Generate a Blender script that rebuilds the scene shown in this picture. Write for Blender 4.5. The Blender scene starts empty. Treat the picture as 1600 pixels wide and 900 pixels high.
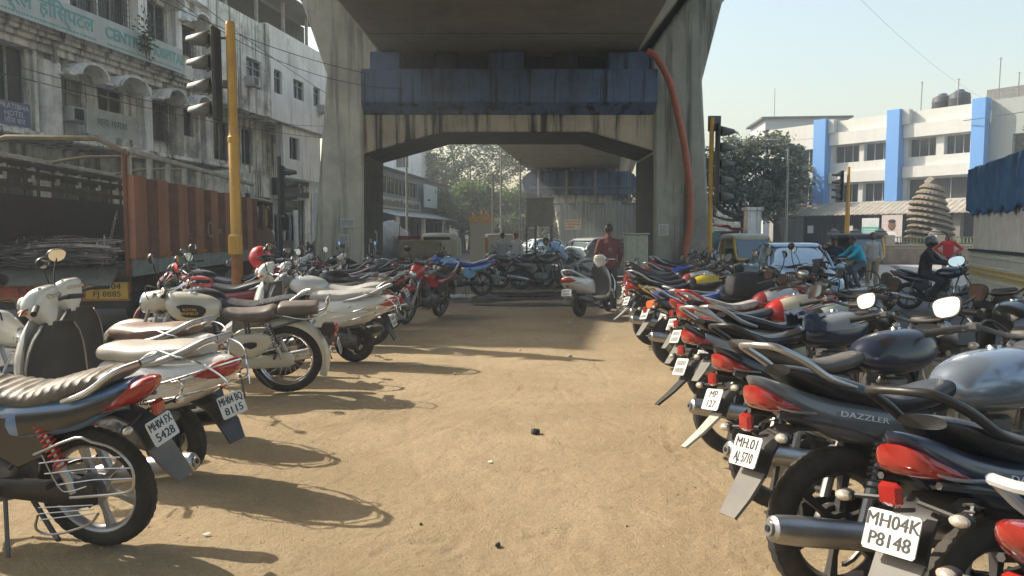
import bpy, bmesh, math, random
import numpy as np
from mathutils import Vector, Matrix, Euler
R = math.radians
random.seed(7)
S = bpy.context.scene
COL = S.collection

# ------------------------------------------------------------------ camera
cam_d = bpy.data.cameras.new('camera'); cam = bpy.data.objects.new('camera', cam_d); COL.objects.link(cam)
cam.location = (0, 0, 1.52); cam.rotation_euler = (R(90 - 4.05), 0, 0)
cam_d.sensor_width = 36; cam_d.lens = 26.69; cam_d.clip_end = 3000; cam_d.clip_start = .05
S.camera = cam
# ------------------------------------------------------------------ sky and sun
SUN_EL, SH = 38.0, Vector((.88, -.47)).normalized()      # SH: the way shadows fall on the ground
W = bpy.data.worlds.new('World'); S.world = W; W.use_nodes = True
nt = W.node_tree; bg = nt.nodes['Background']
sky = nt.nodes.new('ShaderNodeTexSky'); sky.sky_type = 'NISHITA'; sky.sun_disc = False
sky.sun_elevation = R(SUN_EL); sky.sun_rotation = math.atan2(-SH.x, -SH.y)
sky.air_density = 1.7; sky.dust_density = 3.6; sky.ozone_density = 1.0; sky.altitude = 10
nt.links.new(sky.outputs[0], bg.inputs[0]); bg.inputs[1].default_value = .12
sd = bpy.data.lights.new('sun', 'SUN'); sun = bpy.data.objects.new('sun', sd); COL.objects.link(sun)
sd.energy = 3.7; sd.angle = R(.6); sd.color = (1.0, .92, .80)
_d = Vector((SH.x*math.cos(R(SUN_EL)), SH.y*math.cos(R(SUN_EL)), -math.sin(R(SUN_EL))))
sun.rotation_euler = _d.to_track_quat('-Z', 'Y').to_euler(); sun.location = (-20, 15, 30)
S.view_settings.view_transform = 'Standard'; S.view_settings.look = 'None'
S.view_settings.exposure = 1.05; S.view_settings.gamma = 1.0
try: S.view_settings.use_curve_mapping = False
except Exception: pass
S.cycles.max_bounces = 6; S.cycles.diffuse_bounces = 3; S.cycles.glossy_bounces = 3; S.cycles.transmission_bounces = 3
S.cycles.volume_bounces = 0; S.cycles.transparent_max_bounces = 6
S.cycles.use_denoising = True

# ------------------------------------------------------------------ materials
MATS = {}
def mat(name, col, rough=.5, metal=0., coat=0., var=.12, scale=6., bump=0., bscale=None, dust=0., stain=0., streak=0., scol=(.05,.045,.035), emit=None, alpha=None, spec=None):
    if name in MATS: return MATS[name]
    m = bpy.data.materials.new(name); m.use_nodes = True; N = m.node_tree.nodes; L = m.node_tree.links
    p = N['Principled BSDF']; c4 = (*col, 1)
    p.inputs['Roughness'].default_value = rough; p.inputs['Metallic'].default_value = metal
    if coat: p.inputs['Coat Weight'].default_value = coat; p.inputs['Coat Roughness'].default_value = .06
    if spec is not None: p.inputs['Specular IOR Level'].default_value = spec
    p.inputs['Base Color'].default_value = c4
    m.diffuse_color = c4
    tc = N.new('ShaderNodeTexCoord')
    out = None
    if var > 0:
        n = N.new('ShaderNodeTexNoise'); n.inputs['Scale'].default_value = scale; n.inputs['Detail'].default_value = 6; n.inputs['Roughness'].default_value = .62
        L.new(tc.outputs['Object'], n.inputs['Vector'])
        mx = N.new('ShaderNodeMix'); mx.data_type = 'RGBA'
        r = N.new('ShaderNodeMapRange'); r.inputs[1].default_value = .3; r.inputs[2].default_value = .7
        L.new(n.outputs['Fac'], r.inputs[0]); L.new(r.outputs[0], mx.inputs[0])
        mx.inputs[6].default_value = (*[c*(1-var) for c in col], 1); mx.inputs[7].default_value = (*[min(1, c*(1+var)) for c in col], 1)
        out = mx.outputs[2]
    def layer(out, fac, c):
        mx = N.new('ShaderNodeMix'); mx.data_type = 'RGBA'; L.new(fac, mx.inputs[0])
        if out is None: mx.inputs[6].default_value = c4
        else: L.new(out, mx.inputs[6])
        mx.inputs[7].default_value = (*c, 1); return mx.outputs[2]
    def ramp(src, a, b, top=1.):
        r = N.new('ShaderNodeMapRange'); r.inputs[1].default_value = a; r.inputs[2].default_value = b; r.inputs[4].default_value = top
        L.new(src, r.inputs[0]); return r.outputs[0]
    if stain > 0:      # blotchy damp and dirt with a shape of its own
        n = N.new('ShaderNodeTexNoise'); n.inputs['Scale'].default_value = scale*.35; n.inputs['Detail'].default_value = 9; n.inputs['Roughness'].default_value = .7
        L.new(tc.outputs['Object'], n.inputs['Vector']); out = layer(out, ramp(n.outputs['Fac'], .5, .68, stain), scol)
    if streak > 0:     # run-off streaks
        mp = N.new('ShaderNodeMapping'); mp.inputs['Scale'].default_value = (2.2, 2.2, .12); L.new(tc.outputs['Object'], mp.inputs['Vector'])
        n = N.new('ShaderNodeTexNoise'); n.inputs['Scale'].default_value = 1.6; n.inputs['Detail'].default_value = 7; n.inputs['Roughness'].default_value = .65
        L.new(mp.outputs[0], n.inputs['Vector']); out = layer(out, ramp(n.outputs['Fac'], .5, .62, streak), scol)
    if dust > 0:       # settled dust on what faces up
        g = N.new('ShaderNodeNewGeometry'); sx = N.new('ShaderNodeSeparateXYZ'); L.new(g.outputs['Normal'], sx.inputs[0])
        n = N.new('ShaderNodeTexNoise'); n.inputs['Scale'].default_value = 9; n.inputs['Detail'].default_value = 8; L.new(tc.outputs['Object'], n.inputs['Vector'])
        a = N.new('ShaderNodeMath'); a.operation = 'MULTIPLY'; L.new(ramp(sx.outputs['Z'], -.1, .9), a.inputs[0]); L.new(ramp(n.outputs['Fac'], .25, .75, dust), a.inputs[1])
        out = layer(out, a.outputs[0], (.36, .29, .2))
        rr = N.new('ShaderNodeMapRange'); rr.inputs[3].default_value = rough; rr.inputs[4].default_value = max(rough, .6); L.new(a.outputs[0], rr.inputs[0]); L.new(rr.outputs[0], p.inputs['Roughness'])
    if out is not None: L.new(out, p.inputs['Base Color'])
    if bump > 0:
        n = N.new('ShaderNodeTexNoise'); n.inputs['Scale'].default_value = bscale or scale*6; n.inputs['Detail'].default_value = 5
        L.new(tc.outputs['Object'], n.inputs['Vector']); b = N.new('ShaderNodeBump'); b.inputs['Strength'].default_value = bump; b.inputs['Distance'].default_value = .02
        L.new(n.outputs['Fac'], b.inputs['Height']); L.new(b.outputs[0], p.inputs['Normal'])
    if emit: p.inputs['Emission Color'].default_value = (*emit[0], 1); p.inputs['Emission Strength'].default_value = emit[1]
    MATS[name] = m; return m

def paint(name, col, dust=.09): return mat('paint_'+name, col, .3, 0, .8, .06, 3, dust=dust)
BLACK = mat('black_plastic', (.018,.018,.019), .42, var=.3, dust=.12)
GBLACK = paint('gloss_black', (.008,.009,.012), .05)
RUB = mat('rubber', (.022,.021,.02), .8, var=.35, scale=12, bump=.2, dust=.25, stain=.3, scol=(.12,.1,.075))
CHROME = mat('chrome', (.75,.75,.76), .14, 1, var=.1, dust=.12)
STEEL = mat('brushed_steel', (.42,.42,.42), .38, .9, var=.2, dust=.2)
DSTEEL = mat('dark_steel', (.1,.1,.105), .45, .6, var=.3, dust=.25)
ALLOY = mat('dark_alloy', (.05,.05,.055), .4, .5, var=.2, dust=.3)
SALLOY = mat('silver_alloy', (.38,.38,.39), .35, .6, var=.15, dust=.3)
ENG = mat('engine_metal', (.12,.12,.12), .5, .6, var=.35, scale=20, dust=.4)
RUST = mat('burnt_steel', (.13,.075,.045), .6, .5, var=.4, scale=15)
SEAT = mat('black_vinyl', (.014,.015,.018), .3, var=.25, scale=8, bump=.08, bscale=220, dust=.1)
SEATD = mat('dusty_vinyl', (.1,.093,.08), .5, var=.3, scale=6, bump=.12, bscale=200, dust=.9)
SEATG = mat('grey_vinyl', (.075,.072,.068), .45, var=.2, bump=.1, bscale=200, dust=.3)
SEATB = mat('brown_vinyl', (.16,.09,.065), .45, var=.25, bump=.1, bscale=200, dust=.6)
SEATN = mat('tan_brown_vinyl', (.1,.082,.072), .42, var=.2, bump=.1, bscale=200, dust=.45)
REDL = mat('red_lens', (.3,.018,.014), .15, 0, .8, .1, 30)
ORGL = mat('orange_lens', (.65,.16,.05), .15, 0, .8, .1, 30)
CLRL = mat('clear_lens', (.55,.5,.42), .1, .3, .8, .2, 40)
MIRG = mat('mirror_glass', (.85,.88,.9), .03, 1, var=0)
HLENS = mat('headlamp_glass', (.5,.52,.52), .08, .5, 1, .3, 30)
PLATE = mat('white_plate', (.62,.62,.59), .45, var=.1, dust=.1, stain=.25, scale=20, scol=(.35,.31,.25))
PLATEY = mat('yellow_plate', (.62,.4,.05), .4, var=.08, dust=.1)
INK = mat('black_ink', (.012,.012,.014), .5, var=0)
GLASS = mat('dark_window_glass', (.03,.036,.04), .12, 0, var=.4, scale=1.5)
FENDG = mat('grey_mudflap', (.12,.115,.105), .6, var=.2, dust=.2)

# ------------------------------------------------------------------ mesh builder
def sup(t, e):
    c, s = math.cos(t), math.sin(t); k = 2./e
    return math.copysign(abs(c)**k, c), math.copysign(abs(s)**k, s)
def catm(P, sub):
    P = [np.array(p, float) for p in P]; out = []
    for i in range(len(P)-1):
        p0 = P[max(i-1, 0)]; p1 = P[i]; p2 = P[i+1]; p3 = P[min(i+2, len(P)-1)]
        for j in range(sub):
            t = j/sub
            out.append(.5*((2*p1)+(-p0+p2)*t+(2*p0-5*p1+4*p2-p3)*t*t+(-p0+3*p1-3*p2+p3)*t**3))
    out.append(P[-1]); return out
class MB:
    def __init__(s): s.v = []; s.f = []; s.m = []
    def add(s, v, f, mi=0):
        o = len(s.v); s.v += [tuple(float(c) for c in p) for p in v]; s.f += [tuple(i+o for i in q) for q in f]; s.m += [mi]*len(f); return s
    def box(s, c, d, rot=None, mi=0, ch=0.):
        x, y, z = d[0]/2, d[1]/2, d[2]/2
        if ch > 0:
            ch = min(ch, x*.9, y*.9, z*.9); r = []
            for (zz, k) in ((-z, ch), (-z+ch, 0), (z-ch, 0), (z, ch)):
                X, Y = x-k, y-k; q = ch if k == 0 else ch*.4
                r.append([(X, -Y+q, zz), (X, Y-q, zz), (X-q, Y, zz), (-X+q, Y, zz), (-X, Y-q, zz), (-X, -Y+q, zz), (-X+q, -Y, zz), (X-q, -Y, zz)])
            M = rot.to_matrix() if rot is not None else Matrix.Identity(3)
            r = [[M @ Vector(p)+Vector(c) for p in ring] for ring in r]; return s.rings(r, mi=mi)
        v = [Vector((a*x, b*y, e*z)) for a in (-1, 1) for b in (-1, 1) for e in (-1, 1)]
        if rot is not None: M = rot.to_matrix(); v = [M @ p for p in v]
        v = [p+Vector(c) for p in v]
        return s.add(v, [(0,1,3,2),(4,6,7,5),(0,4,5,1),(2,3,7,6),(0,2,6,4),(1,5,7,3)], mi)
    def bb(s, x0, x1, y0, y1, z0, z1, mi=0): return s.box(((x0+x1)/2, (y0+y1)/2, (z0+z1)/2), (abs(x1-x0), abs(y1-y0), abs(z1-z0)), mi=mi)
    def rings(s, rr, cap=True, closed=False, mi=0):
        n = len(rr[0]); v = [p for r in rr for p in r]; f = []
        K = len(rr); last = K if closed else K-1
        for i in range(last):
            a, b = i*n, ((i+1) % K)*n
            for j in range(n): f.append((a+j, a+(j+1) % n, b+(j+1) % n, b+j))
        if cap and not closed: f.append(tuple(range(n))[::-1]); f.append(tuple((K-1)*n+j for j in range(n)))
        return s.add(v, f, mi)
    def loft(s, sec, n=16, sub=3, axis='x', mi=0, off=(0,0,0)):
        """sec: (pos, centre, halfwidth y, halfheight, exponent, taper, yoff)"""
        sec = [tuple(q)+(2.5, 0, 0)[len(q)-4:] for q in sec]; sec = catm(sec, sub) if sub > 1 else sec; rr = []
        for (p, c, w, h, e, t, yo) in sec:
            e = max(e, 1.2); ring = []
            for k in range(n):
                a, b = sup(2*math.pi*k/n, e); y = yo+max(w, .001)*a*(1+t*b); q = c+max(h, .001)*b
                ring.append((p+off[0], y+off[1], q+off[2]) if axis == 'x' else (q+off[0], y+off[1], p+off[2]))
            rr.append(ring)
        return s.rings(rr, mi=mi)
    def tube(s, P, r, n=8, sub=1, closed=False, mi=0):
        if sub > 1: P = catm([tuple(p) for p in P], sub)
        P = [Vector(tuple(p)) for p in P]; K = len(P); rs = r if isinstance(r, (list, tuple)) else [r]*K
        if len(rs) != K: rs = list(np.interp(np.linspace(0, 1, K), np.linspace(0, 1, len(rs)), rs))
        T = []
        for i in range(K):
            a = P[(i-1) % K] if (closed or i > 0) else P[i]; b = P[(i+1) % K] if (closed or i < K-1) else P[i]
            d = b-a; T.append(d.normalized() if d.length > 1e-9 else Vector((0,0,1)))
        u = T[0].orthogonal().normalized(); rr = []
        for i in range(K):
            u = (u-T[i]*u.dot(T[i])); u = u.normalized() if u.length > 1e-6 else T[i].orthogonal().normalized(); w = T[i].cross(u)
            rr.append([P[i]+(u*math.cos(2*math.pi*k/n)+w*math.sin(2*math.pi*k/n))*rs[i] for k in range(n)])
        return s.rings(rr, closed=closed, mi=mi)
    def lathe(s, prof, c=(0,0,0), axis='y', n=24, closed=False, mi=0, a0=0, a1=2*math.pi, rot=None):
        full = abs(a1-a0-2*math.pi) < 1e-6; K = n if full else n+1; rr = []
        for k in range(K):
            a = a0+(a1-a0)*k/n; ca, sa = math.cos(a), math.sin(a); ring = []
            for (r, h) in prof:
                p = {'y': (r*ca, h, r*sa), 'z': (r*ca, r*sa, h), 'x': (h, r*ca, r*sa)}[axis]
                p = Vector(p)
                if rot is not None: p = rot.to_matrix() @ p
                ring.append(p+Vector(c))
            rr.append(ring)
        n2 = len(prof); v = [p for r in rr for p in r]; f = []
        for i in range(K if full else K-1):
            a, b = i*n2, ((i+1) % K)*n2
            for j in range(n2 if closed else n2-1): f.append((a+j, a+(j+1) % n2, b+(j+1) % n2, b+j))
        return s.add(v, f, mi)
    def ball(s, c, r, n=12, m=8, mi=0, rot=None):
        r = (r, r, r) if not isinstance(r, (tuple, list)) else r; rr = []
        M = rot.to_matrix() if rot is not None else Matrix.Identity(3)
        for i in range(m+1):
            ph = -math.pi/2+math.pi*i/m; q = max(math.cos(ph), .02)
            rr.append([M @ Vector((r[0]*q*math.cos(2*math.pi*k/n), r[1]*q*math.sin(2*math.pi*k/n), r[2]*math.sin(ph)))+Vector(c) for k in range(n)])
        return s.rings(rr, mi=mi)
    def prism(s, poly, t0, t1, plane='xz', mi=0):
        """polygon in a plane, extruded along the third axis from t0 to t1"""
        def P(a, b, t): return {'xz': (a, t, b), 'yz': (t, a, b), 'xy': (a, b, t)}[plane]
        n = len(poly); v = [P(a, b, t0) for a, b in poly]+[P(a, b, t1) for a, b in poly]
        return s.add(v, [tuple(range(n)), tuple(range(n, 2*n))[::-1]]+[(i, (i+1) % n+0, (i+1) % n+n, i+n) for i in range(n)], mi)
    def strip(s, pts, w, th, up=None, mi=0):
        """a bent plate: pts (x,z) centre line, w list of half widths in y, th thickness"""
        n = len(pts); ws = w if isinstance(w, (list, tuple)) else [w]*n; rr = []
        for i, (x, z) in enumerate(pts):
            a = pts[max(i-1, 0)]; b = pts[min(i+1, n-1)]; d = Vector((b[0]-a[0], b[1]-a[1])); d = d.normalized() if d.length else Vector((1, 0)); nx, nz = -d.y*th/2, d.x*th/2
            h = ws[i]; rr.append([(x+nx, -h, z+nz), (x+nx*1.6, -h*.5, z+nz*1.6+th*.5), (x+nx*1.6, h*.5, z+nz*1.6+th*.5), (x+nx, h, z+nz), (x-nx, h, z-nz), (x-nx, -h, z-nz)])
        return s.rings(rr, mi=mi)
    def xf(s, fn, start=0):
        s.v[start:] = [tuple(fn(Vector(p))) for p in s.v[start:]]; return s
    def build(s, name, mats, parent=None, loc=(0,0,0), smooth=True, ang=38, bevel=0):
        me = bpy.data.meshes.new(name); me.from_pydata(s.v, [], s.f)
        mats = mats if isinstance(mats, (list, tuple)) else [mats]
        for m in mats: me.materials.append(m)
        if len(mats) > 1: me.polygons.foreach_set('material_index', s.m)
        bm = bmesh.new(); bm.from_mesh(me); bmesh.ops.recalc_face_normals(bm, faces=bm.faces); bm.to_mesh(me); bm.free()
        if smooth:
            me.polygons.foreach_set('use_smooth', [True]*len(me.polygons)); me.set_sharp_from_angle(angle=R(ang))
        me.update(); o = bpy.data.objects.new(name, me); o.location = loc; COL.objects.link(o)
        if parent is not None: o.parent = parent
        if bevel:
            b = o.modifiers.new('bevel', 'BEVEL'); b.width = bevel; b.segments = 2; b.limit_method = 'ANGLE'; b.harden_normals = False
        return o

def thing(name, label, cat, loc=(0,0,0), rz=0., group=None, rx=0.):
    o = bpy.data.objects.new(name, None); COL.objects.link(o); o.empty_display_size = .2
    o.location = loc; o.rotation_euler = (rx, 0, rz); return tag(o, label, cat, group)
def tag(o, label, cat, group=None):
    o['label'] = label; o['category'] = cat
    if group: o['group'] = group
    return o
def sub(name, parent, loc=(0,0,0)):
    o = bpy.data.objects.new(name, None); COL.objects.link(o); o.parent = parent; o.location = loc; o.empty_display_size = .1; return o
def struct(o, kind='structure'): o['kind'] = kind; return o

def text(body, size, m, parent, origin, right, up, name='lettering', depth=.002, align='CENTER', sx=1., bold=0.):
    cu = bpy.data.curves.new('t', 'FONT'); cu.body = body; cu.size = size; cu.extrude = depth; cu.align_x = align; cu.align_y = 'CENTER'; cu.resolution_u = 3
    if bold: cu.offset = bold*size
    ob = bpy.data.objects.new('t', cu); COL.objects.link(ob)
    me = bpy.data.meshes.new_from_object(ob.evaluated_get(bpy.context.evaluated_depsgraph_get())); bpy.data.objects.remove(ob); bpy.data.curves.remove(cu)
    r = Vector(right).normalized(); u = Vector(up); u = (u-r*u.dot(r)).normalized(); nn = r.cross(u)
    M = Matrix((( r.x*sx, u.x, nn.x, origin[0]), (r.y*sx, u.y, nn.y, origin[1]), (r.z*sx, u.z, nn.z, origin[2]), (0,0,0,1)))
    me.transform(M); me.materials.clear(); me.materials.append(m); me.name = name
    o = bpy.data.objects.new(name, me); COL.objects.link(o)
    if parent is not None: o.parent = parent
    return o

def fused(name, parts, m, parent=None, vox=.012, smooth=2):
    """tapered capsules and balls fused into one continuous surface"""
    mb = MB()
    for p in parts:
        if p[0] == 'c':   # capsule a b ra rb
            a, b, ra, rb = Vector(p[1]), Vector(p[2]), p[3], p[4]; K = 5
            P = [a.lerp(b, i/K) for i in range(K+1)]; mb.tube(P, [ra+(rb-ra)*i/K for i in range(K+1)], 12); mb.ball(a, ra, 12, 8); mb.ball(b, rb, 12, 8)
        elif p[0] == 'b': mb.ball(p[1], p[2], 14, 10, rot=p[3] if len(p) > 3 else None)
        elif p[0] == 'l': mb.loft(p[1], 18, 3, 'z')
    o = mb.build(name, m); rm = o.modifiers.new('r', 'REMESH'); rm.mode = 'VOXEL'; rm.voxel_size = vox; rm.use_smooth_shade = True
    sm = o.modifiers.new('s', 'SMOOTH'); sm.iterations = smooth; sm.factor = .5
    dg = bpy.context.evaluated_depsgraph_get(); dg.update(); me = bpy.data.meshes.new_from_object(o.evaluated_get(dg)); old = o.data
    o.modifiers.clear(); o.data = me; me.name = name; bpy.data.meshes.remove(old)
    me.polygons.foreach_set('use_smooth', [True]*len(me.polygons))
    if not me.materials: me.materials.append(m)
    if parent is not None: o.parent = parent
    return o
# ------------------------------------------------------------------ ground, roads
def ground_mat():
    m = bpy.data.materials.new('sandy_dirt'); m.use_nodes = True; N = m.node_tree.nodes; L = m.node_tree.links; p = N['Principled BSDF']
    tc = N.new('ShaderNodeTexCoord'); p.inputs['Roughness'].default_value = .95; p.inputs['Specular IOR Level'].default_value = .15
    def noise(sc, det=8, ro=.6, dist=0):
        n = N.new('ShaderNodeTexNoise'); n.inputs['Scale'].default_value = sc; n.inputs['Detail'].default_value = det; n.inputs['Roughness'].default_value = ro; n.inputs['Distortion'].default_value = dist
        L.new(tc.outputs['Object'], n.inputs['Vector']); return n.outputs['Fac']
    def rng(src, a, b, lo=0., hi=1.):
        r = N.new('ShaderNodeMapRange'); r.inputs[1].default_value = a; r.inputs[2].default_value = b; r.inputs[3].default_value = lo; r.inputs[4].default_value = hi; L.new(src, r.inputs[0]); return r.outputs[0]
    def mix(f, a, b):
        x = N.new('ShaderNodeMix'); x.data_type = 'RGBA'; L.new(f, x.inputs[0])
        for i, c in ((6, a), (7, b)):
            if isinstance(c, tuple): x.inputs[i].default_value = (*c, 1)
            else: L.new(c, x.inputs[i])
        return x.outputs[2]
    c = mix(rng(noise(.7, 6), .3, .7), (.36, .273, .16), (.49, .382, .235))
    c = mix(rng(noise(3.2, 10, .7, .6), .52, .72, 0, .45), c, (.27, .185, .10))
    c = mix(rng(noise(45, 5, .8), .42, .7, 0, .6), c, (.25, .18, .11))
    c = mix(rng(noise(150, 3, .7), .58, .7, 0, .7), c, (.56, .46, .32))
    # damp, darker trampled soil further up the lot, where water has been thrown
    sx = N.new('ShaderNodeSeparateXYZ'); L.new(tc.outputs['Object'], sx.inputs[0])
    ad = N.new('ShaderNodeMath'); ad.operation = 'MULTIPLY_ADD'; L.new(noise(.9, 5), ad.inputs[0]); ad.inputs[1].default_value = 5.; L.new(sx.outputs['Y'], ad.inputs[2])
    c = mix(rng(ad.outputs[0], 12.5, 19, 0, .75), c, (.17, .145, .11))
    c = mix(rng(noise(.35, 5, .55, 1.2), .5, .66, 0, .35), c, (.22, .165, .105))
    L.new(c, p.inputs['Base Color'])
    b1 = N.new('ShaderNodeBump'); b1.inputs['Strength'].default_value = .8; b1.inputs['Distance'].default_value = .03; L.new(noise(9, 8, .75), b1.inputs['Height'])
    b2 = N.new('ShaderNodeBump'); b2.inputs['Strength'].default_value = .9; b2.inputs['Distance'].default_value = .014; L.new(noise(70, 6, .7), b2.inputs['Height']); L.new(b1.outputs[0], b2.inputs['Normal'])
    L.new(b2.outputs[0], p.inputs['Normal']); return m
ASPH = mat('asphalt', (.085,.083,.078), .85, var=.25, scale=1.2, bump=.5, bscale=90, stain=.5, scol=(.15,.13,.1), spec=.3)
CONC = mat('pale_road_concrete', (.33,.31,.27), .85, var=.15, scale=.8, bump=.3, bscale=60, stain=.3, scol=(.2,.18,.15))
g = MB(); g.add([(-900,-60,-.16),(900,-60,-.16),(900,1600,-.16),(-900,1600,-.16)], [(0,1,2,3)]); struct(g.build('ground', ASPH))
# raised dirt lot under the flyover: undulating sheet with kerb
LX0, LX1, LY0, LY1 = -3.7, 4.9, -1.5, 22.2
from mathutils import noise as mn
ys = [LY0, -.5, .3, .8]
while ys[-1] < LY1: ys.append(ys[-1]+.0115*(max(ys[-1], 1.6)/2)**1.25)
ys[-1] = LY1
def gz(x, y): return .012*mn.noise((x*1.3, y*1.3, 0))+.006*mn.noise((x*5, y*5, 3))-.006
nx = 400; X = np.linspace(LX0, LX1, nx+1); v = []; f = []
for y in ys:
    fd = max(0., min(1., (9-y)/4)); fp = 1 if y < 9 else 0
    for x in X:
        z = gz(x, y)
        if fp: z += fd*(.005*mn.noise((x*14, y*14, 1))+.0042*mn.noise((x*38, y*38, 7))+.0045*max(0., mn.noise((x*24, y*24, 11))-.18))
        v.append((x, y, z))
ny = len(ys)-1
VA = np.array(v); rs_ = np.random.RandomState(4)
for k in range(15):      # shallow tyre tracks swinging out of the rows into the aisle
    sgn = -1 if k % 2 else 1; x0 = sgn*rs_.uniform(.2, 1.3); y0 = rs_.uniform(2.2, 9); th = rs_.uniform(.9, 2.2) if k % 3 else rs_.uniform(0, .5); cv = rs_.uniform(-.25, .25); Ln = rs_.uniform(1, 2.6)
    dx, dy = VA[:, 0]-x0, VA[:, 1]-y0; a = dx*math.cos(th)+dy*math.sin(th); d = -dx*math.sin(th)+dy*math.cos(th)-cv*a*a; w_ = .036
    inn = (np.abs(d) < w_*1.6) & (np.abs(a) < Ln); fade = np.clip((Ln-np.abs(a))/.5, 0, 1); q = np.abs(d)/w_
    dz = np.where(q < 1, -.0032*(1-q*q)+.0014*np.sin(a*2*math.pi/.05), .0014*np.clip(1.6-q, 0, .6)/.6)
    VA[:, 2] += np.where(inn, dz*fade, 0)
for k in range(70):      # foot and heel dents
    x0, y0 = rs_.uniform(-1.6, 1.4), rs_.uniform(1.9, 8.5); th = rs_.uniform(0, 3.14); dx, dy = VA[:, 0]-x0, VA[:, 1]-y0; a = (dx*math.cos(th)+dy*math.sin(th))/.13; d = (-dx*math.sin(th)+dy*math.cos(th))/.05
    VA[:, 2] -= .007*np.clip(1-(a*a+d*d), 0, 1)
v = [tuple(p) for p in VA]
for j in range(ny):
    for i in range(nx): a = j*(nx+1)+i; f.append((a, a+1, a+nx+2, a+nx+1))
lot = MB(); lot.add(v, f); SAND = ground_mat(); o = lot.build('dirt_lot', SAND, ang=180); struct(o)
k = MB()
for (x0, x1, y0, y1) in ((LX0-.16, LX0, LY0, LY1+.16), (LX1, LX1+.16, LY0, LY1+.16), (LX0, LX1, LY1, LY1+.16)):
    k.bb(x0, x1, y0, y1, -.159, .012)
struct(k.build('kerb', mat('kerb_concrete', (.26,.25,.22), .85, var=.25, stain=.5, scol=(.1,.09,.07)), bevel=.015))
# second plinth around the pier and beyond
k = MB(); k.bb(-7.2, 7.4, 22.9, 27.4, -.158, .02); struct(k.build('median_slab', mat('dusty_concrete', (.27,.24,.19), .9, var=.25, scale=2, bump=.3, stain=.4, scol=(.12,.1,.08))))
m = MB(); m.add([(6.2,24.5,-.152),(60,24.5,-.152),(60,41.5,-.152),(9.5,41.5,-.152)], [(0,1,2,3)]); struct(m.build('junction_road', CONC))
# muddy wet patch at the far end of the lot
def blob(cx, cy, rx, ry, z, seed, n=70, amp=.35):
    rnd = random.Random(seed); ph = [rnd.uniform(0, 6.28) for _ in range(5)]; P = [(cx, cy, z)]
    for i in range(n):
        a = 2*math.pi*i/n; r = 1+amp*sum(math.sin(a*(q+2)+ph[q])/(q+1.6) for q in range(5))*.6; P.append((cx+rx*r*math.cos(a), cy+ry*r*math.sin(a), z))
    return P, [(0, i+1, (i+1) % n+1) for i in range(n)]
MUD = mat('wet_mud', (.045,.038,.028), .35, var=.5, scale=2.5, bump=.6, bscale=9)
WATER = mat('puddle_water', (.02,.019,.016), .04, var=.2, scale=1)
b = MB()
for q in ((.2, 18.6, 2.9, 1.15, .008, 3), (.9, 16.3, 1.7, .35, .009, 9), (-1.4, 17.2, 1.1, .5, .0085, 14)): b.add(*blob(*q))
struct(b.build('mud', MUD))
b = MB()
for q in ((-.7, 19.4, .85, .26, .013, 5), (.35, 18.4, .75, .16, .0132, 6), (1.1, 19.8, .5, .2, .0134, 8), (-.2, 17.4, .45, .1, .0136, 11)): b.add(*blob(*q))
struct(b.build('puddle', WATER))
# crumbs of soil and gravel: nobody could count them
rnd = random.Random(5); b = MB()
for i in range(5200):
    y = 1.6+10*rnd.random()**1.6; x = rnd.uniform(-2.6, 2.8); r = rnd.uniform(.0015, .006)*(1 if rnd.random() < .96 else 2.2)
    z = .012*mn.noise((x*1.3, y*1.3, 0))+.006*mn.noise((x*5, y*5, 3))-.006
    a = rnd.uniform(0, 3); pts = [(x+r*math.cos(a+t)*rnd.uniform(.7, 1.3), y+r*math.sin(a+t)*rnd.uniform(.7, 1.3), z-.001) for t in (0, 1.57, 3.14, 4.7)]+[(x+r*.2, y, z+r*rnd.uniform(.5, 1))]
    b.add(pts, [(0,1,4),(1,2,4),(2,3,4),(3,0,4)], 0 if rnd.random() < .75 else 1)
struct(b.build('gravel', [mat('soil_crumb', (.26,.19,.115), .95, var=.3, scale=3), mat('pale_crumb', (.5,.44,.34), .95, var=.2, scale=3)], smooth=False), 'stuff')
def rock(x, y, s, m, label, seed, group=None):
    rnd = random.Random(seed); b = MB(); b.ball((0, 0, s*.45), (s, s*.8, s*.65), 9, 6)
    b.xf(lambda p: p*(1+.3*mn.noise((p.x/s*1.7+seed, p.y/s*1.7, p.z/s*1.7)))); o = b.build('stone', m, loc=(x, y, -.008), ang=25); o.rotation_euler.z = seed; tag(o, label, 'stone', group)
DRK = mat('dark_stone', (.035,.034,.033), .9, var=.4, scale=30, bump=.4, bscale=60); PAL = mat('pale_stone', (.5,.46,.38), .9, var=.2, scale=30)
rock(.18, 5.72, .043, DRK, 'fist sized dark stone lying alone mid lot, the largest', 2)
rock(-.07, 3.63, .016, DRK, 'small black stone in the sand at the bottom middle', 4)
rock(-.48, 3.9, .011, DRK, 'tiny dark stone left of the small black one near the bottom', 5)
rock(.72, 9.4, .03, PAL, 'pale stone by the right row of parked bikes', 6)
rock(-.62, 8.2, .02, PAL, 'small pale stone in front of the left row shadows', 7)
rock(.1, 9.9, .022, PAL, 'pale pebble in the middle of the lot near the shade edge', 8)

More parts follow.
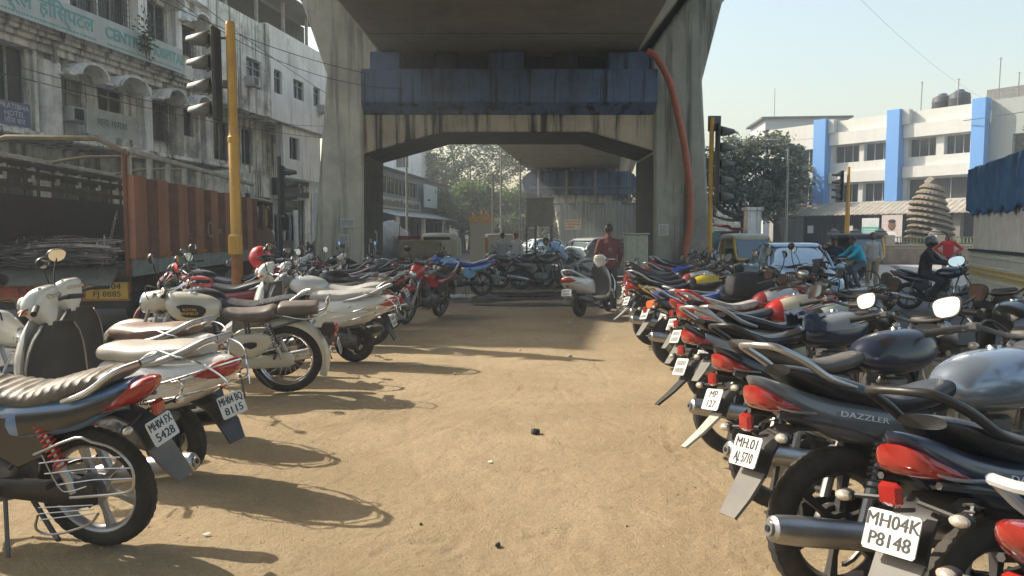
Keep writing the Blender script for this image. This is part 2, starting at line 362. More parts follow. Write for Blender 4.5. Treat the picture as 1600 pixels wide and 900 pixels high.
# ------------------------------------------------------------------ wheels and number plates
def tyre_mb(r, w, n, tread):
    mb = MB(); hs = w*.5; rc = r-hs; rr = []; rnd = random.Random(int(r*1e4)+int(w*1e4))
    for k in range(n):
        a = 2*math.pi*k/n; ring = []; low = (k % 3 == 0)
        for j in range(14):
            t = 2*math.pi*j/14; c, s_ = math.cos(t), math.sin(t); q = hs*(1+.06*abs(math.sin(2*t)))
            rad = rc+q*c*1.02; y = q*s_
            if tread and j in (13, 1, 2, 12) and low: rad -= .0035
            if tread and j == 0: rad -= .004 if k % 2 else 0
            ring.append((rad*math.cos(a), y, rad*math.sin(a)))
        rr.append(ring)
    mb.rings(rr, closed=True); return mb
def wheel(parent, x, r, w, style='alloy', lod=1, rim=None, y=0., drum=True, steer=0):
    e = sub('wheel', parent, (x, y, r)); e.rotation_euler.z = steer
    n = (126 if lod == 2 else 40 if lod == 1 else 24); tyre_mb(r, w, n, lod == 2).build('tyre', RUB, e, ang=30)
    rim = rim or ALLOY; mb = MB(); ri = r-w*.93; n2 = 40 if lod else 20
    mb.lathe([(ri, -w*.34), (ri+.012, -w*.36), (ri+.012, w*.36), (ri, w*.34), (ri-.012, w*.2), (ri-.02, 0), (ri-.012, -w*.2)], n=n2, closed=True)
    mb.lathe([(.001, -w*.5), (.035, -w*.5), (.035, -w*.3), (.055, -w*.3), (.055, w*.3), (.035, w*.3), (.035, w*.5), (.001, w*.5)], n=14)
    if drum: mb.lathe([(.001, w*.1), (.075, w*.1), (.08, w*.2), (.08, w*.42), (.06, w*.46), (.001, w*.46)], n=20)
    if style == 'wire':
        for k in range(36 if lod else 16):
            a = 2*math.pi*k/(36 if lod else 16); b2 = a+(.45 if k % 2 else -.45); sgn = 1 if (k//2) % 2 else -1
            mb.tube([(.05*math.cos(b2), sgn*w*.3, .05*math.sin(b2)), (ri*math.cos(a), 0, ri*math.sin(a))], .0019, 4, mi=0)
    else:
        K = 6 if style == 'alloy' else 3 if style == 'three' else 5
        for k in range(K):
            a = 2*math.pi*k/K+.3; ca, sa = math.cos(a), math.sin(a); px, pz = -sa, ca; q = .018 if K > 3 else .03; P = []
            for rr_, hw, hy in ((.045, q*.8, w*.22), (ri*.55, q*.65, w*.13), (ri*.98, q, w*.2)):
                P.append([(rr_*ca+px*u*hw, v_*hy, rr_*sa+pz*u*hw) for u, v_ in ((-1,-1),(1,-1),(1,1),(-1,1))])
            mb.rings(P)
    mb.build('rim', rim, e); return e
def plate(parent, c, nrm, up, w, h, lines, m=PLATE, sz=None, name='number_plate', lod=1, curl=False):  # noqa
    n = Vector(nrm).normalized(); u = Vector(up); u = (u-n*u.dot(n)).normalized(); r = u.cross(n); c = Vector(c); q = .008
    pl = [(-w/2+q,-h/2),(w/2-q,-h/2),(w/2,-h/2+q),(w/2,h/2-q),(w/2-q,h/2),(-w/2+q,h/2),(-w/2,h/2-q),(-w/2,-h/2+q)]
    mb = MB(); mb.rings([[c+r*a+u*b-n*.002 for a, b in pl], [c+r*a+u*b+n*.002 for a, b in pl]]); o = mb.build(name, m, parent, smooth=False)
    if lines:
        k = len(lines); sz = sz or h/(k+.25)*1.05
        for i, t in enumerate(lines):
            for sh_ in ((-.0014, 0), (.0014, 0), (0, .001)) if lod == 2 else ((0, 0),): text(t, sz, INK, o, c+n*(.0022+abs(sh_[1])*.2+sh_[0]*.1)+r*sh_[0]+u*sh_[1]+u*(h*((k-1)/2-i)/k*.92), r, u, depth=.0008, sx=min(1.25, (w*.9)/(max(len(t), 1)*sz*.56)))
    elif lod >= 0:   # illegible rows of dark strokes
        mk = MB(); rnd = random.Random(int(abs(c.x*1000))+int(abs(c.z)*777))
        for row in (.22, -.22):
            x = -w*.36
            while x < w*.34:
                d = w*rnd.uniform(.05, .09); hh = h*.15; a = c+r*x+u*(row*h)+n*.003
                mk.add([a-u*hh, a+r*d*.7-u*hh, a+r*d*.7+u*hh, a+u*hh], [(0,1,2,3)]); x += d*1.35
        mk.build('lettering', mat('faded_ink', (.06,.06,.065), .6, var=0), o, smooth=False)
    return o
def indicator(parent, c, side, m=CLRL, stalk=(0,0,0)):
    mb = MB(); c = Vector(c); s0 = Vector(stalk); mb.tube([s0, c], .008, 6, mi=0)
    mb.ball(c, (.024, .032, .02), 10, 7, mi=0); mb.ball(c+Vector((-.016, 0, 0)), (.02, .03, .018), 10, 7, mi=1)
    return mb.build('indicator', [BLACK, m], parent)
def mirror(parent, base, tip, w=.075, h=.048, shape='oval', facing=(-1,0,.1), stem=None, glass=MIRG, back=None, tilt=0.):
    base, tip = Vector(base), Vector(tip); m = MB(); mid = base.lerp(tip, .45)+Vector((.02, 0, .01)); m.tube([base, mid, tip], .006, 6, 3)
    n = Vector(facing).normalized(); r = Vector((0,0,1)).cross(n).normalized(); u = n.cross(r)
    if tilt: q = Matrix.Rotation(tilt, 3, n); r = q @ r; u = q @ u
    e = {'oval': 2.2, 'hex': 3, 'round': 2}[shape]; K = 24
    def ring(k, d): return [tip+u*h*.35+r*(w*k*sup(2*math.pi*i/K, e)[0])*(1+.12*sup(2*math.pi*i/K, e)[1])+u*(h*k*sup(2*math.pi*i/K, e)[1])+n*d for i in range(K)]
    m.rings([ring(.45, -.03), ring(.8, -.022), ring(1., -.006), ring(1., .004), ring(.9, .004)]); o = m.build('mirror', back or BLACK, parent)
    gm = MB(); gm.rings([ring(.9, .002), ring(.9, .0055)]); gm.build('mirror_glass', glass, o); return o
def lever(mb, y, base, tip): mb.tube([base, (tip[0]+.02, (base[1]+tip[1])/2, base[2]-.005), tip], .006, 6, 2)

# ------------------------------------------------------------------ motorcycle (x forward, rear axle at x=0)
def moto(label, x, y, hd, group=None, lod=1, body=None, tank=None, accent=None, seat=None, tail='sharp', wheel_style='alloy', rim=None, lamp=REDL, text_side=None, plate_txt=None,
         rail=None, guard=False, lean=8, steer=.25, mir='oval', mh=.2, r=.305, tw=.09, fender='flap', muff=STEEL, cowl=None, coil=None, wb=1.28, scale=1., crash=False, seat_ribs=False, ind=CLRL, z=0., mirrors=(1, -1), rack=None, tail_mark=None, pm=PLATE, flapm=None, spring_seat=False, mir_glass=MIRG, lift=0., visor=False, tank_h=0., mw=.075):
    dec = accent is not None; TX = lambda q: q*.57 if q < 0 else q
    body = body or GBLACK; tank = tank or body; seat = seat or SEAT; accent = accent or body; cowl = cowl or body; rail = rail or STEEL
    T = thing('motorcycle', label, 'motorcycle', (x, y, z), R(hd), group, rx=-R(lean) if lean else 0); T.scale = (scale,)*3
    n = 20 if lod == 2 else 14 if lod else 10; sb = 4 if lod == 2 else 2
    wheel(T, 0, r, tw, wheel_style, lod, rim); 
    # frame, engine
    fr = MB(); fr.tube([(1.0,0,.9),(.75,0,.8),(.4,0,.72),(-.2,0,.74)], .02, 6, 2); fr.tube([(.99,0,.84),(.9,0,.5),(.82,0,.32),(.5,0,.26),(.36,0,.3)], .017, 6, 2)
    for s in (1, -1):
        fr.tube([(.36,s*.06,.72),(.34,s*.08,.5),(.38,s*.09,.3)], .014, 6, 2); fr.tube([(.4,s*.085,.33),(.2,s*.1,.31),(0,s*.1,r)], .018, 6, 2); fr.tube([(.38,s*.09,.42),(.1,s*.12,.66),(-.3,s*.1,.76)], .012, 6, 2)
    fr.build('frame', DSTEEL, T)
    en = MB(); en.loft([(.36,.36,.09,.08,3),(.42,.36,.13,.12,3.5),(.62,.35,.14,.13,3.5),(.74,.35,.1,.1,3),(.78,.35,.05,.06,3)], n, 2)
    for s in (1, -1): en.lathe([(.001, s*.15), (.07, s*.15), (.085, s*.135), (.085, s*.1)], (.64,0,.35), n=18); en.lathe([(.001, s*.14), (.045, s*.14), (.055, s*.125), (.055, s*.1)], (.48,0,.37), n=14)
    for k in range(7): en.box((.72+k*.008, 0, .47+k*.026), (.17,.17,.008), ch=.003)
    en.bb(.67,.81,-.06,.06,.45,.66); en.box((.78,0,.67),(.12,.11,.05),ch=.015); en.build('engine', ENG, T)
    ex = MB(); ex.tube([(.82,-.02,.56),(.9,-.05,.48),(.86,-.1,.3),(.7,-.14,.22),(.4,-.16,.23),(.15,-.165,.27)], .017, 8, 3); ex.build('exhaust_pipe', RUST if lod else DSTEEL, T)
    mu = MB(); d = Vector((-.98, -.02, .17)).normalized(); c0 = Vector((.2,-.17,.265)); L0 = .62
    P = [(0,.02),(.04,.042),(.1,.052),(.5,.056),(.58,.052),(.61,.046),(L0,.034)]; mu.tube([c0+d*a for a, _ in P], [b for _, b in P], 16 if lod else 8)
    mo = mu.build('muffler', muff, T)
    if lod: q = MB(); q.tube([c0+d*(L0+.002), c0+d*(L0+.01)], .026, 12, mi=0); q.tube([c0+d*(L0+.005), c0+d*(L0+.014)], .013, 10, mi=1); q.build('muffler_tip', [STEEL, INK], mo)
    # shocks
    for s in (1, -1):
        sh = MB(); a, b = Vector((.02,s*.125,r+.03)), Vector((.15,s*.125,r+.38)); sh.tube([a, a.lerp(b,.45)], .022, 8); sh.tube([a, b], .01, 6)
        so = sh.build('shock_absorber', STEEL, T)
        if lod: 
            K = 54; ax = (b-a).normalized(); u = ax.orthogonal().normalized(); w = ax.cross(u); cs = MB()
            cs.tube([a.lerp(b, .35+.6*i/K)+(u*math.cos(i*1.05)+w*math.sin(i*1.05))*.028 for i in range(K+1)], .0055, 5); cs.build('spring', coil or DSTEEL, so)
        if lod == 0: break
    # chain cover, stands, foot pegs
    mp = MB(); mp.loft([(.5,.34,.02,.05,3),(.25,.33,.022,.055,3),(.0,r+.02,.02,.07,3),(-.08,r+.02,.012,.05,3)], 10, 2, off=(0,.115,0)); mp.build('chain_cover', accent if tail == 'bullet' else BLACK, T)
    st = MB(); st.tube([(.42,.1,.28),(.36,.2,.02)], .01, 6); st.bb(.33,.39,.17,.25,.0,.012); st.tube([(.3,.08,.28),(.16,.13,.12),(.12,.15,.1)], .012, 6, 2); st.tube([(.3,-.08,.28),(.16,-.13,.12)], .012, 6); st.build('stand', DSTEEL, T)
    fp = MB()
    for s in (1, -1): fp.tube([(.42,s*.1,.33),(.42,s*.24,.32)], .014, 8); fp.tube([(.08,s*.12,.4),(.08,s*.23,.4)], .013, 8); fp.tube([(.4,s*.1,.3),(.2,s*.125,.37),(.08,s*.12,.4)], .01, 6)
    fp.build('footrest', BLACK, T)
    # tail body, seat, tank
    if tail == 'bullet':
        f2 = MB(); K = 26; A = [math.radians(a) for a in np.linspace(62, 205, K)]; q = [(r*1.17*math.cos(a), r+r*1.17*math.sin(a)) for a in A]
        rr = []
        for i, (fx, fz) in enumerate(q):
            ca, sa = math.cos(A[i]), math.sin(A[i]); ring = []
            for (yy, dd) in ((-.085,-.05),(-.08,-.012),(-.045,.012),(0,.02),(.045,.012),(.08,-.012),(.085,-.05),(.078,-.05),(.07,-.016),(0,.012),(-.07,-.016),(-.078,-.05)): ring.append((fx+ca*dd, yy, fz+sa*dd))
            rr.append(ring)
        f2.rings(rr); f2.tube([(q[-1][0], -.07, q[-1][1]), (q[-1][0]-.012, 0, q[-1][1]-.01), (q[-1][0], .07, q[-1][1])], .012, 6); f2.build('rear_mudguard', body, T)
        for s in (1, -1):
            sp = MB(); sp.loft([(.5,.5,.02,.05,3),(.42,.5,.03,.1,3.5),(.28,.5,.035,.115,3.5),(.16,.53,.03,.08,3),(.1,.55,.015,.04,3)], n, 3, off=(0,s*.125,0)); o = sp.build('tool_box', body, T)
            bd = MB(); bd.loft([(.24,.52,.003,.018,2),(.3,.51,.004,.034,2),(.36,.52,.003,.012,2)], 12, 2, off=(0,s*.163,0)); bd.build('badge', INK, o)
        sA = MB(); sA.loft([(.56,.8,.07,.03,2.4),(.5,.79,.1,.05,2.6),(.38,.77,.14,.06,2.8),(.22,.775,.15,.065,2.8),(.12,.8,.15,.06,2.8),(.075,.8,.13,.045,2.6)], n, 4); sA.build('seat', seat, T)
        sB = MB(); sB.loft([(.05,.825,.12,.045,3),(.02,.83,.14,.055,3.5),(-.12,.83,.14,.058,3.5),(-.28,.835,.135,.052,3.5),(-.31,.835,.11,.04,3)], n, 3); sB.build('pillion_seat', seat, T)
        sg = MB()
        for s in (1, -1): sg.tube([(.0,s*.12,.78),(-.2,s*.14,.75),(-.38,s*.13,.8),(-.4,s*.11,.93)], .009, 6, 3)
        sg.tube([(-.4,.11,.93),(-.42,0,.95),(-.4,-.11,.93)], .009, 6, 3); sg.build('grab_rail', CHROME, T)
        tl = MB(); tl.box((-.4,0,.62),(.12,.12,.12),ch=.02); tl.build('tail_lamp_housing', BLACK, T)
        t2 = MB(); t2.ball((-.47,0,.63),(.03,.05,.045),12,8); t2.build('tail_lamp', REDL, T)
        plate(T, (-.5,0,.45), (-1,0,.25), (0,0,1), .2, .13, plate_txt, pm, lod=lod)
        for s in (1, -1): indicator(T, (-.43,s*.17,.52), s, ORGL, (-.4,0,.56))
        tk = [(.58,.83,.06,.07,2.2),(.66,.84,.12,.11,2.3),(.8,.85,.155,.135,2.3),(.95,.87,.15,.13,2.3),(1.03,.9,.1,.09,2.2),(1.06,.91,.06,.05,2)]
    else:
        up = {'sharp': .06, 'round': .03, 'classic': 0.}[tail]
        tb = MB()
        if tail == 'sharp': sec = [(.42,.66,.1,.07,3),(.25,.68,.135,.075,3),(0,.72,.13,.07,3),(-.25,.77,.12,.06,3),(-.42,.82,.1,.05,2.8),(-.55,.87,.06,.028,2.5),(-.62,.9,.02,.008,2)]
        elif tail == 'round': sec = [(.42,.64,.1,.08,3),(.25,.67,.14,.09,3),(0,.71,.135,.075,3),(-.25,.76,.125,.06,3),(-.42,.8,.1,.05,2.8),(-.5,.83,.07,.035,2.5)]
        else: sec = [(.4,.62,.1,.09,3),(.25,.64,.14,.1,3),(0,.68,.14,.08,3),(-.25,.72,.13,.06,3),(-.42,.74,.11,.045,3),(-.47,.745,.09,.03,2.6)]
        sec = [(TX(q[0]), q[1], q[2], q[3]*1.2, q[4]) for q in sec]; tb.loft(sec, n, sb); to = tb.build('tail_panel', body, T)
        if accent is not body:
            for s in (1, -1):
                ac = MB(); ac.loft([(p_, c_-.005, .006, h_*.5, 3) for (p_, c_, w_, h_, e_) in [q for q in sec if -.29 < q[0] < .3]], 8, 2)
                ws = {round(q[0], 3): q[2] for q in sec}; xs = sorted(ws); ac.xf(lambda p: Vector((p.x, p.y+s*(np.interp(p.x, xs, [ws[k_] for k_ in xs])+.001), p.z))); ac.build('side_stripe', accent, to)
        if text_side:
            for s in (-1, 1): text(text_side, .03, mat('decal_white', (.7,.72,.75), .4, var=0), to, (.05, s*.139, .735), (s*-1, 0, .2 if s == 1 else -.2), (0, 0, 1), depth=.001, sx=1.7)
        zt = up
        se = [(.58,.83,.055,.03,2.4),(.5,.81,.095,.045,2.6),(.38,.785,.125,.045,2.8),(.22,.775,.14,.045,2.8),(.08,.8+zt*.3,.14,.05,2.8),(-.1,.83+zt*.5,.135,.05,2.8),(-.28,.85+zt*.8,.12,.04,2.7),(-.4,.865+zt,.085,.022,2.4)]
        se = [(TX(q[0]),)+q[1:] for q in se]; sm = MB(); sm.loft(se, n, sb+1)
        if seat_ribs:
            sm = MB(); sm.loft(se, n, 14)
            sm.xf(lambda p: Vector((p.x, p.y, p.z-.007*abs(math.sin(p.x*math.pi/.042+abs(p.y)*6))**.3*0+.007*(1-2*abs(math.sin(p.x*math.pi/.05-abs(p.y)*5))**.6)*.8 if p.z > .78 else p.z)))
        so_ = sm.build('seat', seat, T)
        # side panel
        for s in (1, -1):
            sp = MB(); sp.prism([(.42,.7),(.44,.52),(.3,.44),(.16,.5),(.1,.64),(.2,.7)], s*.095, s*.125); sp.build('side_panel', accent, T, bevel=.01)
        # tail lamp
        tl = MB()
        if tail == 'sharp':
            tl.loft([(-.585,.853,.055,.028,3.2),(-.55,.832,.085,.04,3.2),(-.47,.81,.11,.034,3),(-.38,.79,.126,.018,3),(-.31,.775,.13,.004,3)], 14, 2); tm = lamp
        elif tail == 'round':
            tl.loft([(-.66,.87,.03,.02,2.4),(-.6,.85,.07,.04,2.5),(-.5,.82,.098,.055,2.6),(-.4,.785,.12,.035,2.8),(-.3,.76,.128,.01,2.8)], 14, 2); tm = lamp
        else:
            tl.loft([(-.54,.74,.08,.04,3),(-.5,.74,.1,.05,3.5),(-.44,.74,.1,.05,3.5)], 14, 2); tm = lamp
        tl.xf(lambda p: Vector((TX(p.x)-.014, p.y*1.04, p.z-.01))); lo_ = tl.build('tail_lamp', tm, T)
        if tail == 'sharp' and lod == 2:
            ed = MB()
            for s in (1, -1): ed.tube([(-.58,s*.05,.835),(-.5,s*.095,.79),(-.4,s*.122,.772),(-.26,s*.133,.762)], .006, 6, 3)
            ed.xf(lambda p: Vector((TX(p.x)-.012, p.y*1.03, p.z))); ed.build('lamp_trim', STEEL, lo_)
        # grab rail
        gr = MB(); zr = .9+zt
        if rail is not None:
            if tail == 'sharp': gr.tube([(.02,.14,.79+zt),(-.1,.15,.83+zt),(-.2,.14,.9+zt),(-.3,.115,.955+zt),(-.335,.06,.965+zt),(-.34,0,.967+zt),(-.335,-.06,.965+zt),(-.3,-.115,.955+zt),(-.2,-.14,.9+zt),(-.1,-.15,.83+zt),(.02,-.14,.79+zt)], [.007,.014,.016,.015,.013,.012,.013,.015,.016,.014,.007], 10, 4)
            if tail == 'sharp':
                for s in (): gr.tube([(0,s*.14,.8+zt),(-.12,s*.15,.83+zt),(-.24,s*.135,zr+.005),(-.34,s*.105,zr+.03),(-.375,s*.095,zr+.015),(-.365,s*.09,zr-.02),(-.32,s*.08,zr-.045)], [.009,.019,.018,.015,.013,.012,.011], 8, 3)
            else:
                for s in (1, -1): gr.tube([(0,s*.14,.76+zt),(-.14,s*.15,.81+zt),(-.27,s*.13,zr),(-.36,s*.07,zr+.03)], [.012,.017,.016,.015], 8, 3)
                gr.tube([(-.36,.07,zr+.03),(-.375,0,zr+.03),(-.36,-.07,zr+.03)], .015, 8, 2)
            gr.build('grab_rail', rail, T)
        # rear mudguard, plate
        fm = MB(); fm.strip([(.28,.64),(.1,.67),(-.1,.69),(-.2,.7),(-.27,.67),(-.32,.61),(-.36,.53)], [.06,.07,.075,.075,.075,.08,.085], .012)
        fo = fm.build('rear_mudguard', BLACK, T)
        if fender == 'flap':
            q = MB(); q.strip([(-.355,.54),(-.42,.45),(-.475,.38)], [.085,.075,.055], .012); q.build('mudflap', flapm or FENDG, fo)
        elif fender == 'long':
            q = MB(); q.strip([(-.355,.54),(-.46,.45),(-.57,.37)], [.055,.042,.028], .014); q.build('mudflap', flapm or FENDG, fo)
        rf = MB(); rf.box((-.375,0,.73 if tail != 'classic' else .67),(.03,.08,.07),ch=.012); rf.build('reflector', REDL, fo)
        plate(T, (-.385,0,.62), (-1,0,.42), (0,0,1), .185, .12, plate_txt, pm, lod=lod)
        for s in (1, -1): indicator(T, (-.34,s*.2,.69), s, ind, (-.3,s*.03,.7))
        tk = [(.52,.82,.06,.05,2.3),(.58,.825,.11,.095,2.4),(.7,.835,.15,.125+tank_h,2.6),(.84,.845,.165,.13+tank_h,2.7),(.95,.86,.14,.11+tank_h,2.6),(1.03,.87,.09,.07,2.3),(1.05,.87,.04,.04,2)]
    tm_ = MB(); tm_.loft([q+(-.12,) for q in tk], n+4, sb+1); 
    if dec and tail != 'bullet':
        nn_ = n+4; KK = (len(tm_.f)-2)//nn_; q4 = nn_//2; sel = {0, 1, 2, q4-1, q4-2, q4-3}
        for fi in range(KK*nn_):
            i_, j_ = divmod(fi, nn_); lim = .82-.12*(min(j_, q4-1-j_) if j_ < q4 else 0)
            if j_ in sel and .2 < i_/KK < lim: tm_.m[fi] = 1
    tko = tm_.build('fuel_tank', [tank, accent], T)
    tc = MB(); tc.lathe([(.001,.012),(.028,.012),(.033,.004),(.033,-.01)], (.82,0,.845+.13+tank_h-.002 if tail != 'bullet' else .99), 'z', 16); tc.build('filler_cap', CHROME, tko)
    if tail == 'bullet':
        for s in (1, -1):
            bd = MB(); bd.loft([(.68,.84,.004,.02,2),(.73,.84,.006,.055,2.2),(.86,.85,.006,.06,2.2),(.94,.86,.004,.03,2)], 14, 3); bd.xf(lambda p: Vector((p.x, p.y+s*(.156-1.2*(p.x-.84)**2), p.z))); bo = bd.build('tank_badge', INK, tko)
            for i, t_ in enumerate(('ROYAL', 'ENFIELD')): text(t_, .036, mat('gold_ink', (.55,.38,.12), .4, .5, var=0), bo, (.81, s*.165, .86-.036*i), (-s, 0, 0), (0,0,1), depth=.001, sx=1.1, bold=.02)
    # ---- front end, turned with the steering
    ax = Vector((1.06, 0, 0)); st_ = R(steer*57.3)
    def turn(p): q = Matrix.Rotation(st_, 3, 'Z') @ (p-ax); return q+ax
    fw = turn(Vector((wb, 0, 0))); wheel(T, fw.x, r, tw*.88, wheel_style, lod, rim, y=fw.y, steer=st_)
    fk = MB()
    for s in (1, -1): fk.tube([(wb,s*.08,r),(wb-.1,s*.08,r+.26)], .024, 8); fk.tube([(wb-.1,s*.08,r+.26),(wb-.27,s*.08,1.0)], .016, 8)
    fk.box((1.04,0,.98),(.07,.22,.03),ch=.01); fk.box((1.1,0,.8),(.06,.22,.03),ch=.01); fk.xf(turn); fk.build('fork', STEEL if tail == 'bullet' or lod == 0 else SALLOY, T)
    fg = MB(); K = 16; rr = []; A = np.radians(np.linspace(15, 150 if tail == 'bullet' else 128, K)); rg = r*1.13
    for a in A:
        ca, sa = math.cos(a), math.sin(a); rr.append([(wb+ca*(rg+dd), yy, r+sa*(rg+dd)) for (yy, dd) in ((-.065,-.045),(-.06,-.01),(-.03,.01),(.03,.01),(.06,-.01),(.065,-.045),(.058,-.045),(.05,-.012),(-.05,-.012),(-.058,-.045))])
    fg.rings(rr); fg.xf(turn); fg.build('front_mudguard', body if tail != 'sharp' else tank, T)
    hb = MB(); hz = 1.02
    hb.tube([(.84,.36,hz+.02),(.92,.2,hz+.045),(1.0,.09,hz),(1.0,-.09,hz),(.92,-.2,hz+.045),(.84,-.36,hz+.02)], .011, 8, 4)
    for s in (1, -1):
        lever(hb, 0, (.935,s*.19,hz+.03), (.9,s*.35,hz-.0)); hb.box((.925,s*.2,hz+.045),(.045,.06,.04),ch=.01)
    hb.xf(turn); ho = hb.build('handlebar', DSTEEL if tail != 'bullet' else CHROME, T)
    for s in (1, -1):
        gp = MB(); a = Vector((.9,s*.24,hz+.04)); b = Vector((.84,s*.365,hz+.02)); gp.tube([a, b], .017, 10); gp.tube([b, b+(b-a)*.06], .02, 10); gp.xf(turn); gp.build('grip', BLACK, ho)
    if tail == 'bullet':
        hl = MB(); hl.loft([(1.02,.93,.08,.07,2.2),(1.08,.92,.1,.1,2.1),(1.17,.9,.105,.105,2),(1.24,.89,.1,.1,2),(1.25,.89,.095,.095,2)], 20, 3); hl.xf(turn); h2 = hl.build('headlamp_casing', body, T)
        l2 = MB(); l2.ball((1.245,0,.89),(.022,.09,.09),18,10,mi=0); l2.lathe([(.089,0),(.1,.004),(.1,.02),(.089,.024)],(1.235,0,.89),'x',24,closed=True,mi=1); l2.xf(turn); l2.build('headlamp', [HLENS, CHROME], h2)
        cn = MB()
        for s in (1, -1): cn.lathe([(.001,.02),(.045,.02),(.05,.01),(.05,-.03)],(1.08,s*.05,1.0),'z',14)
    else:
        cw = MB(); cw.loft([(1.0,.93,.09,.07,3),(1.06,.92,.12,.1,3),(1.14,.9,.12,.115,2.8),(1.2,.87,.1,.1,2.6),(1.25,.85,.075,.075,2.4)], n, 3); cw.xf(turn); c2 = cw.build('headlamp_cowl', cowl, T)
        hl = MB(); hl.loft([(1.19,.855,.088,.07,2.8),(1.24,.85,.08,.065,2.6),(1.27,.84,.055,.045,2.4)], 16, 2); hl.xf(turn); hl.build('headlamp', HLENS, c2)
        if visor:
            vs = MB(); vs.strip([(1.2,.95),(1.16,1.04),(1.09,1.14)], [.1,.11,.09], .006); vs.xf(turn); vs.build('windscreen', mat('smoked_visor', (.2,.23,.25), .08, .2, 1, .1), c2)
        for s in (1, -1):
            q = MB(); q.tube([(1.12,s*.1,.86),(1.12,s*.18,.86)], .008, 6); q.ball((1.13,s*.2,.86),(.026,.032,.022),10,7,mi=1); q.xf(turn); q.build('indicator', [BLACK, ind], T)
        ins = MB(); ins.box((1.04,0,1.03),(.07,.2,.05), Euler((0,-.5,0)), ch=.015); ins.xf(turn); ins.build('instrument_panel', BLACK, T)
    for s in mirrors:
        o_ = mirror(T, turn(Vector((.93,s*.2,hz+.05))), turn(Vector((.95,s*.32,hz+mh))), mw, .05 if mir != 'round' else mw, mir, facing=(-1,-s*.15,.12), glass=mir_glass, back=CHROME if mir == 'round' else None, tilt=s*.12)
    if lod:   # cables
        cb = MB()
        for s in (1, -1): cb.tube([(.93,s*.2,hz+.03),(1.1,s*.2,hz+.07),(1.17,s*.1,.95),(1.05,s*.05,.8)], .005, 5, 4)
        cb.xf(turn); cb.build('cable', BLACK, T)
    if crash:
        cg = MB(); cg.tube([(.86,.05,.62),(.93,.24,.55),(.93,.27,.38),(.86,.2,.26),(.84,.05,.24)], .012, 8, 4); cg.tube([(.86,-.05,.62),(.93,-.24,.55),(.93,-.27,.38),(.86,-.2,.26),(.84,-.05,.24)], .012, 8, 4); cg.build('crash_guard', DSTEEL if crash != 'chrome' else CHROME, T)
    if guard:  # wire sari guard on the left
        sg = MB(); y_ = .235
        sg.tube([(.1,y_,.57),(-.12,y_,.66),(-.2,y_,.645),(-.3,y_,.62),(-.37,y_,.55),(-.38,y_,.47),(-.33,y_,.41),(-.05,y_,.37)], .0065, 6, 3)
        for (a, b) in (((.08,.53),(-.33,.58)),((.06,.48),(-.37,.53)),((.0,.43),(-.375,.48))): sg.tube([(a[0],y_,a[1]),((a[0]+b[0])/2,y_,(a[1]+b[1])/2+.01),(b[0],y_,b[1])], .0035, 5)
        sg.tube([(.06,y_,.57),(-.0,y_,.42),(-.05,y_,.4),(-.14,y_,.43)], .0035, 5, 3)
        sg.tube([(.13,y_,.27),(.15,y_,.2),(.06,y_,.18),(-.12,y_,.24),(-.18,y_,.3)], .006, 6, 3)
        for k_ in range(3): sg.tube([(.12,y_-.0,.25+.03*k_),(-.16,y_,.3+.02*k_)], .003, 5)
        sg.build('wire_guard', STEEL, T)
    if rack:
        rk = MB()
        for yy in (-.1,-.05,0,.05,.1): rk.tube([(-.15,yy,.94+rack),(-.42,yy,.95+rack)], .006, 5)
        rk.tube([(-.15,-.1,.94+rack),(-.43,-.12,.95+rack),(-.43,.12,.95+rack),(-.15,.1,.94+rack)], .008, 6); rk.build('luggage_rack', CHROME, T)
    return T
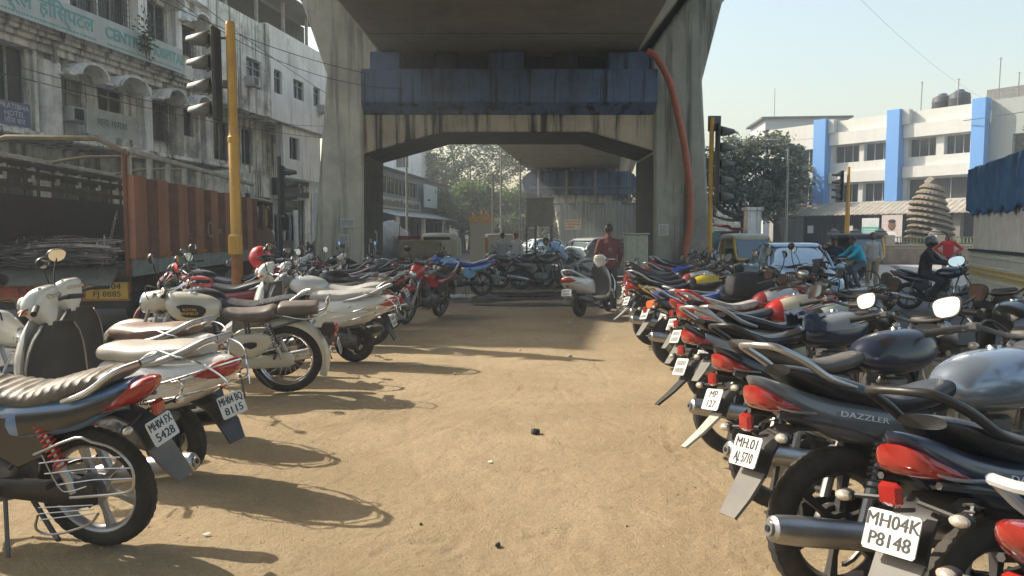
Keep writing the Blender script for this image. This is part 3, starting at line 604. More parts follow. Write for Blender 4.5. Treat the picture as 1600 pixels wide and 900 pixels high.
# ------------------------------------------------------------------ scooter (x forward, rear axle at x=0)
def scooter(label, x, y, hd, group=None, lod=1, body=None, seat=None, rail=None, plate_txt=None, lean=0, steer=.3, inner=None, cage=False, scale=1., script=None, front_rack=True, mirrors=(1, -1), mh=.22, mir='oval', rack=False, z=0., stand=True, lamp=REDL, mir_glass=MIRG, side_insert=True, back=BLACK):
    body = body or paint('pearl_white', (.62,.61,.56)); seat = seat or SEAT; rail = rail or SALLOY; inner = inner or mat('dark_grey_plastic', (.06,.06,.062), .5, var=.2, dust=.2)
    T = thing('scooter', label, 'scooter', (x, y, z), R(hd), group, rx=-R(lean)); T.scale = (scale,)*3; r = .225; n = 22 if lod == 2 else 16 if lod else 10; sb = 5 if lod == 2 else 3
    wheel(T, 0, r, .1, 'three', lod, ALLOY)
    en = MB(); en.loft([(.42,.3,.05,.05,3),(.25,.3,.07,.085,3),(.05,.27,.07,.09,3),(-.07,.25,.05,.07,3)], n, 2, off=(0,.1,0)); en.loft([(.4,.32,.09,.09,3),(.2,.36,.1,.1,3),(.08,.36,.09,.08,3)], n, 2); en.lathe([(.001,.19),(.05,.19),(.07,.17)],(.28,0,.3),n=14); en.tube([(.1,.1,.42),(-.1,.12,.44),(-.14,.1,.4)],.03,8,2); en.build('engine', ENG, T)
    mu = MB(); mu.tube([(.3,-.14,.24),(.22,-.15,.26),(0,-.16,.3),(-.2,-.165,.34),(-.3,-.165,.36)], [.02,.05,.055,.055,.035], 12, 2); mu.build('muffler', DSTEEL, T)
    sh = MB(); sh.tube([(-.02,.13,.26),(.06,.13,.5)], .022, 8); sh.build('shock_absorber', DSTEEL, T)
    # rear body
    sec = [(.47,.5,.11,.16,3),(.42,.52,.14,.18,3),(.28,.54,.175,.185,2.8),(.08,.57,.205,.18,2.6),(-.12,.6,.205,.16,2.5),(-.3,.645,.165,.12,2.4),(-.43,.685,.1,.075,2.4),(-.48,.7,.06,.04,2.2)]
    b = MB(); b.loft(sec, n+6, sb); b.xf(lambda p: Vector((p.x, p.y, max(p.z, .40+.16*max(0, -p.x-.0)+.02*math.sin(p.x*6))))); bo = b.build('body_panel', body, T)
    lg = MB()
    xs = [-.48,-.43,-.3,-.12,.08,.28,.42]; ws = [.06,.1,.165,.205,.205,.175,.14]
    def hug(dz=0): return None
    for s in (1, -1):
        ln = MB(); ln.tube([(xx, s*(np.interp(xx, xs, ws)*(1-.03)+.004), zz) for xx, zz in ((.4,.62),(.2,.6),(0,.575),(-.15,.585),(-.3,.63),(-.42,.68))], .004, 5, 3); ln.build('trim_line', STEEL, bo)
        if script: text(script, .07, INK, bo, (0.03, s*.2165, .52), (-s, 0, .06), (0, 0, 1), depth=.001, sx=1.15, bold=.01)
        kb = MB(); kb.lathe([(.001,s*.004),(.012,s*.004),(.014,0)], (-.02,s*.205,.66), n=10); kb.build('lock', STEEL, bo)
    # seat
    sm = MB(); sm.loft([(.47,.735,.06,.03,2.4),(.43,.745,.1,.05,2.5),(.3,.755,.13,.055,2.7),(.12,.755,.145,.055,2.8),(-.05,.775,.145,.055,2.8),(-.22,.79,.125,.045,2.7),(-.32,.795,.08,.025,2.3)], n+2, sb); sm.build('seat', seat, T)
    gr = MB()
    for s in (1, -1): gr.tube([(.06,s*.155,.715),(-.12,s*.17,.75),(-.28,s*.15,.81),(-.38,s*.11,.86),(-.43,s*.05,.875)], [.014,.02,.02,.018,.017], 10, 4)
    gr.tube([(-.43,.05,.875),(-.44,0,.877),(-.43,-.05,.875)], .017, 10, 2); gr.build('grab_rail', rail, T)
    tl = MB(); tl.loft([(-.5,.7,.03,.02,2.4),(-.475,.7,.085,.045,2.8),(-.42,.69,.118,.058,2.8),(-.36,.675,.148,.045,2.6),(-.28,.66,.172,.012,2.6)], 16, 3); tlo = tl.build('tail_lamp', lamp, T)
    if side_insert:
        for s in (1, -1):
            q = MB(); q.loft([(-.4,.655,.008,.012,2.4),(-.34,.65,.012,.03,2.6),(-.24,.64,.012,.028,2.6),(-.14,.635,.006,.006,2.4)], 10, 3); q.xf(lambda p: Vector((p.x, p.y+s*(np.interp(p.x, xs, ws)-.001), p.z))); q.build('indicator', CLRL, T)
    fm = MB(); fm.strip([(.1,.42),(-.05,.47),(-.22,.5),(-.34,.46),(-.42,.36),(-.47,.26)], [.06,.07,.08,.085,.08,.06], .012); fm.build('rear_mudguard', back, T)
    rf = MB(); rf.box((-.405,0,.595),(.03,.06,.05),ch=.01); rf.build('reflector', REDL, T)
    plate(T, (-.455,0,.475), (-1,0,.35), (0,0,1), .2, .13, plate_txt, lod=lod)
    # floor, leg shield, apron
    fl = MB(); fl.loft([(.4,.29,.14,.05,4),(.5,.28,.16,.035,5),(.75,.28,.17,.035,5),(.9,.3,.17,.04,4),(.96,.33,.15,.03,4)], n, 2); fl.build('footboard', inner, T)
    ls = MB(); K = 13; sec = [(.3,.93,.17),(.42,.965,.2),(.56,.97,.215),(.7,.955,.2),(.82,.93,.16),(.9,.91,.1)]
    sec = catm(sec, 3); rr = []
    for (zz, xx, hw) in sec:
        A = [-1+2*i/(K-1) for i in range(K)]
        rr.append([(xx-.075*abs(a)**2.2, hw*a, zz) for a in A]+[(xx+.022-.075*abs(a)**2.2, hw*a*.985, zz) for a in reversed(A)])
    ls.rings(rr); ls.build('leg_shield', inner, T)
    ap = MB(); ap.loft([(.3,1.0,.12,.05,2.6),(.42,1.03,.165,.06,2.6),(.58,1.035,.195,.07,2.6),(.72,1.01,.185,.07,2.6),(.84,.975,.14,.06,2.6),(.92,.95,.08,.04,2.4)], n+4, 3, 'z'); ap.xf(lambda p: Vector((max(p.x-.9*max(0, abs(p.y)-.05)**1.3+.03, .99-.075*(abs(p.y)/.2)**2.2*1.0), p.y, p.z))); ap.build('front_apron', body, T)
    lip = MB()
    for s in (1, -1): lip.tube([(sx_-.075, s*hw, zz) for (zz, sx_, hw) in sec[::2]], .006, 6)
    lip.build('shield_trim', STEEL, T)
    ax = Vector((1.0, 0, 0)); s_ = steer; wb = 1.24
    def turn(p): return Matrix.Rotation(s_, 3, 'Z') @ (p-ax)+ax
    fw = turn(Vector((wb, 0, 0))); wheel(T, fw.x, r, .095, 'three', lod, ALLOY, y=fw.y, steer=s_)
    fm = MB(); K = 12; rr = []
    for a in np.radians(np.linspace(5, 160, K)):
        ca, sa = math.cos(a), math.sin(a); rr.append([(wb+ca*(r*1.2+dd), yy, r+sa*(r*1.2+dd)) for (yy, dd) in ((-.075,-.09),(-.072,-.02),(-.035,.012),(.035,.012),(.072,-.02),(.075,-.09),(.066,-.09),(.062,-.022),(-.062,-.022),(-.066,-.09))])
    fm.rings(rr); fm.xf(turn); fm.build('front_mudguard', body, T)
    fk = MB()
    for s in (1, -1): fk.tube([(wb,s*.07,r),(wb-.06,s*.085,r+.22),(1.08,s*.06,.55)], .016, 8, 2)
    fk.xf(turn); fk.build('fork', DSTEEL, T)
    hc = MB(); hc.loft([(.88,.95,.05,.04,2.4),(.93,.97,.09,.07,2.5),(.99,.985,.135,.085,2.6),(1.05,.975,.125,.085,2.6),(1.1,.95,.1,.07,2.5),(1.125,.93,.06,.04,2.3)], n+4, 3, 'z'); hc.xf(turn); ho = hc.build('handlebar_cowl', body, T)
    hl = MB(); hl.loft([(1.045,1.015,.085,.055,2.6),(1.075,1.015,.075,.05,2.6),(1.095,1.01,.05,.03,2.3)], 16, 3); hl.xf(turn); hl.build('headlamp', HLENS, ho)
    for s in (1, -1):
        q = MB(); q.ball((1.03,s*.12,.98),(.03,.035,.02),10,7); q.xf(turn); q.build('indicator', ORGL, ho)
    dsh = MB(); dsh.box((.915,0,1.09),(.1,.17,.02), Euler((0,-.75,0)), ch=.015); dsh.xf(turn); dsh.build('instrument_panel', mat('dial_face', (.5,.42,.3), .25, var=.4, scale=30), ho)
    hb = MB()
    for s in (1, -1):
        hb.tube([(.95,s*.1,1.01),(.92,s*.2,1.02),(.9,s*.24,1.02)], .014, 8, 2); lever(hb, 0, (.97,s*.19,1.01),(.95,s*.34,.99))
    hb.xf(turn); hbo = hb.build('handlebar', BLACK, T)
    for s in (1, -1):
        gp = MB(); gp.tube([(.905,s*.23,1.02),(.865,s*.355,1.005)], .018, 10); gp.xf(turn); gp.build('grip', BLACK, hbo)
    for s in mirrors: mirror(T, turn(Vector((.95,s*.17,1.04))), turn(Vector((.95,s*.24,1.04+mh))), .062, .045, mir, (-1,-s*.2,-.22), glass=mir_glass)
    if front_rack and lod: 
        cg = MB()
        for s in (1, -1): cg.tube([(.92,s*.19,.34),(1.0,s*.25,.4),(1.04,s*.25,.6),(1.0,s*.2,.74)], .009, 6, 4)
        cg.build('crash_guard', CHROME, T)
    if cage:
        cg = MB()
        for s in (1, -1):
            w = .255
            cg.tube([(-.0,s*.2,.5),(-.1,s*w,.54),(-.3,s*w*.92,.58),(-.47,s*.14,.62),(-.55,0,.64)], .0062, 7, 4)
            cg.tube([(-.02,s*.2,.6),(-.12,s*w,.63),(-.3,s*w*.9,.68),(-.46,s*.13,.73),(-.54,0,.75)], .0062, 7, 4)
            cg.tube([(-.15,s*.19,.82),(-.3,s*.22,.8),(-.42,s*.18,.76),(-.5,s*.1,.66),(-.52,s*.08,.58)], .0062, 7, 4)
            cg.tube([(-.3,s*w*.92,.58),(-.33,s*w*.9,.64),(-.3,s*w*.9,.68)], .007, 6, 2)
        cg.build('chrome_guard', CHROME, T)
    if rack:
        rk = MB()
        for yy in (-.09,-.03,.03,.09): rk.tube([(-.3,yy,.9),(-.56,yy,.9)], .006, 5)
        rk.tube([(-.28,-.1,.88),(-.58,-.11,.9),(-.58,.11,.9),(-.28,.1,.88)], .008, 6); rk.build('luggage_rack', CHROME, T)
    if stand:
        st = MB(); st.tube([(.32,.1,.25),(.28,.19,.02)], .009, 6); st.tube([(.32,.1,.25),(.22,.13,.06)], .01, 6); st.build('stand', DSTEEL, T)
    return T

# ------------------------------------------------------------------ cars, rickshaws
def car(label, x, y, hd, col, L=4.1, Wd=1.66, H=1.45, z=-.15, group=None, cat='car', plates=None, light=False, hatch=False, roof_rack=False):
    P = paint(col[0], col[1], .08); T = thing('car', label, cat, (x, y, z), R(hd), group); h = L/2; w = Wd/2
    b = MB(); b.loft([(-h,.62,w*.8,.2,4),(-h+.06,.6,w*.93,.3,4.5),(-h+.5,.6,w,.36,5),(-.3,.58,w,.36,5),(h-1.2,.57,w,.34,5),(h-.5,.53,w*.97,.29,4.5),(h-.12,.5,w*.86,.22,4),(h,.48,w*.74,.15,3.5)], 28, 4)
    b.build('body', P, T)
    gl = MB(); a = -h+.25 if hatch else -h+.55
    gl.loft([(a,.92,w*.86,.02,4),(a+.2,1.02,w*.84,.12,4),(a+.75,1.13,w*.78,.28,4.5),(.25,1.15,w*.78,.28,4.5),(.75,1.05,w*.8,.17,4.5),(h-.95,.9,w*.83,.02,4)], 24, 4)
    gl.xf(lambda p: Vector((p.x, p.y*(1-.16*max(0, p.z-.9)/.5), p.z*1.0 if p.z < 1.44 else 1.44))); gl.build('windows', mat('car_glass_sky_sheen', (.42,.52,.56), .06, .55, 1, .05) if light else GLASS, T)  # the light variant's pale colour carries the sky's reflection
    rf = MB(); rf.loft([(a+.55,H-.1,w*.55,.015,4),(a+.75,H-.045,w*.7,.03,4),(-.1,H-.02,w*.72,.035,4),(.35,H-.04,w*.69,.03,4),(.5,H-.08,w*.6,.012,4)], 20, 3); ro = rf.build('roof', P, T)
    pl = MB()
    for s in (1, -1):
        pl.tube([(h-.95,s*w*.86,.9),(.75,s*w*.79,1.2),(.4,s*w*.68,H-.05)], .028, 6, 2); pl.tube([(a+.02,s*w*.84,.93),(a+.4,s*w*.78,1.2),(a+.7,s*w*.67,H-.05)], .035, 6, 2); pl.tube([(-.25,s*w*.87,.9),(-.25,s*w*.72,H-.05)], .025, 6)
    pl.build('pillar', P, T)
    for s in (1, -1):
        for xx in (-h+.75, h-.8):
            e = sub('wheel', T, (xx, s*(w-.09), .3)); tyre_mb(.3, .17, 28, False).build('tyre', RUB, e); q = MB(); q.lathe([(.001,s*.06),(.1,s*.07),(.19,s*.05),(.2,s*.07),(.2,-s*.02)], n=20); q.build('rim', SALLOY, e)
        q = MB(); q.loft([(h-.32,.62,.12,.05,3),(h-.15,.6,.16,.085,3),(h-.05,.575,.1,.06,2.6)], 16, 3, off=(0,s*w*.66,0)); q.build('headlamp', HLENS, T)
        q = MB(); q.loft([(-h+.02,.72,.1,.09,3),(-h-.01,.72,.08,.08,3)], 12, 2, off=(0,s*w*.7,0)); q.build('tail_lamp', REDL, T)
        q = MB(); q.ball((h-1.25,s*(w+.1),.93),(.06,.1,.065),12,8); q.tube([(h-1.25,s*w*.85,.9),(h-1.25,s*(w+.08),.92)], .02, 6); q.build('wing_mirror', P, T)
    g = MB(); g.bb(h-.1, h-.015+.02, -.42, .42, .5, .6); g.bb(h-.1,h+.02,-.55,.55,.24,.38); g.build('grille', BLACK, T, bevel=.015)
    pm_ = MB(); pm_.bb(h+.02,h+.035,-.25,.25,.4,.5); pm_.build('number_plate', PLATE, T)
    wp = MB()
    for s in (-.1, .45): wp.tube([(h-.93,s,.925),(h-1.0,s-.5,.955)], .009, 5)
    wp.build('wiper', BLACK, T)
    if roof_rack:
        q = MB()
        for s in (1, -1): q.tube([(-1.0,s*w*.6,H+.0),(-.95,s*w*.6,H+.05),(.1,s*w*.6,H+.05),(.15,s*w*.6,H)], .014, 6)
        q.build('roof_rail', SALLOY, ro)
    return T
YEL = mat('rickshaw_yellow', (.62,.36,.03), .35, 0, .5, .1, 3, dust=.1)
def rickshaw(label, x, y, hd, group=None, z=-.15, cream=False):
    T = thing('auto_rickshaw', label, 'auto rickshaw', (x, y, z), R(hd), group); CAN = mat('canopy_cream', (.5,.46,.36), .6, var=.15) if cream else mat('canopy_black', (.03,.03,.03), .6, var=.3)
    b = MB(); b.loft([(-1.0,.55,.5,.25,4),(-.95,.55,.62,.3,5),(-.2,.5,.65,.28,5),(.4,.48,.6,.26,4),(.9,.55,.42,.3,3.5),(1.2,.6,.28,.3,3),(1.32,.6,.16,.2,2.6)], 20, 3); b.build('body', mat('rickshaw_black', (.02,.02,.022), .35, 0, .5, .1), T)
    c = MB(); c.loft([(-.95,1.48,.5,.1,4),(-.85,1.56,.62,.12,4),(.2,1.6,.64,.1,4),(.75,1.58,.6,.08,4),(.85,1.54,.52,.05,3.5)], 20, 3); c.build('canopy', CAN, T)
    q = MB(); q.bb(-.99,-.93,-.56,.56,.8,1.5); q.build('rear_panel', CAN, T, bevel=.02)
    f = MB()
    for s in (1, -1): f.tube([(1.05,s*.5,.82),(.95,s*.56,1.1),(.78,s*.56,1.55)], .045, 8, 2); f.tube([(-.3,s*.62,.75),(-.3,s*.6,1.52)], .025, 6); f.tube([(-.9,s*.58,.75),(-.88,s*.58,1.5)], .035, 6)
    f.tube([(.8,-.56,1.54),(.8,.56,1.54)], .05, 8); f.tube([(1.07,-.5,.84),(1.1,0,.84),(1.07,.5,.84)], .055, 8, 2); f.build('front_frame', YEL, T)
    g = MB(); g.add([(1.04,-.47,.88),(1.04,.47,.88),(.83,.52,1.5),(.83,-.52,1.5)], [(0,1,2,3)]); g.add([(1.03,-.47,.88),(1.03,.47,.88),(.82,.52,1.5),(.82,-.52,1.5)], [(3,2,1,0)]); g.build('windscreen', mat('car_glass', (.1,.14,.17), .05, .3, 1, .1), T)
    st = MB(); st.box((-.45,0,.7),(.5,1.05,.14),ch=.04); st.box((-.72,0,.95),(.12,1.05,.45),ch=.04); st.build('seat', SEAT, T)
    for (xx, yy) in ((1.0,0),(-.65,.56),(-.65,-.56)):
        e = sub('wheel', T, (xx, yy, .2)); tyre_mb(.2, .1, 20, False).build('tyre', RUB, e); w_ = MB(); w_.lathe([(.001,.03),(.1,.035),(.12,0),(.1,-.035),(.001,-.03)], n=14); w_.build('rim', DSTEEL, e)
    for s in (1, -1):
        h = MB(); h.ball((1.2,s*.32,.68),(.05,.075,.075),12,8); h.build('headlamp', HLENS, T)
    return T

# ------------------------------------------------------------------ people
SKIN = mat('brown_skin', (.16,.08,.045), .55, var=.1); HAIR = mat('black_hair', (.012,.011,.01), .6, var=.3, bump=.3, bscale=150)
def cloth(name, c): return mat('cloth_'+name, c, .85, var=.15, scale=5, bump=.35, bscale=14)
def head_parts(hp, look):
    """head centre, look direction"""
    l = Vector(look).normalized(); s = l.cross(Vector((0,0,1))).normalized(); u = s.cross(l)
    q = lambda a, b, c: Vector(hp)+l*a+s*b+u*c
    rot = Matrix((l, s, u)).transposed().to_euler()
    return [('b', q(0,0,.02), (.095,.077,.1), rot), ('b', q(.025,0,-.045), (.065,.055,.065), rot), ('b', q(.1,0,-.012), (.016,.014,.025), rot), ('b', q(0,.08,-.01), (.02,.01,.03), rot), ('b', q(0,-.08,-.01), (.02,.01,.03), rot), ('b', q(.082,0,-.05), (.015,.026,.01), rot)], q, rot
def hand(wr, d, side):
    """palm and five fingers hanging from the wrist in direction d, slightly curled"""
    d = Vector(d).normalized(); s = Vector(side).normalized(); s = (s-d*s.dot(d)).normalized(); n = d.cross(s); W_ = Vector(wr); out = [('b', W_+d*.045, (.02,.038,.048), Matrix((n, s, d)).transposed().to_euler())]
    for i, (o, L_) in enumerate(((-.03,.062),(-.011,.075),(.009,.07),(.028,.055))):
        a = W_+d*.075+s*o; b = a+d*L_*.5+n*.006; c = b+d*L_*.42+n*.022; out += [('c', a, b, .0095, .009), ('c', b, c, .009, .0075)]
    a = W_+d*.03-s*.032; b = a+d*.03-s*.02; c = b+d*.03-s*.002+n*.01; out += [('c', a, b, .012, .01), ('c', b, c, .01, .0085)]; return out
def person(label, loc, rz, J, shirt, trousers, look=(1,0,0), hair=True, shoes=BLACK, sleeves='long', cap=None, helmet=None, group=None, z_scale=1., vox=.014, name='person'):
    """J: joints in local metres: hip, chest, neck, head, shoulders/elbows/hands l/r, hips/knees/ankles l/r; x is forward"""
    T = thing(name, label, 'person', loc, R(rz), group); T.scale = (z_scale,)*3; V = {k: Vector(v) for k, v in J.items()}
    hp, q, rot = head_parts(V['head'], look); parts = [p for p in hp]; parts += [('c', V['neck'], V['head']-Vector((0,0,.06)), .055, .05), ('c', V['hip'], V['chest'], .1, .1), ('c', V['chest'], V['neck'], .09, .05)]
    for s in 'lr':
        parts += [('c', V['sh'+s], V['el'+s], .05, .04), ('c', V['el'+s], V['ha'+s], .038, .026), ('c', V['chest'], V['sh'+s], .06, .05)]
        d = (V['ha'+s]-V['el'+s]); parts += hand(V['ha'+s], d, (0, 1, 0) if abs(d.normalized().y) < .8 else (1, 0, 0))
        parts += [('c', V['hi'+s], V['kn'+s], .075, .055), ('c', V['kn'+s], V['an'+s], .052, .036), ('c', V['an'+s]+Vector((-.03,0,-.04)), V['an'+s]+Vector((.13,0,-.05)), .034, .03)]
    body = fused('body', parts, SKIN, T, vox)
    sp = []
    for a in (-1, 1):
        off = Vector((0, a*.055, 0)); lat = (V['shl']-V['shr']).normalized()*a*.06
        sp += [('c', V['hip']+lat-Vector((0,0,.05)), V['chest']+lat, .115, .115)]
    for s in 'lr': sp += [('c', V['neck']-Vector((0,0,.07)), V['sh'+s], .062, .058)]
    sp += [('c', V['chest'], V['neck']-Vector((0,0,.035)), .13, .075), ('c', V['hip']-Vector((0,0,.07)), V['chest'], .136, .132)]
    for s in 'lr':
        sp += [('c', V['sh'+s], V['el'+s], .062, .05), ('c', V['chest'], V['sh'+s], .1, .056)]
        if sleeves == 'long': sp += [('c', V['el'+s], V['el'+s].lerp(V['ha'+s], .93), .05, .04)]
    fused('shirt', sp, shirt, T, vox*.9)
    tp = [('c', V['hip']-Vector((0,0,.06)), (V['hil']+V['hir'])/2, .112, .12)]
    for s in 'lr': tp += [('c', V['hi'+s], V['kn'+s], .098, .076), ('c', V['kn'+s], V['an'+s]-Vector((0,0,.0)), .074, .062), ('c', V['hi'+s], V['hip']-Vector((0,0,.05)), .1, .105)]
    fused('trousers', tp, trousers, T, vox*.9)
    sh = MB()
    for s in 'lr': a = V['an'+s]; sh.loft([(a.x-.09,a.z-.045,.03,.03,2.5),(a.x-.05,a.z-.04,.045,.045,2.6),(a.x+.05,a.z-.05,.048,.036,2.6),(a.x+.15,a.z-.06,.04,.024,2.5),(a.x+.175,a.z-.065,.02,.012,2.2)], 12, 3, off=(0,a.y,0))
    sh.build('shoes', shoes, T)
    if helmet:
        h = MB(); h.ball(q(-.01,0,.035), (.14,.125,.145), 18, 12, rot=rot); h.build('helmet', helmet, T); v_ = MB(); v_.ball(q(.05,0,.0), (.1,.11,.06), 16, 8, rot=rot); v_.build('visor', GLASS, T)
    elif cap: h = MB(); h.ball(q(-.005,0,.055), (.106,.09,.08), 16, 9, rot=rot); h.ball(q(.1,0,.05), (.06,.07,.012), 12, 6, rot=rot); h.build('cap', cap, T)
    elif hair: h = MB(); h.ball(q(-.018,0,.042), (.095,.087,.092), 18, 12, rot=rot); h.xf(lambda p: p+Vector((mn.noise(p*40), mn.noise(p*40+Vector((5,5,5))), mn.noise(p*40+Vector((9,1,2)))))*.008); h.build('hair', HAIR, T)
    return T
STAND = dict(hip=(0,0,.98), chest=(0,0,1.3), neck=(0,0,1.47), head=(.01,0,1.6), shl=(0,.175,1.37), shr=(0,-.175,1.37), ell=(-.02,.25,1.12), elr=(-.02,-.25,1.12), hal=(.08,.25,.88), har=(.08,-.25,.88), hil=(0,.1,.9), hir=(0,-.1,.9), knl=(.02,.11,.49), knr=(.02,-.11,.49), anl=(0,.12,.08), anr=(0,-.12,.08))
def pose(**k): d = dict(STAND); d.update(k); return d
# ------------------------------------------------------------------ flyover: deck and portal pier
CONCR = mat('weathered_concrete', (.6,.56,.45), .85, var=.22, scale=.9, bump=.3, bscale=25, stain=.4, streak=.6, scol=(.15,.14,.11))
CONCD = mat('deck_concrete', (.36,.325,.235), .85, var=.18, scale=.8, bump=.2, bscale=20, stain=.3, scol=(.16,.14,.1))
CONCB = mat('beam_concrete', (.52,.43,.31), .85, var=.15, scale=1.2, bump=.2, bscale=20, streak=.97, stain=.5, scol=(.03,.027,.022))
BLUEP = mat('navy_beam_paint', (.09,.14,.25), .6, var=.15, scale=1.0, streak=.97, scol=(.01,.01,.011), stain=.85, bump=.15)
def cx(Y): return -.25+.025*(Y-17) if Y < 23 else -.1+.127*(Y-23)
T = thing('flyover_deck', 'concrete box girder deck of the flyover running overhead', 'flyover deck', (0, 0, 0))
st = [-34,-20,-8,0,6,11,15,18,20.5,23,25,28,32,38,46,55,64,80,100,130]
def deckring(Y, pts): return [(cx(Y)+a, Y, b) for a, b in pts]
GIRD = [(-3.85,7.0),(3.85,7.0),(4.0,7.12),(5.0,8.42),(5.1,8.9),(5.9,9.2),(5.9,9.45),(-5.9,9.45),(-5.9,9.2),(-5.1,8.9),(-5.0,8.42),(-4.0,7.12)]
b = MB(); b.rings([deckring(Y, GIRD) for Y in st]); b.build('girder', CONCD, T, ang=25)
for s in (1, -1):
    b = MB(); b.rings([deckring(Y, [(s*5.9,9.45),(s*5.9,10.45),(s*5.7,10.45),(s*5.65,9.45)]) for Y in st]); b.build('parapet', CONCR, T, ang=25)
JN = mat('dark_joint_line', (.05,.045,.035), .9, var=.2)  # thin dark strips mark the joints between deck segments
for Y in (5.2, 8.4, 11.6, 14.8, 18.0, 21.2):
    b = MB(); b.bb(cx(Y)-3.82, cx(Y)+3.82, Y-.012, Y+.012, 6.994, 7.01); b.build('segment_joint', JN, T, smooth=False)
T = thing('flyover_pier', 'concrete portal pier with flared legs and navy blue bearing ledge', 'pier', (0, 23, 0))
def leg(s, k):
    P = [(6.12,-.16),(5.53,6.29),(6.25,8.43),(6.95,9.15),(5.6,9.15),(4.75,8.2),(3.92,6.98),(4.22,6.3),(4.45,5.1),(4.5,-.16)]
    if s > 0: P = [(6.1,-.16),(5.68,6.1),(6.25,8.43),(6.95,9.15),(5.7,9.15),(5.0,8.2),(4.12,6.98),(4.15,6.3),(4.25,5.1),(4.3,-.16)]
    b = MB(); b.prism([(s*a, c) for a, c in P], 0, 3.4); return b.build('leg', CONCR, T, bevel=.09)
LL, RL = leg(-1, 0), leg(1, 0); RL.data.materials[0] = mat('shaded_leg_concrete', (.4,.385,.32), .85, var=.2, scale=.9, bump=.3, bscale=25, stain=.55, streak=.85, scol=(.1,.095,.08))  # right leg's shade put into a darker concrete colour, with heavier run-off streaks
LINING = mat('dark_lining', (.085,.08,.068), .9, var=.3, scale=1.5, stain=.3)  # dark lining sheets for the beam underside and the legs' inner sides
for s_, x_ in ((-1,4.5),(1,4.3)): b = MB(); b.prism([(s_*(x_+.0),-.1),(s_*(x_-.012),-.1),(s_*(x_-.075+.03*(s_ > 0)),3.92),(s_*(x_-.0),3.92)], .1, 3.3); b.build('inner_face', LINING, T, smooth=False)
b = MB(); b.prism([(-4.5,3.94),(-2.11,4.6),(2.3,4.6),(4.28,4.03),(4.28,4.005),(2.3,4.575),(-2.11,4.575),(-4.5,3.915)], .19, 3.19); b.build('soffit', LINING, T, smooth=False)
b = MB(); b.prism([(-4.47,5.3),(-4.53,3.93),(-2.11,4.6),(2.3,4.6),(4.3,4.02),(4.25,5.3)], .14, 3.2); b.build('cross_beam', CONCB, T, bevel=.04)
b = MB(); b.prism([(-.28,6.38),(-.28,5.42),(.1,5.1),(3.3,5.1),(3.65,5.42),(3.65,6.38)], -4.46, 4.3, 'yz'); b.build('bearing_ledge', BLUEP, T, bevel=.03)
for (a, c) in ((-4.2,-3.3),(-.7,.35),(2.85,4.05)): b = MB(); b.bb(a, c, -.15, 1.2, 6.385, 6.9); b.build('pedestal', BLUEP, T, bevel=.02)
b = MB(); b.bb(-4.2,4.05,.9,2.6,6.385,6.99); b.build('dark_recess_beam', mat('recess_shade_concrete', (.03,.03,.028), .9, var=.3), T)  # beam added in near-black to paint the shade of the bearing recesses
for a in (-2.0, 1.6): b = MB(); b.lathe([(.001,6.385),(.45,6.385),(.45,6.5),(.38,6.52),(.38,6.9),(.001,6.9)], (a,.3,0), 'z', 20); b.build('bearing', mat('bearing_rubber', (.02,.02,.02), .7, var=.2), T)
# stacked rubble-like torn posters inside the left leg opening
PAPER = mat('torn_paper', (.42,.4,.36), .9, var=.5, scale=9, stain=.6, scol=(.1,.09,.08))
rnd = random.Random(3); b = MB()
for i in range(46):
    yy = rnd.uniform(.25, 3.1); zz = rnd.uniform(.5, 2.6); w, h = rnd.uniform(.1,.3), rnd.uniform(.08,.25); x0 = -4.5+.012+.0007*i
    b.add([(x0, yy+w*rnd.uniform(-1,-.6), zz-h*rnd.uniform(.6,1)), (x0, yy+w*rnd.uniform(.6,1), zz-h*rnd.uniform(.5,1)), (x0, yy+w*rnd.uniform(.5,1), zz+h*rnd.uniform(.5,1)), (x0, yy-w*rnd.uniform(.5,1), zz+h*rnd.uniform(.6,1))], [(0,1,2,3)])
o = b.build('torn_posters', PAPER, T, smooth=False); o['kind'] = 'stuff'
def paper(x0, x1, z0, z1, label, seed, y=22.97, m=None):
    rnd = random.Random(seed); b = MB(); b.bb(x0, x1, y, y+.006, z0, z1, 0); zz = z1-.05
    while zz < z1 and zz > z0+.05:
        x = x0+.04
        while x < x1-.05: d = rnd.uniform(.02, .07); b.bb(x, min(x+d, x1-.03), y-.003, y, zz-.012, zz, 1); x += d+.015
        zz -= .035
    o = b.build('notice', [mat('notice_paper', (.62,.6,.56), .8, var=.15), mat('faded_ink', (.06,.06,.065), .6, var=0)], smooth=False); tag(o, label, 'notice')
paper(-5.17,-4.76,1.72,1.99,'upper wide white notice pasted on the left pier leg',1)
paper(-5.24,-4.93,1.14,1.52,'lower upright white notice pasted on the left pier leg',2)
paper(4.42,4.72,1.48,1.83,'white notice pasted on the right pier leg beside the hose',3)
# orange drain hose
b = MB(); b.tube([(3.95,22.6,6.85),(4.25,22.55,6.6),(4.6,22.6,6.0),(4.85,22.7,5.2),(5.08,22.75,4.3),(5.25,22.78,3.3),(5.33,22.8,2.4),(5.32,22.8,1.7),(5.2,22.8,1.0),(5.12,22.8,.4),(5.1,22.7,.05)], .105, 14, 4)
tag(b.build('drain_hose', mat('orange_hose', (.42,.12,.055), .5, var=.15, stain=.3, scol=(.2,.08,.05))), 'thick orange drain hose hanging down the right pier leg', 'hose')
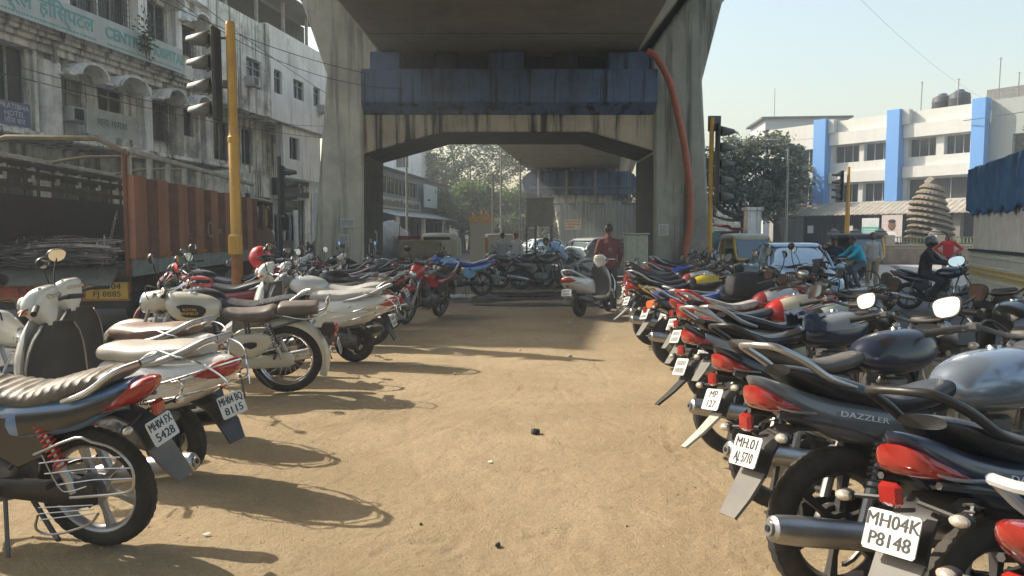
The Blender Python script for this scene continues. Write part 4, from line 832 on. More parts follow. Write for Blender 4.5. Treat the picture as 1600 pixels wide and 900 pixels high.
# far pier with scaffolding
T = thing('flyover_pier', 'distant blue capped pier with rounded ends under the far span', 'pier', (5.7, 64, 0))
b = MB(); K = []
for i in range(9): a = math.pi/2+math.pi*i/8; K.append((-3.9+.95*math.cos(a), 5.75+.95*math.sin(a)))
for i in range(9): a = -math.pi/2+math.pi*i/8; K.append((3.7+.95*math.cos(a), 5.75+.95*math.sin(a)))
b.prism(K, -1, 2.5); b.build('bearing_ledge', BLUEP, T)
b = MB(); b.prism([(-3.2,4.8),(-2.0,3.9),(-1.6,-.16),(1.6,-.16),(2.0,3.9),(3.2,4.8)], -.5, 2); b.build('column', CONCR, T)
for a in (-2.9, -.4, 2.6): b = MB(); b.bb(a-.5,a+.5,-.4,1.2,6.7,7.0); b.build('pedestal', CONCB, T)
T = thing('scaffolding', 'steel tube scaffolding with plank decks in front of the far pier', 'scaffolding', (5.7, 60, 0)); SC = mat('scaffold_tube', (.25,.24,.22), .5, .4, var=.2)
for xx in (-3.6,-1.4,.9,3.6):
    for yy in (0, 1.2): b = MB(); b.tube([(xx,yy,-.15),(xx,yy,6.6)], .045, 6); b.build('upright', SC, T)
for zz in (2.0, 3.9, 5.2):
    b = MB(); b.tube([(-4.3,0,zz),(4.6,0,zz)], .04, 6); b.tube([(-4.3,1.2,zz),(4.6,1.2,zz)], .04, 6); b.build('ledger', SC, T)
for zz in (3.86, 5.15): b = MB(); b.bb(-3.6,3.6,.05,1.15,zz+.05,zz+.1); b.build('plank', mat('scaffold_plank', (.24,.2,.14), .8, var=.3), T)
b = MB(); b.tube([(-3.6,0,1.2),(-1.4,0,3.9)], .04, 6); b.tube([(-3.6,-.1,3.4),(-1.4,-.1,.6)], .04, 6); b.tube([(.9,0,1.2),(3.6,0,3.9)], .04, 6); b.build('brace', SC, T)
NET = mat('green_net', (.035,.11,.085), .9, var=.3, scale=3)
b = MB(); K = 14; rr = []
for i in range(K): rr.append([(9.4+.03*math.sin(i*2.1)+i*.13, 57+.35*math.sin(i*1.3)*(1-j/9), 7.2-j*.62+.1*math.sin(i)) for j in range(10)])
b.add([p for r_ in rr for p in r_], [(i*10+j, i*10+j+1, (i+1)*10+j+1, (i+1)*10+j) for i in range(K-1) for j in range(9)])
o = b.build('safety_net', NET); sm_ = o.modifiers.new('s', 'SOLIDIFY'); sm_.thickness = .03; tag(o, 'green safety net hung at the right end of the far scaffolding', 'net')
# corrugated site hoarding
b = MB(); rr = []; K = 150
CORR = mat('corrugated_sheet', (.34,.34,.31), .45, .4, var=.25, scale=.5, stain=.5, scol=(.16,.13,.1), streak=.5)
for i in range(K+1):
    x = 3.4+7.4*i/K; d = .07 if (i//3) % 2 else 0; rr.append([(x, 54+d, -.15), (x, 54+d, 3.6+.25*((i//22) % 2)), (x, 54.02+d, 3.6+.25*((i//22) % 2)), (x, 54.02+d, -.15)])
b.rings(rr); tag(b.build('hoarding', CORR, ang=20), 'tall corrugated metal hoarding behind the man in the red shirt', 'hoarding')
def board(name, label, cat, c, w, h, face, edge, rows, ink, rz=0, th=.06, legs=0, seed=1, thick=.45):
    T = thing(name, label, cat, c, R(rz)); b = MB(); b.bb(-w/2,w/2,0,th,-h/2,h/2); b.build('panel', face, T)
    rnd = random.Random(seed); b = MB()
    for (zf, hh, x0, x1) in rows:
        x = x0*w/2
        while x < x1*w/2: d = hh*h*rnd.uniform(.35,.9); b.bb(x, min(x+d*.8, x1*w/2), -.006, -.001, zf*h/2-hh*h*thick, zf*h/2+hh*h*thick); x += d
    if rows: b.build('lettering', ink, T, smooth=False)
    if legs: q = MB(); q.tube([(-w*.4,.03,-h/2),(-w*.4,.03,-legs)], .04, 6); q.tube([(w*.4,.03,-h/2),(w*.4,.03,-legs)], .04, 6); q.build('post', DSTEEL, T)
    return T
board('site_board', 'small pale board with orange writing on the corrugated hoarding', 'notice board', (4.3,53.9,2.2), 1.15, .75, mat('board_cream', (.55,.5,.4), .7), None, ((.6,.2,-.9,.9),(.05,.2,-.9,.9),(-.5,.2,-.9,.2)), mat('orange_ink', (.55,.16,.04), .6))
# electrical cabinet near the right leg
T = thing('electrical_cabinet', 'pale metal electrical cabinet standing left of the right pier leg', 'cabinet', (3.45, 21.2, 0)); CB = mat('cabinet_cream', (.42,.42,.33), .5, var=.12, stain=.25, scol=(.2,.17,.12))
b = MB(); b.box((0,0,.76),(.62,.4,1.5),ch=.02); b.build('body', CB, T)
for s in (-1, 1): b = MB(); b.box((s*.15,-.205,.78),(.27,.02,1.36),ch=.008); d_ = b.build('door', CB, T); q = MB(); q.box((s*.04,-.225,.8),(.02,.02,.12)); q.build('handle', DSTEEL, d_)
b = MB(); b.box((0,0,1.53),(.7,.48,.05),ch=.015); b.build('roof', CB, T)
# raised booth on legs
T = thing('traffic_booth', 'grey sheet metal booth raised on thin steel legs', 'booth', (.56, 30, -.15)); PB = mat('booth_sheet', (.27,.25,.22), .7, var=.1, stain=.2); PB2 = mat('booth_side', (.45,.38,.28), .7, var=.3, scale=2, stain=.4)
b = MB(); b.bb(0,1.05,0,1.1,2.0,3.08); b.build('cabin', PB, T)
b = MB(); b.add([(1.06,0,2.0),(1.06,1.1,2.0),(1.06,1.1,3.08),(1.06,0,3.08)],[(0,1,2,3)]); q = b.build('side_sheet', PB2, T); b = MB(); b.bb(-.06,1.13,-.06,1.16,3.085,3.13); b.build('roof', CB, T)
for a in (.03,.38,1.02):
    for c in (.03,1.07): b = MB(); b.tube([(a,c,0),(a,c,2.0)], .03, 6); b.build('leg', DSTEEL, T)

# ------------------------------------------------------------------ buildings
def wall(mb, u0, u1, z0, z1, holes, y0, y1, mi=0):
    zs = sorted({z0, z1, *[h for q in holes for h in (q[2], q[3]) if z0 < h < z1]})
    for a, c in zip(zs[:-1], zs[1:]):
        x = u0; m_ = (a+c)/2
        for q in sorted([q for q in holes if q[2] < m_ < q[3]]):
            if q[0] > x: mb.bb(x, q[0], y0, y1, a, c, mi)
            x = max(x, q[1])
        if x < u1: mb.bb(x, u1, y0, y1, a, c, mi)
    return mb
WFR = mat('old_window_frame', (.3,.3,.28), .7, var=.3)
def window(T, u0, u1, z0, z1, y=.12, cols=3, rows=1, grille=False, fm=None, glass=None, curtain=None, trans=False, open_=0):
    fm = fm or WFR; b = MB(); t = .045
    b.bb(u0,u1,y-.03,y+.03,z0,z0+t); b.bb(u0,u1,y-.03,y+.03,z1-t,z1); b.bb(u0,u0+t,y-.028,y+.028,z0+t,z1-t); b.bb(u1-t,u1,y-.028,y+.028,z0+t,z1-t)
    for i in range(1, cols): x = u0+(u1-u0)*i/cols; b.bb(x-t/2,x+t/2,y-.025,y+.025,z0+t,z1-t)
    for i in range(1, rows): z = z0+(z1-z0)*(1-.3*i); b.bb(u0+t,u1-t,y-.022,y+.022,z-t/2,z+t/2)
    o = b.build('window', fm, T, smooth=False); q = MB(); q.bb(u0+.01,u1-.01,y+.035,y+.05,z0+.01,z1-.01); q.build('pane', glass or GLASS, o, smooth=False)
    if grille:
        g_ = MB(); n_ = max(3, int((u1-u0)/.11)); k_ = max(3, int((z1-z0)/.16))
        for i in range(n_+1): x = u0+(u1-u0)*i/n_; g_.bb(x-.007,x+.007,-.1,-.086,z0,z1)
        for i in range(k_+1): z = z0+(z1-z0)*i/k_; g_.bb(u0,u1,-.086,-.072,z-.007,z+.007)
        for z in (z0, z1): g_.bb(u0,u1,-.1,y,z-.008,z+.008)
        g_.build('grille', mat('rusty_grille', (.1,.09,.08), .7, var=.3), o, smooth=False)
    return o
OLDW = mat('peeling_grey_plaster', (.7,.69,.63), .9, var=.25, scale=2.2, bump=.3, bscale=12, stain=.85, streak=.8, scol=(.06,.057,.05))
OLDL = mat('faded_white_plaster', (.78,.77,.72), .9, var=.2, scale=1.5, bump=.2, bscale=12, stain=.55, streak=.5, scol=(.14,.13,.11))
WHT2 = mat('white_plaster', (.74,.74,.71), .85, var=.1, scale=1, streak=.35, stain=.3, scol=(.25,.24,.21))
DARKIN = mat('dark_interior', (.02,.02,.02), .9, var=.3)
LB = dict(loc=(-13.15, 19.5, 0), rz=math.atan2(.9861, .1663))
def at_left(u, y, z=0): c, s = math.cos(LB['rz']), math.sin(LB['rz']); return (LB['loc'][0]+u*c-y*s, LB['loc'][1]+u*s+y*c, z)
T = thing('hospital_building', 'stained grey hospital building with arched window awnings above the truck', 'building', LB['loc'], LB['rz'])
W1 = [(-1.2,1.15,4.9,6.45),(2.2,3.2,4.72,5.98),(3.85,5.0,5.15,6.0),(6.25,7.25,4.7,6.0),(7.85,8.85,5.05,6.05),(2.6,3.9,8.05,9.3),(4.0,5.3,8.05,9.3),(6.35,7.4,8.05,9.3),(7.95,8.95,7.95,8.95)]
b = MB(); wall(b, -2, 9.6, 3.95, 12.4, W1, 0, .3); wall(b, -2, 9.6, -.16, 3.95, [(-1.5,1.4,-.16,3.1),(1.9,4.4,-.16,3.1),(4.9,7.4,-.16,3.1),(7.8,9.3,-.16,3.1)], 0, .3)
b.bb(-2,-1.7,.3,10,-.16,12.4); b.bb(9.3,9.6,.3,10,-.16,12.4); b.bb(-2,9.6,.3,10,12.1,12.39); b.bb(-1.7,9.3,9.7,9.99,-.16,12.1); b.bb(-1.69,9.29,2.4,2.5,-.1,12.05); b.build('wall', OLDW, T, smooth=False)
for i, w in enumerate(W1):
    window(T, *w, cols=(4 if w[1]-w[0] > 2 else 2), rows=2 if i in (1, 2) else 1, grille=i in (3, 5, 6, 8), glass=mat('frosted_pane', (.25,.26,.25), .4, var=.2) if i == 1 else None)
for (a, c) in ((-1.5,1.4),(1.9,4.4),(4.9,7.4),(7.8,9.3)): b = MB(); b.bb(a,c,.2,.24,-.16,3.1); b.build('shutter', mat('shop_shutter', (.13,.14,.14), .6, .3, var=.4, scale=2, stain=.5), T, smooth=False)
b = MB()
b.prism([(-1.1,3.95),(-1.15,4.0),(-1.1,4.12),(0,4.3),(0,3.9)], -2, 9.6, 'yz'); b.build('canopy', OLDW, T, ang=20)
b = MB()
for (y_, z0, z1) in ((-.32,6.66,6.8),(-.45,6.8,6.92),(-.55,6.92,7.04)): b.bb(-2,9.45,y_,.0,z0,z1)
b.bb(-2,9.45,-.2,0,6.45,6.66); b.build('cornice', OLDW, T, smooth=False, bevel=.02)
b = MB(); b.bb(-2,9.5,-.3,0,9.9,10.3); b.bb(-2,9.5,-.4,0,12.2,12.5); b.build('upper_cornice', OLDL, T, smooth=False, bevel=.03)
for (a, c, z0, z1, m_) in ((1.45,2.05,4.2,6.25,OLDL),(5.62,6.05,4.2,6.35,OLDL),(7.38,7.76,4.2,6.15,mat('brick_pilaster', (.4,.37,.32), .9, var=.3, scale=3, bump=.5, bscale=20, stain=.4)),(9.2,9.55,4.2,6.6,OLDL),(5.5,5.95,7.2,9.6,OLDL),(7.5,7.85,7.2,9.6,OLDL),(2.1,2.5,7.2,9.6,OLDL)):
    b = MB(); b.bb(a,c,-.28,0,z0,z1); b.build('pilaster', m_, T, smooth=False, bevel=.02)
def arch(T, u0, u1, z, m_, rise=.42, d=.75):
    K = 14; c = (u0+u1)/2; r = (u1-u0)/2; P = [(c+r*math.cos(math.pi*i/K), z+rise*math.sin(math.pi*i/K)) for i in range(K+1)]
    Q = [(c+(r-.07)*math.cos(math.pi*i/K), z-.0+(rise-.07)*math.sin(math.pi*i/K)) for i in range(K+1)]; b = MB()
    for i in range(K): b.prism([P[i], P[i+1], Q[i+1], Q[i]], -d, 0)
    b.bb(u0-.3,u0+.02,-d*.8,0,z-.05,z+.02); b.bb(u1-.02,u1+.2,-d*.8,0,z-.05,z+.02); b.build('window_awning', m_, T, smooth=False)
for (a, c, z) in ((2.25,3.45,6.0),(3.95,5.3,6.0),(6.25,7.35,6.02),(7.95,9.0,6.08),(6.3,7.45,9.3),(7.95,9.05,9.0),(3.9,5.2,9.35)): arch(T, a, c, z, OLDL)
def ac(parent_T, u, z, label=None, y=-.3):
    b = MB(); b.box((u,y+.1,z),(.62,.5,.4),ch=.02); o = b.build('air_conditioner', mat('ac_grey', (.4,.4,.37), .5, var=.15, stain=.3), parent_T)
    q = MB(); q.bb(u-.25,u+.1,y-.156,y-.152,z-.15,z+.15); q.build('vent', INK, o, smooth=False)
for (u, z) in ((2.55,4.92),): ac(T, u, z)
b = MB(); b.tube([(1.3,-.12,3.9),(1.3,-.12,9.9)], .05, 8); b.tube([(9.0,-.1,4.2),(9.0,-.1,12)], .05, 8); b.tube([(1.75,-.35,6.2),(1.75,-.35,6.7),(1.6,-.1,7)], .06, 8, 2); b.build('drain_pipe', OLDW, T)
# the hospital's signboard
TEAL = mat('teal_lettering', (.12,.36,.34), .5, var=.1); SGN = mat('faded_sign_sheet', (.5,.57,.54), .6, var=.12, scale=1, stain=.25, streak=.3, scol=(.3,.3,.26))
T = thing('hospital_sign', 'long pale signboard with teal lettering CENTRAL HOSPITAL on the stained building', 'signboard', at_left(0, -.72), LB['rz'])
b = MB(); b.bb(-2,7.15,0,.05,6.99,7.8); b.build('panel', SGN, T, smooth=False)
text('CENTRAL', .46, TEAL, T, (4.34,-.006,7.42), (1,0,0), (0,0,1), sx=1.02, bold=.035); text('HOSPITAL', .46, TEAL, T, (6.3,-.006,7.42), (1,0,0), (0,0,1), sx=.92, bold=.035)
text('सेंट्रल', .55, TEAL, T, (-.05,-.006,7.45), (1,0,0), (0,0,1), sx=1.05, bold=.02); text('हॉिस्पटल', .55, TEAL, T, (1.85,-.006,7.45), (1,0,0), (0,0,1), sx=1.05, bold=.02)
b = MB(); rnd = random.Random(8)
for (x0, x1) in ((-1.5,2.9),(3.4,7.0)):
    x = x0
    while x < x1: d = rnd.uniform(.03,.12); b.bb(x, x+d, -.005, 0, 7.07, 7.12); x += d+.04
b.build('small_print', TEAL, T, smooth=False)['kind'] = 'stuff'
T = thing('hotel_sign', 'faded violet blue hotel sign with white text at the left edge', 'signboard', at_left(0, -1.0), LB['rz']); b = MB(); b.bb(-2,.08,0,.06,4.19,4.77); b.build('panel', mat('violet_sign', (.14,.16,.28), .5, var=.12, stain=.2), T, smooth=False)
WL = mat('white_lettering', (.65,.65,.66), .5, var=0)
for i, t in enumerate(('PRATIBHA', 'HOTEL', 'लॉज बार')): text(t, .19, WL, T, (-.42,-.006,4.64-.17*i), (1,0,0), (0,0,1), sx=1.05)
T = thing('shop_sign', 'tilted weathered white sheet sign with scrawled lettering under the hospital windows', 'signboard', at_left(0, -.75), LB['rz']); b = MB(); b.add([(2.3,-.1,5.1),(4.3,-.12,5.1),(4.42,.02,4.42),(2.42,.02,4.38),(2.3,-.07,5.1),(4.3,-.09,5.1),(4.42,.05,4.42),(2.42,.05,4.38)],[(0,1,2,3),(7,6,5,4),(0,4,5,1),(1,5,6,2),(2,6,7,3),(3,7,4,0)]); b.build('panel', mat('weathered_sheet', (.5,.53,.5), .7, var=.2, scale=2, stain=.5, scol=(.25,.25,.22)), T, smooth=False)
text('श्री गणेश', .3, mat('faded_dark_lettering', (.14,.17,.16), .6), T, (3.36,-.075,4.75), (1,0,0), (0,.12,1), sx=1.2)
# cluster of leaves growing from the cornice
def shrub(name, label, cat, c, rad, n, s, m, group=None, stem=None, seed=1):
    rnd = np.random.RandomState(seed); T = thing(name, label, cat, c, 0, group); P = rnd.normal(size=(n, 3))*np.array(rad)*.5
    leaves(P, s, m, 'foliage', T, seed); b = MB()
    for i in range(5): q = P[i]; b.tube([(0,0,-rad[2]), tuple(q*.5), tuple(q)], .012, 5, 2)
    b.build('stem', BARK, T)
BARK = mat('bark', (.1,.08,.06), .95, var=.35, scale=6, bump=.5)
def leaves(P, s, m, name, parent, seed=0, flat=.5):
    P = np.asarray(P, float); n = len(P); rs = np.random.RandomState(seed); D = rs.normal(size=(n, 3)); D[:, 2] *= flat; D /= np.linalg.norm(D, axis=1)[:, None]
    E_ = rs.normal(size=(n, 3)); E_ -= (E_*D).sum(1)[:, None]*D; E_ /= np.linalg.norm(E_, axis=1)[:, None]; S_ = s*rs.uniform(.6, 1.4, (n, 1))
    a = P-D*S_; b_ = P+E_*S_*.45; c = P+D*S_; d = P-E_*S_*.45; V = np.stack([a, b_, c, d], 1).reshape(-1, 3); me = bpy.data.meshes.new(name); me.vertices.add(4*n); me.vertices.foreach_set('co', V.ravel())
    me.loops.add(4*n); me.loops.foreach_set('vertex_index', np.arange(4*n, dtype=np.int32)); me.polygons.add(n); me.polygons.foreach_set('loop_start', np.arange(0, 4*n, 4, dtype=np.int32)); me.polygons.foreach_set('loop_total', np.full(n, 4, np.int32))
    me.update(calc_edges=True); me.validate(); 
    ms = m if isinstance(m, list) else [m]
    for q in ms: me.materials.append(q)
    if len(ms) > 1: me.polygons.foreach_set('material_index', np.random.RandomState(seed+1).randint(0, len(ms), n).astype(np.int32))
    o = bpy.data.objects.new(name, me); COL.objects.link(o); o.parent = parent; return o
def leafm(name, c, tr=.25):
    if name in MATS: return MATS[name]
    m = bpy.data.materials.new(name); m.use_nodes = True; N = m.node_tree.nodes; L = m.node_tree.links; p = N['Principled BSDF']; p.inputs['Roughness'].default_value = .55
    g_ = N.new('ShaderNodeNewGeometry'); v_ = N.new('ShaderNodeMix'); v_.data_type = 'RGBA'; v_.inputs[6].default_value = (*[q*.6 for q in c], 1); v_.inputs[7].default_value = (*[q*1.5 for q in c], 1); L.new(g_.outputs['Random Per Island'], v_.inputs[0]); L.new(v_.outputs[2], p.inputs['Base Color'])
    t = N.new('ShaderNodeBsdfTranslucent'); L.new(v_.outputs[2], t.inputs[0]); x = N.new('ShaderNodeMixShader'); x.inputs[0].default_value = tr; L.new(p.outputs[0], x.inputs[1]); L.new(t.outputs[0], x.inputs[2]); L.new(x.outputs[0], N['Material Output'].inputs[0]); MATS[name] = m; return m
LF1 = leafm('dusty_leaf', (.12,.135,.085), .3); LF2 = leafm('green_leaf', (.08,.13,.035), .4); LF3 = leafm('grey_green_leaf', (.2,.215,.16), .35); LF4 = leafm('bright_leaf', (.11,.17,.035), .4)
def tree(label, x, y, H, trunk_h, blobs, n, s, m, z=-.15, seed=1, group=None, tr=.28, bare=False, lean=(0, 0)):
    T = thing('tree', label, 'tree', (x, y, z), 0, group); rnd = random.Random(seed); rs = np.random.RandomState(seed); b = MB()
    b.tube([(0,0,0),(lean[0]*.4+.1,lean[1]*.4,trunk_h*.5),(lean[0],lean[1],trunk_h)], [tr*1.3,tr,tr*.75], 10, 4); A = []
    for (bx, by, bz, br, bh) in blobs:
        e = Vector((bx, by, bz)); s0 = Vector((lean[0], lean[1], trunk_h)); mid = s0.lerp(e, .5)+Vector((rnd.uniform(-.4,.4), rnd.uniform(-.4,.4), -.1*(e-s0).length)); b.tube([s0, mid, e], [tr*.5,tr*.3,tr*.12], 7, 4)
        for k in range(7 if not bare else 12):
            d = Vector((rnd.gauss(0,1), rnd.gauss(0,1), rnd.gauss(.25,.7))).normalized(); q0 = mid.lerp(e, rnd.uniform(.3,1)); q = e+Vector((d.x*br, d.y*br, d.z*bh))*rnd.uniform(.6,1.0); b.tube([q0, q0.lerp(q,.5)+Vector((0,0,.12*br)), q], [tr*.15,tr*.09,tr*.03], 5, 2); A.append((q, br))
    b.build('trunk', BARK, T); tot = sum(q[3]**2 for q in blobs); P = []
    for (bx, by, bz, br, bh) in blobs:
        k = int(n*br*br/tot); nc = max(6, int(k/45)); D = rs.normal(size=(nc, 3)); D /= np.linalg.norm(D, axis=1)[:, None]; rr_ = rs.uniform(.35, 1, (nc, 1))**.6
        C = np.array([bx,by,bz])+D*rr_*np.array([br,br,bh]); idx = rs.randint(0, nc, k); P.append(C[idx]+rs.normal(size=(k, 3))*np.array([.16,.16,.1])*br)
    leaves(np.concatenate(P), s, m, 'crown', T, seed); return T
shrub('plant', 'small leafy plant sprouting over the hospital signboard', 'plant', at_left(5.0, -.85, 7.75), (.35,.3,.75), 170, .09, LF1, seed=4)
# second building
T = thing('white_building', 'whitewashed building with projecting upper floor left of the pier', 'building', LB['loc'], LB['rz'])
W2 = [(12.75,14.1,7.7,8.9),(15.2,15.95,7.85,8.9),(17.1,18.25,7.95,8.85),(19.35,20.15,7.95,8.9)]
b = MB(); wall(b, 10.1, 14.6, 6.65, 10.55, W2[:1], 0, .3, 0); wall(b, 14.6, 21.5, 6.65, 10.75, W2[1:], 0, .3, 1); b.bb(10.1,21.5,.3,6,6.6,6.85,0); b.bb(21.2,21.5,.3,6,6.85,10.75,1); b.bb(10.1,10.4,.3,6,6.85,10.55,0)
wall(b, 10.1, 16.4, 3.9, 6.6, [(10.6,11.3,4.7,6.0),(12.0,13.2,4.6,6.2),(14.2,15.2,4.6,6.2)], 1.1, 1.4, 0); wall(b, 16.4, 20.6, 4.2, 6.6, [(17.1,18.15,5.1,6.15)], .25, .6, 1)
wall(b, 10.1, 20.6, -.16, 4.19, [(10.5,13,-.16,3.2),(13.5,16,-.16,3.2),(16.3,19.6,-.16,3.25)], .7, 1.0, 0); b.bb(10.1,21,2.4,2.7,-.16,6.6,0); b.build('wall', [OLDW, WHT2], T, smooth=False)
for i, w in enumerate(W2): window(T, *w, cols=2, rows=2, fm=WFR)
for w in ((10.6,11.3,4.7,6.0),(12.0,13.2,4.6,6.2),(14.2,15.2,4.6,6.2)): window(T, *w, y=1.25, cols=2, fm=WFR)
window(T, 17.1,18.15,5.1,6.15, y=.4, cols=2)
b = MB(); b.bb(14.25,14.6,-.15,0,6.65,10.6); b.bb(16.6,16.85,-.02,0,9.4,10.6); b.build('pilaster', OLDW, T, smooth=False)
for u in (12.9, 20.0): ac(T, u, 7.85, y=-.25)
RS = mat('dark_roof_sheet', (.06,.065,.065), .7, .2, var=.3)
b = MB(); b.add([(9.9,-.6,12.2),(22,-.6,12.2),(22,6,13.6),(9.9,6,13.6),(9.9,-.6,12.14),(22,-.6,12.14),(22,6,13.54),(9.9,6,13.54)],[(0,1,2,3),(4,5,6,7),(0,1,5,4),(1,2,6,5),(2,3,7,6),(3,0,4,7)]); b.bb(9.95,21.9,1.6,1.65,10.4,12.5); b.build('roof_shed', RS, T, smooth=False)
for u in (11.5,14.0,16.5,19.0,21.3): b = MB(); b.bb(u-.06,u+.06,.1,.22,10.5,12.15); b.build('roof_post', WFR, T, smooth=False)
T = thing('shop_sign', 'dark shop fascia with white lettering SHA beside the pier', 'signboard', at_left(0, .45), LB['rz']); b = MB(); b.bb(16.1,19.6,0,.2,3.35,4.15); b.build('panel', mat('charcoal_fascia', (.035,.036,.04), .35, var=.2), T, smooth=False)
text('SHAGUN', .42, WL, T, (18.95,-.006,3.75), (1,0,0), (0,0,1), align='LEFT', bold=.01)
b = MB(); b.tube([(18.55+.12*math.sin(t*.5)*(1-.02*t), -.01, 3.55+.035*t) for t in range(14)], .018, 5); b.build('emblem', WL, T)
T = thing('garment_shop', 'shop window with pale garments hanging behind the glass', 'shop front', at_left(0, .8), LB['rz']); b = MB(); b.bb(16.3,19.6,.0,.05,-.1,3.2); b.build('glazing', GLASS, T, smooth=False)
rnd = random.Random(2)
for i in range(5): b = MB(); x = 16.7+i*.6; b.loft([(1.2,-.08,.1,.03,2.5),(1.8,-.08,.16,.05,2.5),(2.3,-.08,.14,.05,2.5),(2.5,-.08,.05,.03,2.2)], 10, 2, 'z', off=(0,x,0)); b.xf(lambda p: Vector((p.y, p.x, p.z))); b.build('garment', mat('garment_%d' % (i % 2), (.4,.4,.38) if i % 2 else (.15,.17,.18), .9, var=.3), T)
# buildings seen through the portal
T = thing('roadside_shop_building', 'low grey shop building with a long sheet awning seen through the portal', 'building', (-9.6, 50, -.15), math.atan2(1, .13))
FG = mat('grey_cladding', (.2,.23,.25), .7, var=.15, scale=1)
b = MB(); wall(b, 0, 26, 0, 6.3, [(1,13.5,4.6,5.8),(1,24,0,3.2)], 0, .3); b.bb(0,.3,.3,8,0,6.3); b.bb(25.7,26,.3,8,0,6.3); b.bb(1,24,3,3.1,0,6); b.build('wall', FG, T, smooth=False)
for i in range(6): window(T, 1+i*2.08, 3.05+i*2.08, 4.6, 5.8, cols=2)
b = MB(); b.bb(.2,14,-.15,-.02,3.55,4.35); o = b.build('fascia', mat('pale_fascia', (.4,.4,.38), .7, var=.15), T, smooth=False)
b = MB(); rnd = random.Random(6); x = .6
while x < 13.4: d = rnd.uniform(.2,.5); b.bb(x,x+d*.7,-.17,-.152,3.7,3.7+rnd.uniform(.3,.55)); x += d
b.build('lettering', mat('grey_lettering', (.13,.13,.13), .7), o, smooth=False)
b = MB(); b.add([(-.3,0,3.5),(26,0,3.5),(26,-2.2,2.9),(-.3,-2.2,2.9),(-.3,0,3.45),(26,0,3.45),(26,-2.2,2.85),(-.3,-2.2,2.85)],[(0,1,2,3),(4,5,6,7),(0,1,5,4),(1,2,6,5),(2,3,7,6),(3,0,4,7)]); b.build('awning', mat('awning_sheet', (.32,.33,.33), .5, .4, var=.2), T, smooth=False)
b = MB(); b.bb(-.3,26.2,-.3,8,6.3,6.42); b.build('roof', RS, T, smooth=False)
for u in (1,8,15,22): b = MB(); b.bb(u-.15,u+.15,-2.0,-1.75,0,2.85); b.build('awning_post', OLDL, T, smooth=False)
BB = MB(); T = thing('billboard', 'blank pale blue billboard panel on the grey building through the portal', 'billboard', (-7.35, 66, 4.7), math.atan2(1, .13)); BB.bb(-2.2,2.2,-.4,-.25,-.9,1.0); BB.build('panel', mat('pale_billboard', (.55,.66,.7), .4, var=.05), T, smooth=False)
b = MB(); b.bb(-1.4,-.5,-.41,-.402,-.35,-.22); b.bb(1.5,1.75,-.41,-.402,.4,.75); b.build('lettering', DARKIN, T, smooth=False)
T = thing('apartment_block', 'pale apartment block rising behind the grey shop building', 'building', (-17, 74, -.15), .0); b = MB(); wall(b, 0, 8.2, 0, 12, [(1+2.4*i,2.2+2.4*i,5.5+2.6*j,7+2.6*j) for i in range(3) for j in range(2)], 0, .3); b.bb(0,.3,.3,8,0,12); b.bb(7.9,8.2,.3,8,0,12); b.bb(0,8.2,.3,8,11.8,12); b.build('wall', WHT2, T, smooth=False)
for i in range(3):
    for j in range(2): window(T, 1+2.4*i,2.2+2.4*i,5.5+2.6*j,7+2.6*j, cols=2)
T = thing('kiosk', 'cream roadside kiosk with a jagged orange fringe on its roof', 'kiosk', (-2.2, 40, -.15)); b = MB(); b.bb(0,1.25,0,1.4,.0,2.35); b.build('cabin', mat('kiosk_cream', (.36,.34,.27), .8, var=.1), T, smooth=False)
b = MB(); rnd = random.Random(4)
for i in range(16): x = -.05+i*.085; b.add([(x,-.06,2.36),(x+.08,-.06,2.36),(x+.04,-.06,2.75+rnd.uniform(0,.28)),(x,-.02,2.36),(x+.08,-.02,2.36),(x+.04,-.02,2.75+rnd.uniform(0,.28))],[(0,1,2),(3,4,5),(0,2,5,3),(1,2,5,4)])
b.bb(-.05,1.3,-.07,-.01,2.3,2.6); b.build('roof_fringe', mat('orange_fringe', (.5,.27,.1), .8, var=.2), T, smooth=False)

# right-hand white and blue building
RBL = (25.78, 62, -.0); RZ = math.atan2(53-62, 32.13-25.78); CRM = mat('cream_wall', (.6,.59,.54), .8, var=.05, scale=.6, streak=.2, stain=.1, scol=(.4,.39,.34)); CRS = mat('cream_recess', (.5,.5,.46), .85, var=.1)
BLU = mat('sky_blue_paint', (.12,.31,.64), .6, var=.05)
T = thing('school_building', 'cream two storey building with bright blue pilasters on the right', 'building', RBL, RZ)
H1 = [(.25,2.42,7.2,8.55),(2.8,4.9,7.2,8.55),(6.25,8.25,7.2,8.55),(8.8,10.55,7.2,8.55),(.25,2.42,4.05,5.5),(2.8,4.9,4.05,5.5),(6.25,10.7,4.05,5.6)]
b = MB(); wall(b, -6, 11.0, 3.2, 9.4, H1+[(-3.5,-1.5,4.05,5.5),(-3.5,-1.5,7.2,8.55)], 0, .45); b.bb(-6,11,-.0,.3,9.42,10.55); b.bb(-6,-5.6,.45,9,-.16,10.5); b.bb(-5.6,26,8.7,9,-.16,10.5); b.bb(-5.6,11,.45,9,9.2,9.4); b.build('wall', CRM, T, smooth=False)
for q in ((.05,4.93,8.62,9.6),(6.02,10.85,8.62,9.6),(.05,4.93,5.6,6.45),(6.02,10.85,5.7,6.5)): b = MB(); b.bb(q[0],q[1],-.35,-.002,q[2],q[3]); b.build('parapet_band', CRM, T, smooth=False)
for h in H1+[(-3.5,-1.5,4.05,5.5),(-3.5,-1.5,7.2,8.55)]: window(T, *h, y=.38, cols=3, fm=CRS)
for (a, c) in ((-1.1,-.02),(4.97,5.95),(10.92,11.8)): b = MB(); b.bb(a,c,-.8,.02,3.3,10.75); b.build('pilaster', BLU, T, smooth=False, bevel=.02)
for (a, c) in ((-.0,.5),(5.97,6.5)): b = MB(); b.bb(a,c,-.5,0,9.6,10.68); b.build('pilaster_return', CRS, T, smooth=False)
